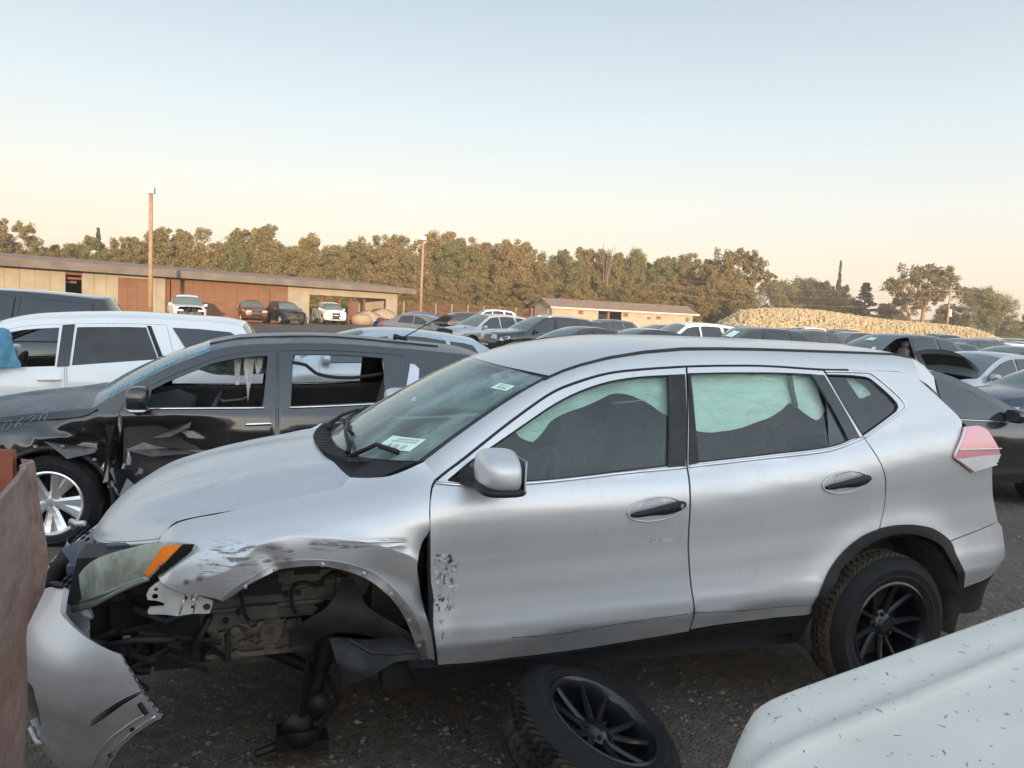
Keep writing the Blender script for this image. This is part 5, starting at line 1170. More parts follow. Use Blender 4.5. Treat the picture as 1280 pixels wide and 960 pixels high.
mb = MB(); mb.lathe([(.0, -.1), (.24, -.1), (.24, -.09), (.30, -.06), (.30, .06), (.24, .09)], 28, 0, Matrix.Translation((.95, .3, .10)) @ Matrix.Rotation(R(90), 4, 'X')); mb.obj('support_stand', M['dark'], car)
# cabin: dash, wheel, seats, inner door cards, curtain air bags
P = []
for y in lin(-.70, .70, 9):
    for x, z in ((.42, 1.02), (.55, 1.10), (.78, 1.12), (.95, 1.08), (1.0, .98), (.92, .6)): P.append((x+.05*(1-(y/.7)**2)*-1, y, z))
mb = MB(); mb.grid(P, 9, 6, 0, None, True); mb.box((1.0, -.37, 1.07), (.14, .34, .06)); mb.obj('dashboard', M['cabin'], car, True, 50)
mb = MB(); Mw = Matrix.Translation((1.10, -.37, 1.03)) @ Matrix.Rotation(R(-64), 4, 'Y'); mb.tube([Mw @ Vector((.185*math.cos(a), .185*math.sin(a), 0)) for a in lin(0, 2*math.pi, 33)], .016, 7, 0, False); mb.ico((0, 0, -.01), .075, 0, 2, (1, 1.1, .5), 0, Mw)
for a in (0, 2.1, 4.2): mb.tube([Mw @ Vector((0, 0, 0)), Mw @ Vector((.18*math.cos(a), .18*math.sin(a), 0))], .018, 6)
mb.obj('steering_wheel', M['cabin'], car, True)
def seat(x, y, w_=.50, back=.68, mat=None, name='seat', z0=.68, parent=car, lean=.24, head=True):
    mat = mat or M['seat']; mb = MB()
    P, a, b = superq((x+.02, y, z0), (.27, w_/2, .09), .5, 16, 10); mb.grid(P, a, b)
    Mx = Matrix.Translation((x+.27, y, z0+.05)) @ Matrix.Rotation(lean, 4, 'Y'); P, a, b = superq((0, 0, back/2), (.075, w_/2*.95, back/2), .55, 16, 12); mb.grid([Mx @ Vector(p) for p in P], a, b)
    if head:
        P, a, b = superq((.0, 0, back+.10), (.055, .135, .095), .6, 14, 10); mb.grid([Mx @ Vector(p) for p in P], a, b); mb.tube([Mx @ Vector((0, -.05, back-.03)), Mx @ Vector((0, -.05, back+.06))], .008, 5); mb.tube([Mx @ Vector((0, .05, back-.03)), Mx @ Vector((0, .05, back+.06))], .008, 5)
    return mb.obj(name, mat, parent, True)
for y in (-.37, .37): seat(1.30, y)
for y in (-.42, 0, .42): seat(2.16, y, .44, .62, name='rear_seat')
for s in (-1, 1):
    mb = MB(); P = []
    for X in lin(.6, 2.5, 20):
        zb = spl(X, M_BELT)-.02
        for z in (.45, .7, .95, zb-.02, zb): P.append((X, s*(m_raw(X, z)-(.085 if z < zb else .03)), z))
    mb.grid(P, 20, 5, 0, None, s > 0); mb.obj('door_card', M['cabin'], car, True)
# air bags hang from the headliner just inside the side glass
def S_bag(mirr, off=.052):
    def f(X, Z): 
        return (X, -(m_raw(X, Z)-off-.013*math.sin(13*X+6*Z+2*math.sin(5*X))-.009*abs(math.sin(17*X-14*Z+1.5*math.sin(9*X)))-.006*abs(math.sin(30*Z+11*X+2*math.sin(14*X)))-.010*noise.noise(Vector((X*9, Z*16, 2)))), Z)
    return f
sb = S_bag(0)
A1 = [[(.845, 1.36), (1.0, 1.46), (1.2, 1.54), (1.45, 1.60), (1.60, 1.60)], [(1.60, 1.60), (1.60, 1.40)], [(1.60, 1.40), (1.55, 1.42), (1.47, 1.47), (1.36, 1.50), (1.24, 1.465), (1.11, 1.42), (1.02, 1.375), (.975, 1.335), (.93, 1.305), (.875, 1.325)], [(.875, 1.325), (.845, 1.36)]]
A2 = [[(1.60, 1.63), (1.9, 1.63), (2.2, 1.63), (2.40, 1.62)], [(2.40, 1.62), (2.41, 1.44)], [(2.41, 1.44), (2.33, 1.40), (2.25, 1.45), (2.21, 1.475), (2.14, 1.425), (2.0, 1.375), (1.85, 1.345), (1.72, 1.345), (1.60, 1.40)], [(1.60, 1.40), (1.60, 1.63)]]
A3 = [[(2.50, 1.60), (2.60, 1.60), (2.70, 1.53)], [(2.70, 1.53), (2.70, 1.515), (2.635, 1.50), (2.60, 1.505), (2.585, 1.455), (2.575, 1.45), (2.58, 1.50), (2.53, 1.56)], [(2.53, 1.56), (2.50, 1.60)]]
for A_ in (A1, A2, A3):
    panel('curtain_airbag', sb, loop(A_, .025), M['airbag'], car, [], .013, 0); panel('curtain_airbag', sb, loop(A_, .04), M['airbag'], car, [], .04, 0, mirror=True)
mb = MB(); mb.tube([S_bag(0, .022)(2.225, 1.615), S_bag(0, .030)(2.222, 1.53), S_bag(0, .030)(2.220, 1.46)], .012, 6); mb.obj('seat_belt', M['seat'], car, True)

# ---------------------------------------------------------------- its lost front wheel lying in front
dv = Vector((.435, 2.9, .265))-EYE; dv.normalize(); rr_ = r2-(r2.dot(dv))*dv; rr_.normalize(); uu_ = rr_.cross(dv); nn_ = (.46*(-dv)+.888*(.56*rr_+.83*uu_)).normalized()
lw = empty('loose_wheel', (0, 0, 0), 0, 'loose black alloy wheel with worn tyre lying tilted on the dirt beside the silver crossover', 'wheel')
tyre_mb(.362, .235, .23, 64).obj('tyre', [M['rubber'], M['tread']], lw, True, 35); rim_parts(lw, .235, .23, 'twin', M['rim_black'])
q = Vector((0, -1, 0)).rotation_difference(nn_); lw.rotation_mode = 'QUATERNION'; lw.rotation_quaternion = q @ Euler((0, R(22), 0)).to_quaternion(); lw.location = Vector((.435, 2.9, .267))-nn_*.125
# ---------------------------------------------------------------- a car builder for all the others in the yard
BASE = {
 'suv': dict(wb=2.7, hw=.93, wr=.36, zs=.30, front=[(-.74,.26,.08),(-.86,.38,.12),(-.90,.55,.13),(-.88,.78,.12),(-.80,.93,.09)], hood=[(-.5,1.01,.06),(-.1,1.06,.06),(.28,1.11,.06)],
   ws=[(.65,1.36,.08),(1.08,1.60,.06)], roof=[(1.35,1.655,.045),(1.9,1.685,.04),(2.6,1.66,.04),(3.15,1.60,.04)], rw=[(3.38,1.36,.05),(3.50,1.12,.06)], tail=[(3.58,.95,.07),(3.60,.72,.08),(3.64,.55,.08),(3.58,.36,.06),(3.45,.27,.05)],
   belt=[(-.9,.88),(.3,1.03),(1,1.06),(2.4,1.12),(3.6,1.17)], d1=.55, db=1.58, dc=2.50, wins=[('front',.62,1.53,1.55),('rear',1.62,2.42,2.38),('quarter',2.56,3.18,3.05,2.52)], zh=.80, zt=1.0),
 'sedan': dict(wb=2.75, hw=.91, wr=.335, zs=.26, front=[(-.72,.22,.1),(-.86,.32,.15),(-.92,.48,.16),(-.90,.64,.14),(-.82,.74,.1)], hood=[(-.5,.84,.06),(-.05,.91,.05),(.38,.96,.05)],
   ws=[(.85,1.20,.09),(1.30,1.37,.06)], roof=[(1.55,1.425,.04),(1.95,1.44,.035),(2.4,1.41,.035),(2.75,1.34,.04)], rw=[(3.1,1.15,.07),(3.38,1.02,.06)], tail=[(3.62,1.01,.05),(3.76,.96,.08),(3.80,.74,.1),(3.82,.55,.1),(3.72,.30,.07)],
   belt=[(-.9,.72),(.3,.90),(1,.93),(2.4,.97),(3.6,.99)], d1=.62, db=1.68, dc=2.58, wins=[('front',.72,1.63,1.64),('rear',1.72,2.62,2.50)], zh=.64, zt=.86),
 'pickup': dict(wb=3.3, hw=.95, wr=.385, zs=.40, front=[(-.78,.38,.06),(-.88,.46,.08),(-.90,.65,.08),(-.88,.95,.07),(-.80,1.10,.05)], hood=[(-.4,1.15,.05),(.0,1.17,.05),(.38,1.19,.05)],
   ws=[(.75,1.45,.07),(1.08,1.66,.05)], roof=[(1.3,1.74,.04),(1.7,1.77,.035),(2.2,1.765,.035),(2.55,1.73,.035)], rw=[(2.66,1.50,.03),(2.72,1.22,.0)], tail=[(2.76,1.20,.0),(3.6,1.20,.0),(4.32,1.21,.0),(4.37,1.16,.02),(4.36,.75,.02),(4.40,.55,.02),(4.30,.46,.02)],
   belt=[(-.9,1.05),(.3,1.13),(1,1.15),(2.4,1.17),(4.4,1.17)], d1=.58, db=1.60, dc=2.48, wins=[('front',.66,1.55,1.56),('rear',1.64,2.44,2.46)], zh=.92, zt=.98),
 'minivan': dict(wb=3.0, hw=.98, wr=.345, zs=.28, front=[(-.72,.24,.1),(-.86,.36,.15),(-.92,.52,.16),(-.90,.70,.14),(-.80,.86,.1)], hood=[(-.5,.97,.07),(-.1,1.06,.06),(.18,1.12,.06)],
   ws=[(.65,1.42,.10),(1.10,1.66,.06)], roof=[(1.4,1.73,.04),(2.1,1.76,.035),(2.9,1.755,.035),(3.75,1.70,.04)], rw=[(3.90,1.42,.05),(3.98,1.10,.06)], tail=[(4.02,.92,.06),(4.02,.72,.07),(4.06,.52,.08),(3.98,.34,.06),(3.85,.26,.05)],
   belt=[(-.9,.84),(.3,1.01),(1,1.04),(2.4,1.09),(4.1,1.12)], d1=.52, db=1.60, dc=2.75, wins=[('front',.56,1.54,1.56),('rear',1.64,2.68,2.68),('quarter',2.76,3.72,3.62,2.76)], zh=.76, zt=1.0),
 'hatch': dict(wb=2.6, hw=.90, wr=.33, zs=.26, front=[(-.70,.22,.1),(-.82,.32,.14),(-.86,.50,.15),(-.84,.68,.13),(-.76,.80,.09)], hood=[(-.45,.91,.06),(-.05,.98,.05),(.30,1.03,.05)],
   ws=[(.75,1.28,.09),(1.18,1.45,.06)], roof=[(1.45,1.50,.04),(1.85,1.515,.035),(2.4,1.47,.035),(2.85,1.40,.04)], rw=[(3.15,1.20,.06),(3.32,1.02,.06)], tail=[(3.40,.88,.07),(3.42,.68,.08),(3.44,.5,.08),(3.36,.30,.06),(3.25,.24,.05)],
   belt=[(-.9,.76),(.3,.95),(1,.98),(2.4,1.04),(3.4,1.06)], d1=.55, db=1.55, dc=2.42, wins=[('front',.64,1.50,1.51),('rear',1.59,2.42,2.36),('quarter',2.50,2.95,2.78,2.46)], zh=.70, zt=.90),
}
SEC = ['front', 'hood', 'ws', 'roof', 'rw', 'tail']
LOWT = [(-.2,-.06),(0,-.05),(.08,-.022),(.2,-.004),(.3,0),(.5,-.012),(.75,-.02),(.9,-.012),(1,-.04),(1.3,-.10)]
class Shape:
    def __init__(s, kind, sx=1, sz=1, dent=None, **ov):
        b = dict(BASE[kind]); b.update(ov); s.__dict__.update(b); s.kind = kind; s.dent = dent
        zq = lambda z: s.wr+(z-s.wr)*sz if z > s.wr else z
        for k in SEC: setattr(s, k, [(x*sx if x > 0 else x, zq(z), c) for x, z, c in getattr(s, k)])
        s.belt = [(x*sx if x > 0 else x, zq(z)) for x, z in s.belt]
        s.wb *= sx; s.d1 *= sx; s.db *= sx; s.dc *= sx; s.wins = [(w_[0],)+tuple(v*sx for v in w_[1:]) for w_ in s.wins]; s.zh = zq(s.zh); s.zt = zq(s.zt)
        s.D = []; s.rng = {}; last = None
        for k in SEC:
            pts = getattr(s, k); pts = pts if last is None else [last]+pts; i0 = max(0, len(s.D)-1)
            c = crom(pts, .09); s.D += c if last is None else c[1:]; s.rng[k] = (i0, len(s.D)-1); last = pts[-1]
        s.xf = min(p[0] for p in s.D); s.xr = max(p[0] for p in s.D); s.cowl = s.hood[-1]
        s.up = []
        s.N = []
        for i in range(len(s.D)):
            p, q = s.D[max(0, i-1)], s.D[min(len(s.D)-1, i+1)]; d = (q[0]-p[0], q[1]-p[1]); l = math.hypot(*d); s.N.append((-d[1]/l, d[0]/l))
        i0 = s.rng['hood'][0]; i1 = s.rng['tail'][0]+ (len(s.D)-1-s.rng['tail'][0])//3
        for p in s.D[i0:i1]:
            if not s.up or p[0] > s.up[-1][0]+1e-4: s.up.append((p[0], p[1]))
    def ztop(s, X): return itp(X, s.up)
    def W(s, X, Z):
        zb = spl(X, s.belt)
        if Z <= zb: o = itp((zb-Z)/(zb-s.zs), LOWT)
        else: h = Z-zb; o = -.05-.38*h-.30*h*h
        if X < s.cowl[0]+.1: o -= .15*max(0, 1-max(0, s.ztop(X)-Z)/.13)**2*sst(s.cowl[0]+.1, s.cowl[0]-.25, X)
        u = max(0, (s.xf+.6-X)/.6); o -= .20*u**2.4; u = max(0, (X-(s.xr-.5))/.5); o -= .11*u**2.4
        if s.kind != 'pickup': o -= .05*max(0, X-2.0)**2*min(1, max(0, Z-zb)/.3)
        else: o -= .02*(X > 2.7)
        return s.hw+o
    def side(s, X, Z):
        w_ = s.W(X, Z)
        if s.dent: w_ -= s.dent(X, Z)
        return (X, -w_, Z)
    def skin(s, t, k):
        t = min(max(t, 0), len(s.D)-1.0001); i = int(t); u = t-i; a, b = s.D[i], s.D[i+1]
        X, Z, c = (a[j]+(b[j]-a[j])*u for j in range(3)); n = (s.N[i][0]*(1-u)+s.N[i+1][0]*u, s.N[i][1]*(1-u)+s.N[i+1][1]*u); q = 1-abs(k)**2.3
        return (X+n[0]*c*q, k*s.W(X, Z), Z+n[1]*c*q)
    def tz(s, z, sec):
        a, b = s.rng[sec]; best = a
        for i in range(a, b+1):
            if abs(s.D[i][1]-z) < abs(s.D[best][1]-z): best = i
        return best
PROTO = {}
def low_wheel(style, Rt, mat):
    key = (style, Rt, mat.name)
    if key not in PROTO:
        mb = tyre_mb(Rt, Rt*.64, .22, 24, False); r = {'tyre': mb.V, 'm': mb}
        me = mesh('tyre', mb.V, mb.F, [M['rubber'], M['rubber']], None, True, mi=mb.M); me.data.set_sharp_from_angle(angle=R(40))
        mb = MB(); Rr = Rt*.64; mb.lathe([(Rr+.006, -.095), (Rr, -.11), (Rr-.014, -.10), (Rr-.02, .06)], 24)
        for k in range(style): spoke(mb, 2*math.pi*k/style+.3, .03, Rr-.008, .08, .065, -.07, -.095, .03)
        mb.lathe([(0, -.085), (.05, -.08), (.06, -.06)], 12); ri = mb.obj('rim', mat, None, True, 40)
        mb = MB(); mb.lathe([(Rr-.01, -.02), (0, -.02)], 20); bk = mb.obj('brake_disc', M['dark'], None)
        PROTO[key] = (me.data, ri.data, bk.data)
        for o in (me, ri, bk): bpy.data.objects.remove(o)
    return PROTO[key]
def put_wheel(root, x, y, z, style, Rt, mat, flip):
    w_ = bpy.data.objects.new('wheel', None); link(w_, root); w_.location = (x, y, z); w_.rotation_euler = (0, random.uniform(0, 6), math.pi if flip else 0)
    for n, d in zip(('tyre', 'rim', 'brake_disc'), low_wheel(style, Rt, mat)): link(bpy.data.objects.new(n, d), w_)
def make_car(name, label, x, y, deg, s, pnt, z=None, cat='car', group=None, cabin=False, glassm=None, wsm=None, modes={}, far=True, miss=(), hood_open=0, wheels=5, wheelmat=None, rails=False, g=.09, chrome=False, hoodmat=None, no_wheels=()):
    """(x, y) is the ground point under the middle of its front axle; deg turns its tail away from +X"""
    zz = gz(x, y) if z is None else z
    root = empty(name, (x, y, zz), R(deg), label, cat, group); s_ = s.side; gl = glassm or M['darkglass']; wg = wsm or (M['glass_ws'] if cabin else M['ws_far'])
    ns = len(s.D)
    # --- side silhouette with wheel arches and door openings
    ra = s.wr+.075; zs = s.zs; bot = []
    def arch(cx, n=10): return [(cx+ra*math.cos(a), s.wr-.02+ra*math.sin(a)) for a in lin(math.asin((zs-s.wr+.02)/ra), math.pi-math.asin((zs-s.wr+.02)/ra), n)]
    xb0 = s.D[0][0]; xb1 = s.D[-1][0]
    prof = [(p[0], p[1]) for p in s.D]
    bottom = [(xb1, zs+.0) if s.D[-1][1] > zs+.02 else None]+[p for p in [(min(xb1-.02, s.wb+ra+.1), zs)]]+arch(s.wb)+[(s.wb-ra-.2, zs), (1.4, zs-.01), (ra+.2, zs)]+arch(0)+[(max(xb0+.02, -ra-.06), zs)]
    outline = [p for p in prof+bottom if p is not None]
    off = lambda X: .055+.035*abs((s.ztop(X+.03)-s.ztop(X-.03))/.06)
    zt = lambda X: s.ztop(X)-off(X); zb = lambda X: spl(X, s.belt)
    x0 = s.d1
    while zt(x0) < zb(x0)+.012: x0 += .01
    zbot = zs+.045
    fdoor = [(s.d1+.02, zbot), (s.d1, .7), (s.d1, zb(s.d1))]+([] if x0 <= s.d1+.02 else [(x0, zb(x0)+.012)])+[(X, zt(X)) for X in lin(x0+.05, s.db, 10)]+[(s.db, zb(s.db)), (s.db+.01, zbot)]
    rr = ra+.045; rdr = []
    for a in lin(math.pi*.98, math.pi*.42, 10):
        p = (s.wb+rr*math.cos(a), s.wr-.02+rr*math.sin(a))
        if p[0] < s.dc-.04 and p[1] > zbot: rdr.append(p)
    rdoor = [(s.db+.025, zbot), (s.db+.014, zb(s.db))]+[(X, zt(X)) for X in lin(s.db+.014, s.dc-.10, 7)]+[(s.dc, zb(s.dc)), (s.dc, .80)]+rdr[::-1]+[(rdr[0][0]-.005 if rdr else s.dc, zbot)]
    wpoly = {}
    for w_ in s.wins:
        if w_[0] == 'front':
            xs = w_[1]
            while zt(xs)-.03 < zb(xs)+.03: xs += .01
            wpoly['front'] = [(w_[1] if w_[1] < xs else xs-.02, zb(xs)+.015)]+[(X, zt(X)-.035) for X in lin(xs, w_[3], 9)]+[(w_[2], zb(w_[2])+.015)]
        else:
            xt0 = w_[4] if len(w_) > 4 else w_[1]+.02
            wpoly[w_[0]] = [(w_[1], zb(w_[1])+.015)]+[(X, zt(X)-.035) for X in lin(xt0, w_[3], 6)]+[(w_[2], zb(w_[2])+.018)]
            q = wpoly[w_[0]]
            if q[-2][1] < q[-1][1]+.03: wpoly[w_[0]] = q[:-2]+[(q[-1][0]-.05, q[-1][1]+.02), q[-1]]
    sides = (False, True)
    for mir in sides:
        P = lambda nm, S, ol, m, par=root, holes=(), push=0, fl=.012, gg=g: panel(nm, S, ol, m, par, holes, gg, fl, push, mirror=mir)
        hol = [fdoor, rdoor] if cabin or 'front_door' in miss or not mir else []
        sidep = P('body_side', s_, outline, pnt, root, hol+([wpoly['quarter']] if 'quarter' in wpoly and modes.get('quarter', 'dark') != 'dark' else []), gg=g*1.1)
        cells = {}
        if hol:
            for nm, pol, key in (('front_door', fdoor, 'front'), ('rear_door', rdoor, 'rear')):
                if nm in miss and not mir: continue
                cells[key] = P(nm, s_, inset(pol, .004), pnt, root, [wpoly[key]] if modes.get(key, 'dark') != 'dark' else [])
        cells['quarter'] = sidep
        for key, pol in wpoly.items():
            md = modes.get(key, 'dark'); par = cells.get(key, root if key != 'quarter' else sidep)
            if key == 'front' and 'front_door' in miss and not mir: continue
            if md == 'dark':
                tr = P('window_trim', s_, grow(pol, .012), M['gap'], par, (), .010, .01, .12); P('side_window', s_, pol, gl, par, (), .014, 0, .12)
            elif md == 'glass': P('side_window', s_, pol, gl, par, (), -.008, 0, .25)
            if chrome:
                mb = MB(); mb.tube(on(s_, [(X, zb(X)+.004) for X in lin(pol[0][0]-.01, pol[-1][0]+.01, 8)], .004, mirror=mir), .009, 5); mb.obj('belt_trim', M['chrome'], par, True)
        # handles, mirror, lamps
        for key, hx in (('front', s.db-.13), ('rear', s.dc-.15)):
            if key not in cells: continue
            mb = MB(); hz = zb(hx)-.12; mb.tube(on(s_, [(hx-.10, hz-.004), (hx-.08, hz), (hx+.08, hz+.006), (hx+.10, hz+.002)], .022, mirror=mir), [.009, .014, .014, .009], 6); mb.obj('door_handle', M['chrome'] if chrome else pnt, cells[key], True)
        if 'mirror' not in miss:
            Pq, a, b = superq((0, 0, 0), (.075, .105, .075), .6, 12, 8); wm = s.W(x0+.10, zb(x0+.1)+.06); sy = 1 if mir else -1; mb = MB()
            mb.grid([(x0+.10+min(v[0], .05), sy*(wm+.115)+v[1], zb(x0)+.085+v[2]) for v in Pq], a, b, 0, None, True); mb.tube([(x0+.10, sy*(wm-.03), zb(x0)+.03), (x0+.10, sy*(wm+.08), zb(x0)+.05)], .028, 6); mb.obj('door_mirror', pnt, root, True)
        if 'headlight' not in miss:
            h = s.zh; Pq = [(s.xf+.10, h-.065), (s.xf+.14, h+.055), (s.xf+.50, h+.115), (s.xf+.44, h+.01)]; hl = P('headlight', s_, Pq, M['lamp'], root, (), .006, .004, .12)
            a, b = s.tz(h-.075, 'front'), s.tz(h+.06, 'front')
            if b > a: panel('headlight_front', s.skin, [(a, -.99), (a, -.50), (b, -.56), (b, -.99)] if not mir else [(a, .50), (a, .99), (b, .99), (b, .56)], M['lamp'], hl, [], .5, .0, .006, asp=.3)
        if 'tail' not in miss:
            h = s.zt; Pq = [(s.xr-.34, h+.03), (s.xr-.13, h+.10), (s.xr-.06, h-.14), (s.xr-.20, h-.12)]; tl = P('tail_light', s_, Pq, M['redlens2'], root, (), .006, .004, .12)
            a, b = s.tz(h+.10, 'tail'), s.tz(h-.14, 'tail')
            if b > a: panel('tail_light_rear', s.skin, [(a, -.99), (a, -.66), (b, -.66), (b, -.99)] if not mir else [(a, .66), (a, .99), (b, .99), (b, .66)], M['redlens2'], tl, [], .5, 0, .006, asp=.3)
        for cx in (0, s.wb):
            mb = MB(); mb.grid([(cx+ra*1.02*math.cos(a), (1 if mir else -1)*yy, s.wr-.02+ra*1.02*math.sin(a)) for a in lin(-.1, math.pi+.1, 12) for yy in (s.hw-.04, s.hw-.40)], 12, 2); mb.obj('wheel_housing', M['dark'], root)
            if ('front' if cx == 0 else 'rear') not in no_wheels: put_wheel(root, cx, (1 if mir else -1)*(s.hw-.135), s.wr+.0, wheels, s.wr, wheelmat or M['rim_grey'], mir)
    # --- the skin over the top, nose and tail
    names = dict(front='front_bumper', hood='hood', ws='windscreen', roof='roof', rw='rear_window', tail='tailgate')
    K = lin(-1, 1, 11); obs = {}
    for k in SEC:
        if k in miss: continue
        a, b = s.rng[k]; A_ = [a+(b-a)*i/max(2, b-a) for i in range(max(2, b-a)+1)]
        m = {'ws': wg, 'rw': M['glass_tint'] if cabin else gl}.get(k, pnt)
        if k in ('hood', 'roof') and hoodmat: m = hoodmat
        obs[k] = gridobj(names[k], s.skin, A_, K, m, root)
    if hood_open and 'hood' in obs:
        o = obs['hood']; cx, _, cz = s.cowl; Mx = Matrix.Translation((cx, 0, cz)) @ Matrix.Rotation(R(hood_open), 4, 'Y') @ Matrix.Translation((-cx, 0, -cz)); o.data.transform(Mx)
        mb = MB(); a, b = s.rng['hood']; mb.grid([Mx @ (Vector(s.skin(t, k*.80))-Vector((0, 0, .014))) for t in lin(a+1.2, b-1.2, 5) for k in K], 5, 11, 0, None, True); mb.obj('hood_liner', M['dark'], o)
    if 'front' in miss or hood_open:
        mb = MB(); mb.box((-.30, 0, .62), (.85, 1.25, .42)); random.seed(int(x*10+y*7))
        for i in range(26):
            c = Vector((random.uniform(-.75, .1), random.uniform(-.7, .7), random.uniform(.5, .95))); mb.box(c, (random.uniform(.08, .3), random.uniform(.08, .3), random.uniform(.05, .2)), 0, Matrix.Translation(c) @ Matrix.Rotation(random.uniform(0, 3), 4, (random.random(), random.random(), 1)) @ Matrix.Translation(-c))
        mb.obj('exposed_engine', M['wreck'], root)
    if 'front' not in miss:
        a, b = s.tz(s.zh-.12, 'front'), s.tz(s.zh+.06, 'front')
        if b > a: panel('grille', s.skin, [(a, -.46), (b, -.46), (b, .46), (a, .46)][::-1] if False else [(a, -.42), (a, .42), (b, .46), (b, -.46)], M['gloss'], root, [], .6, 0, .006, asp=.3)
        a2, b2 = s.tz(s.front[0][1]+.08, 'front'), s.tz(s.zh-.2, 'front')
        if b2 > a2: panel('lower_grille', s.skin, [(a2, -.6), (a2, .6), (b2, .55), (b2, -.55)], M['plastic'], root, [], .6, 0, .006, asp=.3)
    if rails:
        for mir in (1, -1):
            mb = MB(); mb.tube([Vector((X, mir*(s.W(X, s.ztop(X))-.06), s.ztop(X)+.055-(.05 if i in (0, 7) else 0))) for i, X in enumerate(lin(s.roof[0][0], s.roof[-1][0], 8))], .018, 6); mb.obj('roof_rail', M['satin'], root, True)
    mb = MB(); mb.box((s.wb/2, 0, s.zs+.06), (s.wb+1.0, s.hw*1.5, .12)); mb.obj('floor_pan', M['dark'], root)
    if cabin:
        mb = MB(); mb.grid([(X, y_, z_) for y_ in lin(-.68, .68, 5) for X, z_ in ((s.cowl[0]+.1, s.cowl[1]-.1), (s.cowl[0]+.45, s.cowl[1]-.02), (s.cowl[0]+.62, s.cowl[1]-.08), (s.cowl[0]+.55, .5))], 5, 4, 0, None, True); mb.obj('dashboard', M['cabin'], root, True)
        mb = MB(); Mw = Matrix.Translation((s.cowl[0]+.80, -.37, s.cowl[1]-.08)) @ Matrix.Rotation(R(-64), 4, 'Y'); mb.tube([Mw @ Vector((.18*math.cos(a), .18*math.sin(a), 0)) for a in lin(0, 2*math.pi, 25)], .016, 6, 0, False); mb.ico((0, 0, -.01), .08, 0, 1, (1, 1, .5), 0, Mw); mb.tube([Mw @ Vector((-.17, 0, 0)), Mw @ Vector((.17, 0, 0))], .02, 6); mb.obj('steering_wheel', M['cabin'], root, True)
        for y_ in (-.38, .38): seat(s.db-.36, y_, mat=M['seat_tan'] if cabin == 2 else M['seat'], z0=s.zs+.36, parent=root)
        for y_ in (-.42, .42): seat(s.dc-.40, y_, .46, .58, name='rear_seat', mat=M['seat_tan'] if cabin == 2 else M['seat'], z0=s.zs+.36, parent=root)
        for sgn in (-1, 1):
            mb = MB(); mb.grid([(X, sgn*(s.W(X, Z)-(.09 if j < 3 else .04)), Z) for X in lin(s.d1+.02, s.dc, 12) for j, Z in enumerate((zs+.1, .7, zb(X)-.04, zb(X)-.005))], 12, 4, 0, None, sgn > 0); mb.obj('door_card', M['cabin'], root, True)
            mb = MB(); mb.tube([(s.d1+.62, sgn*(s.hw-.13), .92), (s.d1+.66, sgn*(s.hw-.17), .90), (s.d1+.84, sgn*(s.hw-.17), .92), (s.d1+.88, sgn*(s.hw-.13), .94)], .014, 6); mb.obj('door_pull', M['steel'], root, True)
    return root
def centroid(p): return (sum(a for a, b in p)/len(p), sum(b for a, b in p)/len(p))
def grow(p, d):
    cx, cz = centroid(p); o = []
    for a, b in p:
        l = math.hypot(a-cx, b-cz); o.append((a+(a-cx)/l*d, b+(b-cz)/l*d))
    return o
def inset(p, d): return grow(p, -d)
M['lamp'] = plain('headlamp_lens', (.42, .43, .42), .12, .2, var=.3, sc_=12, Coat_Weight=.8)
M['wreck'] = plain('exposed_mechanical_parts', (.05, .05, .05), .6, .3, var=.9, sc_=8)
# ---------------------------------------------------------------- the black crossover behind
def dent_black(X, Z):
    if X > 1.5 or Z > 1.02: return 0
    k = sst(1.45, .95, X)*sst(-.75, -.2, X)*sst(1.0, .86, Z)
    p = Vector((X*3.2, Z*4.2, 1.7)); a = noise.noise(p)+.55*noise.noise(p*2.3); b = abs(noise.noise(p*1.3+Vector((5, 0, 0))))
    d = .05+.10*abs(a)+.05*(1-b)
    q = math.exp(-((X-.62)/.28)**2)*math.exp(-((Z-.62)/.26)**2)
    return k*(d*.80*sst(.95, .4, abs(X-.45))+.16*q)
SPT = dict(hw=.925, wr=.345, zs=.27, wb=2.64, front=[(-.70,.24,.08),(-.82,.36,.12),(-.86,.55,.13),(-.82,.78,.12),(-.72,.88,.10)], hood=[(-.35,.955,.10),(.0,1.0,.10),(.26,1.045,.10)],
  ws=[(.45,1.17,.10),(.75,1.345,.08),(1.06,1.485,.06)], roof=[(1.28,1.535,.06),(1.67,1.565,.06),(2.07,1.575,.06),(2.49,1.56,.05),(2.84,1.54,.05),(3.18,1.515,.05),(3.36,1.475,.05)], rw=[(3.37,1.40,.05),(3.40,1.28,.05),(3.36,1.08,.06)], tail=[(3.46,.95,.07),(3.48,.72,.08),(3.50,.55,.08),(3.44,.36,.06),(3.30,.27,.05)],
  belt=[(-.9,.86),(.0,.93),(.45,1.03),(.7,1.045),(1.57,1.06),(2.68,1.12),(3.4,1.18)], d1=.45, db=1.57, dc=2.70, wins=[('front',.66,1.48,1.50),('rear',1.66,2.44,2.44),('quarter',2.86,2.90,2.88)], zh=.74, zt=.98)
SPT['wins'] = [('front', .66, 1.47, 1.50), ('rear', 1.68, 2.43, 2.43)]
sp = Shape('suv', dent=dent_black, **SPT)
bc = make_car('parked_suv', 'black crossover with smashed front wing, blue marker writing and open windows', -3.62, 6.37, 18.3, sp, M['blackpaint'], z=-.09, cabin=2, glassm=M['glass_tint'], modes={'front': 'open', 'rear': 'open'}, chrome=True, g=.045, hoodmat=M['blackdusty_sky'], miss=('mirror',), no_wheels=('front',), wheels=5)
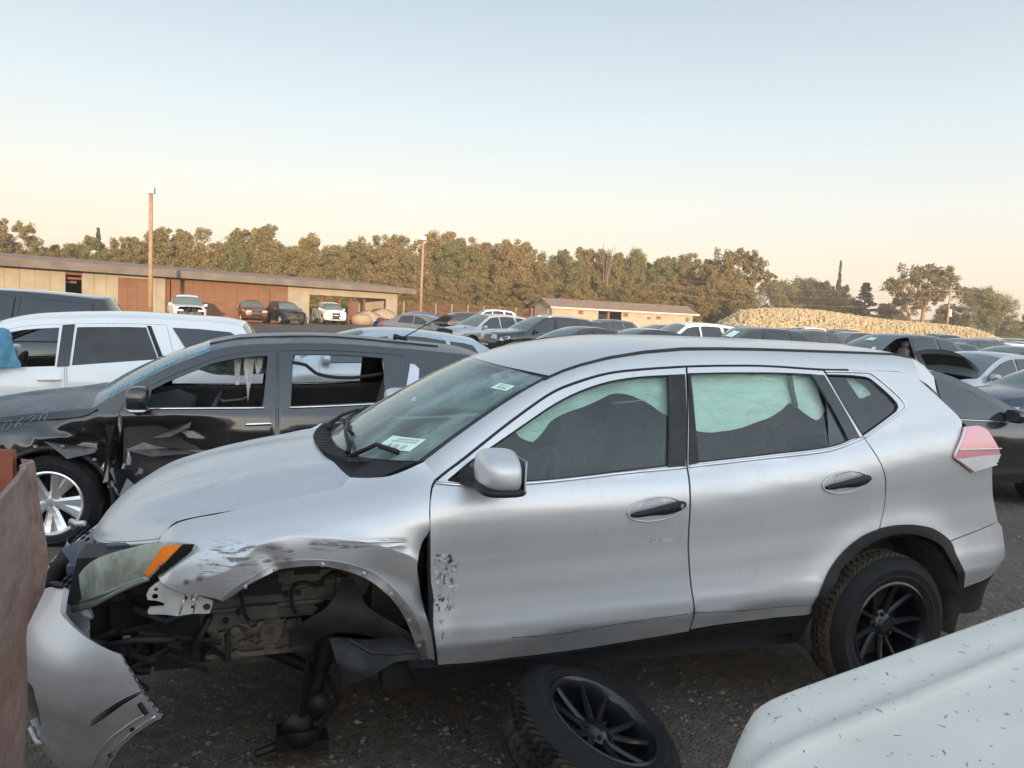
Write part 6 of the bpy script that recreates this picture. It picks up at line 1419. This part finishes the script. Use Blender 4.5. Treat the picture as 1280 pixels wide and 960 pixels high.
# roof and bonnet carry dust and sky grey in their colour; rear fixed pane and bright pillar end
P2 = lambda nm, ol, m, push=.004, par=bc: panel(nm, sp.side, ol, m, par, [], .05, .006, push)
P2('fixed_pane', [(2.46, 1.115), (2.47, 1.435), (2.58, 1.435), (2.64, 1.42), (2.575, 1.125)], M['darkglass'])
P2('bright_pillar_end', [(2.585, 1.125), (2.655, 1.425), (2.695, 1.42), (2.73, 1.385), (2.71, 1.25), (2.68, 1.127)], plain('pale_pillar_trim', (.55, .55, .60), .25, .3, var=.05, Coat_Weight=.6), .012)
# front wheel close to us: broad machined spokes
wb_ = wheel(bc, .345, .235, .22, 'split', M['rim_alu'], nseg=48, tread=False); wb_.location = (.0, -.80, .345); wb_.rotation_euler = (0, .25, R(-8))
mb = MB(); mb.lathe([(0, -.07), (.03, -.069), (.036, -.06)], 16); cp = mb.obj('centre_cap', M['gap'], wb_, True)
put_wheel(bc, 0, .80, .345, 5, .345, M['rim_alu'], True)
# arch trim with clips, torn wing flaps
mb = MB(); A_ = [(.415*math.cos(a), .345+.415*math.sin(a)) for a in lin(-.1, math.pi+.1, 24)]; mb.tube([(x, -.90, z) for x, z in A_], .020, 6); at_ = mb.obj('arch_trim', M['plastic_dusty'], bc, True)
for a in (2.25, 1.78, 1.38, .85): mb = MB(); mb.box((.44*math.cos(a), -.915, .345+.44*math.sin(a)), (.025, .012, .018)); mb.obj('clip', M['satin'], at_)
random.seed(5)
def shard(pts, y, m): 
    mb = MB(); V = [(x, y+dy, z) for x, z, dy in pts]; n = len(V); c = (sum(v[0] for v in V)/n, sum(v[1] for v in V)/n-.03, sum(v[2] for v in V)/n)
    mb.add(V+[c], [(i, (i+1) % n, n) for i in range(n)]+[((i+1) % n, i, n) for i in range(0)]); return mb.obj('torn_panel', m, bc)
for x, z, dx, dz in ((.34, .60, .03, .03), (.46, .55, .06, .04), (.52, .66, .03, .06), (.40, .48, .05, .03), (.47, .42, .03, .05), (.60, .58, .04, .03)):
    mb = MB(); c = Vector((x, -.90, z)); mb.box(c, (dx, .03, dz), 0, Matrix.Translation(c) @ Matrix.Rotation(random.uniform(0, 3), 4, 'Y') @ Matrix.Translation(-c)); mb.tube([c, c+Vector((random.uniform(-.06, .06), .01, random.uniform(-.1, .1)))], .012, 5); mb.obj('broken_bracket', M['steel'], bc)
def flap_(name, pts, m):
    mb = MB(); n = len(pts); V = [(x, -.90-o, z) for x, z, o in pts]; c = (sum(v[0] for v in V)/n, sum(v[1] for v in V)/n+.04, sum(v[2] for v in V)/n+.012)
    mb.add(V+[c]+[(x, y+.012, z-.006) for x, y, z in V], [(i, (i+1) % n, n) for i in range(n)]+[(i, n+1+i, n+1+(i+1) % n, (i+1) % n) for i in range(n)]); return mb.obj(name, m, bc)
M['skylit_black'] = plain('skylit_black_paint', (.085, .078, .072), .42, .2, var=.45, sc_=20, Coat_Weight=.3)  # black folds greyed in colour for the sky light they catch
flap_('torn_panel', [(-.04, .81, .0), (.07, .80, .03), (.32, .765, .05), (.30, .735, .07), (.12, .69, .06), (.05, .745, .03)], M['skylit_black'])
flap_('torn_panel', [(.50, .745, .02), (.62, .80, .0), (.80, .765, .05), (1.05, .74, .02), (1.08, .715, .03), (.93, .72, .06), (.68, .70, .07)], M['skylit_black'])
flap_('torn_panel', [(.66, .83, .03), (.80, .90, .01), (.95, .955, .0), (.94, .915, .02), (.80, .845, .04)], M['skylit_black'])
flap_('torn_panel', [(.36, .93, .0), (.42, .93, .02), (.41, .72, .05), (.39, .52, .06), (.35, .50, .04), (.36, .70, .02)], M['blackpaint'])
flap_('torn_panel', [(.42, .62, .05), (.56, .60, .07), (.60, .45, .05), (.46, .40, .06)], M['blackpaint'])
# fender gap lines, mirror shell folded against the door
mb = MB(); mb.tube(on(sp.side, [(-.5, .915), (-.2, .935), (.1, .965), (.24, 1.0), (.30, 1.04)], -.001, .04), .006, 5); mb.obj('hood_gap', M['gap'], bc, True)
Pq, a, b = superq((0, 0, 0), (.085, .10, .085), .6, 16, 10); mb = MB(); mb.grid([(.60+min(v[0], .06)*1.0, -1.02+v[1], 1.13+v[2]*(1 if v[2] < 0 else 1.25)-.3*(.06-v[0])*0) for v in Pq], a, b, 0, None, False); mr = mb.obj('door_mirror', M['blackpaint'], bc, True)
mb = MB(); mb.tube([(.53, -1.06, 1.075), (.56, -1.11, 1.062), (.64, -1.11, 1.062), (.665, -1.05, 1.07)], .013, 6); mb.obj('mirror_lamp', M['satin'], mr, True); mb = MB(); mb.tube([(.60, -.98, 1.07), (.58, -.90, 1.04)], .04, 8); mb.obj('mirror_foot', M['gap'], mr, True)
mb = MB(); mb.tube([(2.70, -.28, 1.615), (2.62, -.28, 1.635), (2.58, -.28, 1.635)], [.012, .02, .03], 8); an = mb.obj('antenna_base', M['plastic'], bc, True); mb = MB(); mb.tube([(2.66, -.28, 1.63), (2.95, -.28, 1.80)], [.006, .004], 5); mb.obj('antenna_mast', M['plastic'], an)
# hanging white cloth bag and the drooping seal inside
def S_cl(a, b): return (a, .40+.03*math.sin(30*a+4*b)+.01*math.sin(60*b), b)
panel('burst_airbag', S_cl, loop([[(.75, 1.36), (1.0, 1.45), (1.6, 1.46), (1.62, 1.24), (1.45, 1.215), (1.25, 1.19), (1.05, 1.20), (.85, 1.26), (.75, 1.36)]], .04), M['airbag'], bc, [], .04, 0, flip=True)
def S_c2(a, b): return (a, -.50+.02*math.sin(60*a), b)
for pts in ([(1.24, 1.44), (1.30, 1.44), (1.285, 1.30), (1.28, 1.20), (1.255, 1.20), (1.245, 1.32)], [(1.31, 1.44), (1.40, 1.44), (1.385, 1.30), (1.36, 1.14), (1.352, 1.06), (1.345, 1.14), (1.335, 1.25), (1.315, 1.33)], [(1.40, 1.44), (1.47, 1.44), (1.455, 1.34), (1.42, 1.28), (1.405, 1.35)]): panel('hanging_cloth', S_c2, pts, M['airbag'], bc, [], .03, 0)
mb = MB(); mb.tube(crom([(1.69, -.70, 1.415), (1.80, -.69, 1.395), (1.88, -.68, 1.33), (2.02, -.68, 1.30), (2.2, -.68, 1.30), (2.43, -.68, 1.335)], .04), .016, 6); mb.obj('loose_door_seal', M['gap'], bc, True)
for X0 in (1.28,):
    mb = MB(); mb.tube([Vector(sp.skin(sp.rng['roof'][0]+i, -.62))+Vector((0, 0, .004)) for i in range(0, sp.rng['roof'][1]-sp.rng['roof'][0]-2, 2)], .010, 5); mb.obj('roof_seam', M['plastic_dusty'], bc, True)
# hand lettering
FONT = {'0': [[(.5,1),(.15,.85),(.05,.5),(.2,.1),(.5,0),(.85,.15),(.95,.55),(.8,.9),(.5,1)]], '1': [[(.35,.85),(.55,1),(.45,0)]], '2': [[(.1,.8),(.4,1),(.8,.85),(.75,.6),(.3,.3),(.05,0),(.9,.05)]], '5': [[(.85,1),(.25,.98),(.15,.6),(.55,.62),(.85,.4),(.75,.1),(.35,0),(.05,.1)]], '6': [[(.75,1),(.35,.75),(.1,.35),(.25,.05),(.6,0),(.85,.2),(.75,.42),(.4,.45),(.15,.25)]],
 'S': [[(.85,.9),(.5,1),(.15,.8),(.3,.55),(.7,.42),(.85,.2),(.5,0),(.1,.1)]], 'P': [[(.2,0),(.25,1),(.7,1),(.88,.78),(.7,.52),(.25,.48)]], 'O': [[(.5,1),(.15,.8),(.08,.4),(.4,0),(.8,.15),(.92,.6),(.5,1)]], 'R': [[(.15,0),(.2,1),(.7,.98),(.85,.75),(.6,.5),(.2,.48)],[(.5,.5),(.9,0)]], 'T': [[(.05,.95),(.95,1)],[(.5,.97),(.45,0)]], 'A': [[(.05,0),(.5,1),(.9,0)],[(.2,.4),(.75,.42)]], 'G': [[(.85,.85),(.5,1),(.12,.7),(.1,.25),(.5,0),(.85,.2),(.85,.45),(.55,.45)]], 'E': [[(.85,1),(.15,.97),(.1,.02),(.85,0)],[(.12,.5),(.7,.5)]]}
def lettering(S, txt, org, dx, up, gap, r, push, parent, mat):
    """marker strokes: letters start at org and run along dx, up is the letter height vector, in surface coordinates"""
    o = org
    for ch in txt:
        if ch != ' ':
            mb = MB()
            for st_ in FONT[ch]:
                pts = [(o[0]+dx[0]*u*.8+up[0]*v, o[1]+dx[1]*u*.8+up[1]*v) for u, v in st_]
                mb.tube(on(S, crom(pts, math.hypot(*up)*.15) if len(pts) > 2 else pts, push), r, 4)
            mb.obj('marker_letter', mat, parent)
        o = (o[0]+dx[0]*gap*(.6 if ch == ' ' else 1), o[1]+dx[1]*gap*(.6 if ch == ' ' else 1))
wsobj = [o for o in bc.children if o.name.startswith('windscreen')][0]
a, b = sp.rng['ws']
lettering(sp.skin, '2011 SPORTAGE 510620', (a+1.0, -.955), ((b-a)/21*1.0, .003), (.25, .085), 1.0, .0026, .004, wsobj, M['chalk'])
M['chalk2'] = plain('grey_blue_marker', (.20, .25, .31), .8)
sd = [o for o in bc.children if o.name.startswith('body_side')][0]
lettering(sp.side, '510620', (-.47, .835), (.058, .014), (.012, .062), 1.25, .0024, .003, sd, M['chalk2'])
M['chalk3'] = plain('teal_marker', (.13, .33, .42), .8)
lettering(sp.side, '510620', (2.80, 1.09), (.085, .012), (.014, .105), 1.2, .0026, .003, sd, M['chalk3'])

# ---------------------------------------------------------------- the white crossover behind that, then the others
WSP = dict(hw=.95, ws=[(.62,1.30,.10),(.85,1.41,.09),(1.0,1.475,.07)], roof=[(1.21,1.535,.06),(1.64,1.575,.06),(2.17,1.60,.06),(2.68,1.60,.05),(3.15,1.585,.05),(3.32,1.555,.05)], rw=[(3.46,1.36,.05),(3.58,1.12,.06)], wb=2.76,
  belt=[(-.9,.88),(.3,1.00),(1.08,1.055),(1.61,1.085),(2.37,1.155),(2.9,1.25),(3.3,1.32)], d1=.60, db=1.64, dc=2.66, wins=[('front',.70,1.55,1.55),('rear',1.70,2.50,2.36,1.71)])
ss_ = Shape('suv', **WSP)
wc = make_car('parked_suv', 'white crossover with a blue plastic sheet over its front window opening', -6.35, 8.06, 18, ss_, M['whitepaint'], cabin=1, z=-.05, glassm=M['glass_tint'], modes={'front': 'open', 'rear': 'glass'}, chrome=False, g=.06, miss=('tail',))
panel('quarter_window', ss_.side, [(2.80, 1.25), (2.62, 1.515), (2.9, 1.51), (3.2, 1.49), (3.27, 1.45)], M['darkglass'], wc, [], .07, .012, .012)
panel('pillar_trim', ss_.side, [(1.57, 1.09), (1.58, 1.50), (1.69, 1.51), (1.68, 1.10)], M['gloss'], wc, [], .07, .012, .012)
panel('window_trim', ss_.side, [(2.37, 1.525), (2.52, 1.17), (2.56, 1.185), (2.41, 1.525)], M['gap'], wc, [], .07, .012, .012)
M['bluefilm'] = plain('blue_plastic_sheet', (.03, .17, .27), .35, var=.35, sc_=12)
def S_bf(a, b): return (a, -.985+.03*math.sin(13*a+4*b)+.016*math.sin(31*a-9*b)+.22*(b-1.1)*.9, b)
bf = panel('plastic_sheet', S_bf, loop([[(.55, 1.22), (.80, 1.36), (1.05, 1.46), (1.17, 1.43), (1.19, 1.33), (1.22, 1.20), (1.27, 1.09), (1.0, 1.08), (.6, 1.05)], [(.6, 1.05), (.55, 1.22)]], .03), M['bluefilm'], None, [], .025, .003)
bf.matrix_world = wc.matrix_basis.copy() if False else Matrix.Translation((-6.35, 8.06, -.05)) @ Matrix.Rotation(R(18), 4, 'Z'); tag(bf, 'crumpled blue plastic sheet taped over the front window of the white crossover', 'plastic sheet')
def wx_unused(u, y, v=None):
    v = 355+.05*u if v is None else v
    d = f_+r2*((u-640)/961)+u2*((480-v)/961); return d.x/d.y*y
def at(u, y, s, deg, side=-1):
    """front axle middle for a car whose near front hub shows at column u, distance y"""
    a = R(deg); h = s.hw*side; return wx(u, y)+math.sin(a)*h*-1*-1, y-math.cos(a)*h
pw = M['whitepaint']; pk = M['blackpaint']
pt = lambda n, c, m=.35, r=.35: M.setdefault(n, paint(n, c, m, r, .7, .12))
navy = pt('navy_paint', (.012, .022, .055)); grey = pt('grey_paint', (.14, .145, .15)); slv = pt('pale_silver_paint', (.42, .43, .44), .5); dgrey = pt('dark_grey_paint', (.035, .037, .04)); red = pt('red_paint', (.30, .015, .02), .1); maroon = pt('maroon_paint', (.11, .022, .018), .2); blue = pt('blue_paint', (.02, .05, .16)); bluegrey = pt('blue_grey_paint', (.06, .075, .095)); pale = pt('pale_blue_paint', (.36, .41, .46), .4); beige = pt('beige_paint', (.36, .31, .24), .3)
mv = Shape('minivan', 1, 1.03); make_car('parked_minivan', 'black minivan with dark side glass behind the white crossover', -9.6, 10.3, 18, mv, pk, cat='van', z=-.05)
hb = Shape('hatch', 1.08, .985); make_car('parked_hatchback', 'pale blue hatchback with only its roof showing behind the black crossover', -3.75, 12.2, 18, hb, pale, wsm=M['darkglass'], cat='car')
sed = Shape('sedan', 1, 1.0)
make_car('parked_sedan', 'black sedan with bright window trim parked behind the tail of the silver crossover', 5.84, 9.41, 199, Shape('sedan', 1.0, 1.03, wins=[('front',.72,1.62,1.60),('rear',1.70,2.62,2.48)]), pk, chrome=True, z=-.05)
GR = 'wrecked cars standing in rows across the yard'
def row(name, label, kind, u, y, deg, pnt, sx=1, sz=1, z=None, **k):
    s = Shape(kind, sx, sz); x, yy = at(u, y, s, deg); return make_car(name, label, x, yy, deg, s, pnt, z=z, group=GR, g=.16, **k), s
row('parked_suv', 'silver crossover with its nose broken off beside the black one with a big grille', 'suv', 592, 33, 38, slv, 1, .98, wheels=5, miss=('front', 'headlight'))
a1, s1 = row('parked_suv', 'black crossover with a tall bright grille and chrome window line facing left', 'suv', 652, 29, 28, pk, 1.05, 1.02, chrome=True, rails=True, wheels=7, wheelmat=M['rim_alu'])
mb = MB(); 
for i in range(9): mb.tube([Vector(s1.skin(s1.tz(.52, 'front'), -.36+.09*i))+Vector((-.012, 0, 0)), Vector(s1.skin(s1.tz(.90, 'front'), -.36+.09*i))+Vector((-.012, 0, 0))], .012, 5)
mb.obj('grille_bars', M['chrome'], a1)
row('parked_sedan', 'dark grey sedan with pale headlamps nosing out in front of the black crossover', 'sedan', 688, 24, 26, dgrey, 1, 1.02)
row('parked_sedan', 'black sedan with a pale windscreen between the dark grey sedan and the white crossover', 'sedan', 765, 24, 22, pk, 1, 1.06, chrome=True)
row('parked_suv', 'white crossover with dark side glass in front of the small shed', 'suv', 830, 25.5, 19, pw, 1, 1.06)
a2, s2 = row('parked_suv', 'large dark crossover with a white sheet of paper behind its windscreen', 'suv', 905, 25, 19, dgrey, 1.12, 1.02)
def paper(root, s, t0, t1, k0, k1): 
    q = [Vector(s.skin(s.rng['ws'][0]+(s.rng['ws'][1]-s.rng['ws'][0])*t, k)) for t, k in ((t0, k0), (t0, k1), (t1, k1), (t1, k0))]; mesh('sticker', [p+Vector((-.012, 0, .018)) for p in q], [(0, 1, 2, 3)], M['paper'], [o for o in root.children if o.name.startswith('windscreen')][0])
paper(a2, s2, .35, .75, -.75, -.25)
row('parked_sedan', 'small silver sedan low between the two big dark crossovers', 'sedan', 1020, 31, 22, slv, .95, .95, z=-.30)
a3, s3 = row('parked_suv', 'blue grey crossover with its front door missing and grey seats showing', 'suv', 1088, 22.5, 19, bluegrey, 1.16, 1.06, cabin=2, miss=('front_door',), modes={}, glassm=M['darkglass'], wsm=M['ws_far'])
paper(a3, s3, .55, .75, -.35, .1); paper(a3, s3, .10, .28, -.85, -.7)
row('parked_sedan', 'grey sedan with its bonnet propped wide open beyond the navy car', 'sedan', 1218, 15.5, 24, slv, 1, 1.04, hood_open=52, cat='car')
row('parked_sedan', 'navy blue sedan with a long dark bonnet at the right edge', 'sedan', 1190, 11.8, 200, navy, 1, 1.0) if False else make_car('parked_sedan', 'navy blue sedan with a long dark bonnet at the right edge', 8.3, 13.0, 8, Shape('sedan', 1, 1.04), navy, z=-.05)
row('parked_sedan', 'blue sedan with its smashed black nose pointing left near the light pole', 'sedan', 492, 47, 22, blue, 1, 1.03, miss=('front', 'headlight', 'hood'))
row('parked_sedan', 'grey sedan with a black bonnet standing open beside the blue one', 'sedan', 575, 40, 152, grey, 1, 1.0, hood_open=48)
row('parked_suv', 'white box shaped crossover far back beside the hedge', 'suv', 590, 55, 15, pw, 1, 1.12)
row('parked_pickup', 'white crew cab pickup with a black grille in front of the long shed', 'pickup', 432, 63, 116, pw, 1, 1.0, cat='truck')
row('parked_pickup', 'white pickup with its bonnet crushed beside the brown shed doors', 'pickup', 258, 46.5, 118, pw, 1, 1.02, cat='truck', miss=('front',))
row('parked_pickup', 'dark red pickup with a bright bumper in front of the brown shed wall', 'pickup', 334, 57, 122, maroon, .9, .93, cat='truck')
row('parked_sedan', 'dark blue wrecked car with a torn nose between the red and white pickups', 'suv', 380, 58, 128, navy, 1, .98, miss=('front', 'headlight'))
row('parked_hatchback', 'bright red car by the shed beyond the black minivan', 'hatch', 172, 52, 120, red, 1, 1.0)
# farther rows to the right, roofs over roofs
far = [('parked_suv', 'pale crossover with roof bars just beyond the white one', 'suv', 850, 38, 20, slv, 1, 1.0), ('parked_suv', 'grey crossover roof behind the large dark one', 'suv', 905, 42, 20, grey, 1, .98), ('parked_hatchback', 'red car roof far behind the large dark crossover', 'hatch', 965, 52, 20, red, 1, 1.06),
 ('parked_minivan', 'white van roof beside the far red car', 'minivan', 995, 55, 20, pw, .8, .96), ('parked_pickup', 'white pickup cab with a bare broken front by the tan heap', 'pickup', 1045, 50, 100, pw, .8, .98), ('parked_sedan', 'dark car with its boot lid up in front of the tan heap', 'sedan', 1085, 52, 95, dgrey, 1, 1.12),
 ('parked_suv', 'dark crossover seen from behind with a raised tailgate before the tan heap', 'suv', 1140, 50, 265, bluegrey, 1, 1.05), ('parked_sedan', 'silver sedan far beyond the blue grey crossover', 'sedan', 1180, 48, 20, slv, 1, 1.13), ('parked_suv', 'grey crossover far behind the open bonnet', 'suv', 1218, 46, 20, grey, 1, .96),
 ('parked_hatchback', 'white car far right behind the open bonnet', 'hatch', 1250, 34, 20, pw, 1, 1.0), ('parked_sedan', 'pale sedan at the far right edge of the yard', 'sedan', 1275, 42, 24, pale, 1, 1.1), ('parked_suv', 'dark crossover half hidden beyond the pale one by the shed', 'suv', 880, 48, 20, dgrey, 1, .98), ('parked_sedan', 'dark saloon deep in the rows behind the white van roof', 'sedan', 1020, 62, 20, dgrey, 1, 1.1),
 ('parked_suv', 'white crossover deep in the rows below the spreading pine', 'suv', 1165, 62, 20, pw, 1, .97), ('parked_suv', 'beige crossover deep in the rows at the right', 'suv', 1235, 58, 20, beige, 1, .96), ('parked_suv', 'dark crossover behind the blue sedan by the pole', 'suv', 552, 52, 20, dgrey, 1, .9)]
far += [('parked_sedan', 'black sedan roof just beyond the white crossover by the shed', 'sedan', 870, 33, 20, pk, 1, 1.08), ('parked_suv', 'dark grey crossover roof between two dark crossovers', 'suv', 985, 36, 20, dgrey, 1, .97), ('parked_sedan', 'dark blue sedan roof left of the red far car', 'sedan', 930, 47, 20, navy, 1, 1.1),
 ('parked_suv', 'black crossover close behind the small silver sedan', 'suv', 1050, 38, 20, pk, 1, .96), ('parked_hatchback', 'grey hatchback beyond the black crossover in the rows', 'hatch', 1105, 42, 20, grey, 1, 1.05), ('parked_sedan', 'dark sedan beyond the roof of the blue grey crossover', 'sedan', 1150, 36, 20, dgrey, 1, 1.1), ('parked_suv', 'dark navy crossover right of the blue grey crossover', 'suv', 1195, 31, 20, navy, 1, .98),
 ('parked_sedan', 'grey green sedan just left of the open bonnet', 'sedan', 1165, 28, 20, bluegrey, 1, 1.06), ('parked_suv', 'black crossover far right deep in the rows', 'suv', 1262, 50, 20, pk, 1, .98), ('parked_hatchback', 'dark hatchback low in front of the far right cars', 'hatch', 1258, 25, 20, dgrey, 1, 1.0), ('parked_sedan', 'black sedan deep between the red car and the white van', 'sedan', 975, 66, 20, pk, 1, 1.1), ('parked_suv', 'dark crossover below the cypress spire', 'suv', 1040, 68, 20, dgrey, 1, .98),
 ('parked_sedan', 'dark saloon between the black sedan and the small shed', 'sedan', 800, 36, 22, dgrey, 1, 1.08), ('parked_suv', 'blue grey crossover behind the black sedan by the shed', 'suv', 735, 44, 22, bluegrey, 1, .95), ('parked_sedan', 'black sedan squeezed behind the black crossover with the tall grille', 'sedan', 700, 40, 25, pk, 1, 1.05)]
for f in far: row(*f)
# ---------------------------------------------------------------- white car whose nose reaches in at the lower right
wn = empty('white_car', (.262, 1.585, .015), R(31), 'dusty white car bonnet flecked with dry scraps in the near right corner', 'car')
def S_nose(a, b):
    """a: along the car from its nose, b: across from the far edge (0) to the near side (1.5)"""
    c = max(0, 1-b/.30); X = a+.42*c**1.6*max(0, 1-a/.55)
    z = spl(a, [(0, .70), (.03, .82), (.08, .895), (.16, .945), (.30, .960), (.6, .968), (1.1, .985), (1.7, 1.005)])
    z += -.20*max(0, 1-b/.075)**2.4 - .028*max(0, 1-b/.26)**1.5+.012*math.exp(-((b-.25)/.03)**2)+.03*sst(.2, .85, b)-.010*math.exp(-((b-.19)/.04)**2)
    return (X, -b, z)
AA = [0, .008, .02, .035, .055, .08, .11, .15, .2, .27, .36, .48, .62, .8, 1.0, 1.25, 1.5, 1.75]; BB = [0, .006, .014, .025, .04, .055, .075, .1, .13, .16, .19, .21, .23, .25, .27, .3, .35, .45, .6, .8, 1.0, 1.25, 1.5]
P = [S_nose(a, b) for a in AA for b in BB]; N = []
for a in AA:
    for b in BB:
        n = nrm(S_nose, a, b, 1e-3); N.append(n if n.z > 0 else -n)
F = [(i*len(BB)+j, i*len(BB)+j+1, (i+1)*len(BB)+j+1, (i+1)*len(BB)+j) for i in range(len(AA)-1) for j in range(len(BB)-1)]
mesh('hood', P, F, M['white_dusty'], wn, True, N)
mb = MB(); E1 = [S_nose(a, 0) for a in AA]; mb.grid([p for e in E1 for p in (e, (e[0], e[1]+.05, e[2]-.12), (e[0], e[1]+.06, .35))], len(E1), 3); mb.obj('fender', M['white_dusty'], wn, True)
mb = MB(); E1 = [S_nose(0, b) for b in BB]; mb.grid([p for e in E1 for p in (e, (e[0]-.05, e[1], e[2]-.14), (e[0]-.05, e[1], .25))], len(E1), 3, 0, None, True); mb.obj('front_bumper', M['white_dusty'], wn, True)
mb = MB(); mb.add([(1.75, 0, 1.0), (1.75, -1.5, 1.1), (2.4, -1.4, 1.5), (2.4, -.1, 1.5)], [(0, 1, 2, 3)]); mb.obj('windscreen', M['ws_far'], wn)
mb = MB(); random.seed(8); a0 = Vector((0, 0, 1))
for i in range(380):
    a, b = random.uniform(.06, 1.5), random.uniform(.06, 1.3); n = nrm(S_nose, a, b); n = n if n.z > 0 else -n; p = Vector(S_nose(a, b))+n*.001; an = random.uniform(0, 6.3); d = Vector((math.cos(an), math.sin(an), 0)); d -= n*d.dot(n); l = random.choice((.002, .003, .004, .007, .011)); s = n.cross(d)*random.uniform(.0006, .0014)
    mb.add([p-d*l-s, p-d*l+s, p+n*.0008+s*1.3, p+d*l], [(0, 2, 1), (1, 2, 3), (0, 3, 2)])
tag(mb.obj('leaf_scraps', plain('dry_leaf_scrap', (.15, .12, .09), .9, var=.4), wn), kind='stuff')
# ---------------------------------------------------------------- rusty open steel bin at the left edge
rb = empty('steel_bin', (-1.0, 1.6, 0), 0, 'rusty open steel bin with a bent corner at the left edge', 'bin')
ROW = [(1.47, .000), (1.455, .004), (1.38, .012), (1.29, .020), (1.24, .022), (1.19, .018), (1.15, .002), (1.11, -.016), (1.03, -.030), (.95, -.042), (.87, -.044), (.78, -.040), (.6, -.036), (.3, -.03), (-.05, -.03)]
P = []
for z, dx in ROW:
    wv = .004*math.sin(z*21)
    for (x, y) in ((.47, -1.10), (.30, -.70), (.143, -.33), (.07, -.16), (.020, -.055), (.006+dx*.4, -.042), (dx+.006, -.012), (dx, .0), (dx-.012, .014), (dx-.03, .018)): P.append((x+wv+(dx*.25 if y < -.05 else 0), y, z+(.0 if y > -.2 else 0)))
mb = MB(); mb.grid(P, len(ROW), 10); mb.grid([(x-.012, y+.002, z) for x, y, z in P], len(ROW), 10, 0, None, True)
T = P[:10]; mb.grid([q for p in T for q in (p, (p[0]-.012, p[1]+.002, p[2]))], 10, 2); mb.obj('side_plate', M['rust'], rb, True, 50)
mb = MB(); P = [(x, .016+.05*abs(x), z) for x in (-.06, -.2, -.6, -1.2) for z in (1.475, 1.2, .6, -.05)]; mb.grid(P, 4, 4); mb.grid([(x, y+.012, z) for x, y, z in P], 4, 4, 0, None, True); mb.box((-.63, .055, 1.474), (1.1, .014, .012)); t = NT('red_rust_steel'); t.set(Color=t.ramp(t.noise(5, 7, .7), [(.3, (.15, .04, .02)), (.7, (.27, .085, .045))]), Roughness=.85); mb.obj('end_plate', t.m, rb, False)
mb = MB(); mb.box((-.35, -.55, .02), (1.0, 1.2, .04)); mb.obj('floor_plate', M['rust'], rb)
# rusty brake drum lying beside the loose wheel
dr = empty('brake_drum', (-.13, 2.80, -.02), 0, 'small rusty brake drum on the dirt beside the loose wheel', 'brake drum'); mb = MB(); mb.lathe([(0, -.05), (.05, -.05), (.055, -.03), (.10, -.02), (.105, .05), (.09, .05)], 24, 0, Matrix.Rotation(R(70), 4, 'X')); mb.obj('drum', M['rust'], dr, True, 40)
mb = MB(); mb.lathe([(.03, -.052), (.028, -.075), (0, -.075)], 12, 0, Matrix.Rotation(R(70), 4, 'X')); mb.obj('hub_boss', M['alloy'], dr, True, 40)
# ---------------------------------------------------------------- thin warm evening haze over the yard
mb = MB(); mb.box((0, 60, 8.4), (900, 840, 19.6)); hz_ = mb.obj('haze', [], None); hm = bpy.data.materials.new('evening_haze'); hm.use_nodes = True; hn = hm.node_tree.nodes; hn.clear()
ho = hn.new('ShaderNodeOutputMaterial'); hv_ = hn.new('ShaderNodeVolumePrincipled'); hv_.inputs['Density'].default_value = .0006; hv_.inputs['Color'].default_value = (1, .93, .84, 1); hv_.inputs['Anisotropy'].default_value = 0; hm.node_tree.links.new(hv_.outputs[0], ho.inputs['Volume'])
hz_.data.materials.append(hm); hz_.display_type = 'WIRE'; tag(hz_, kind='stuff')
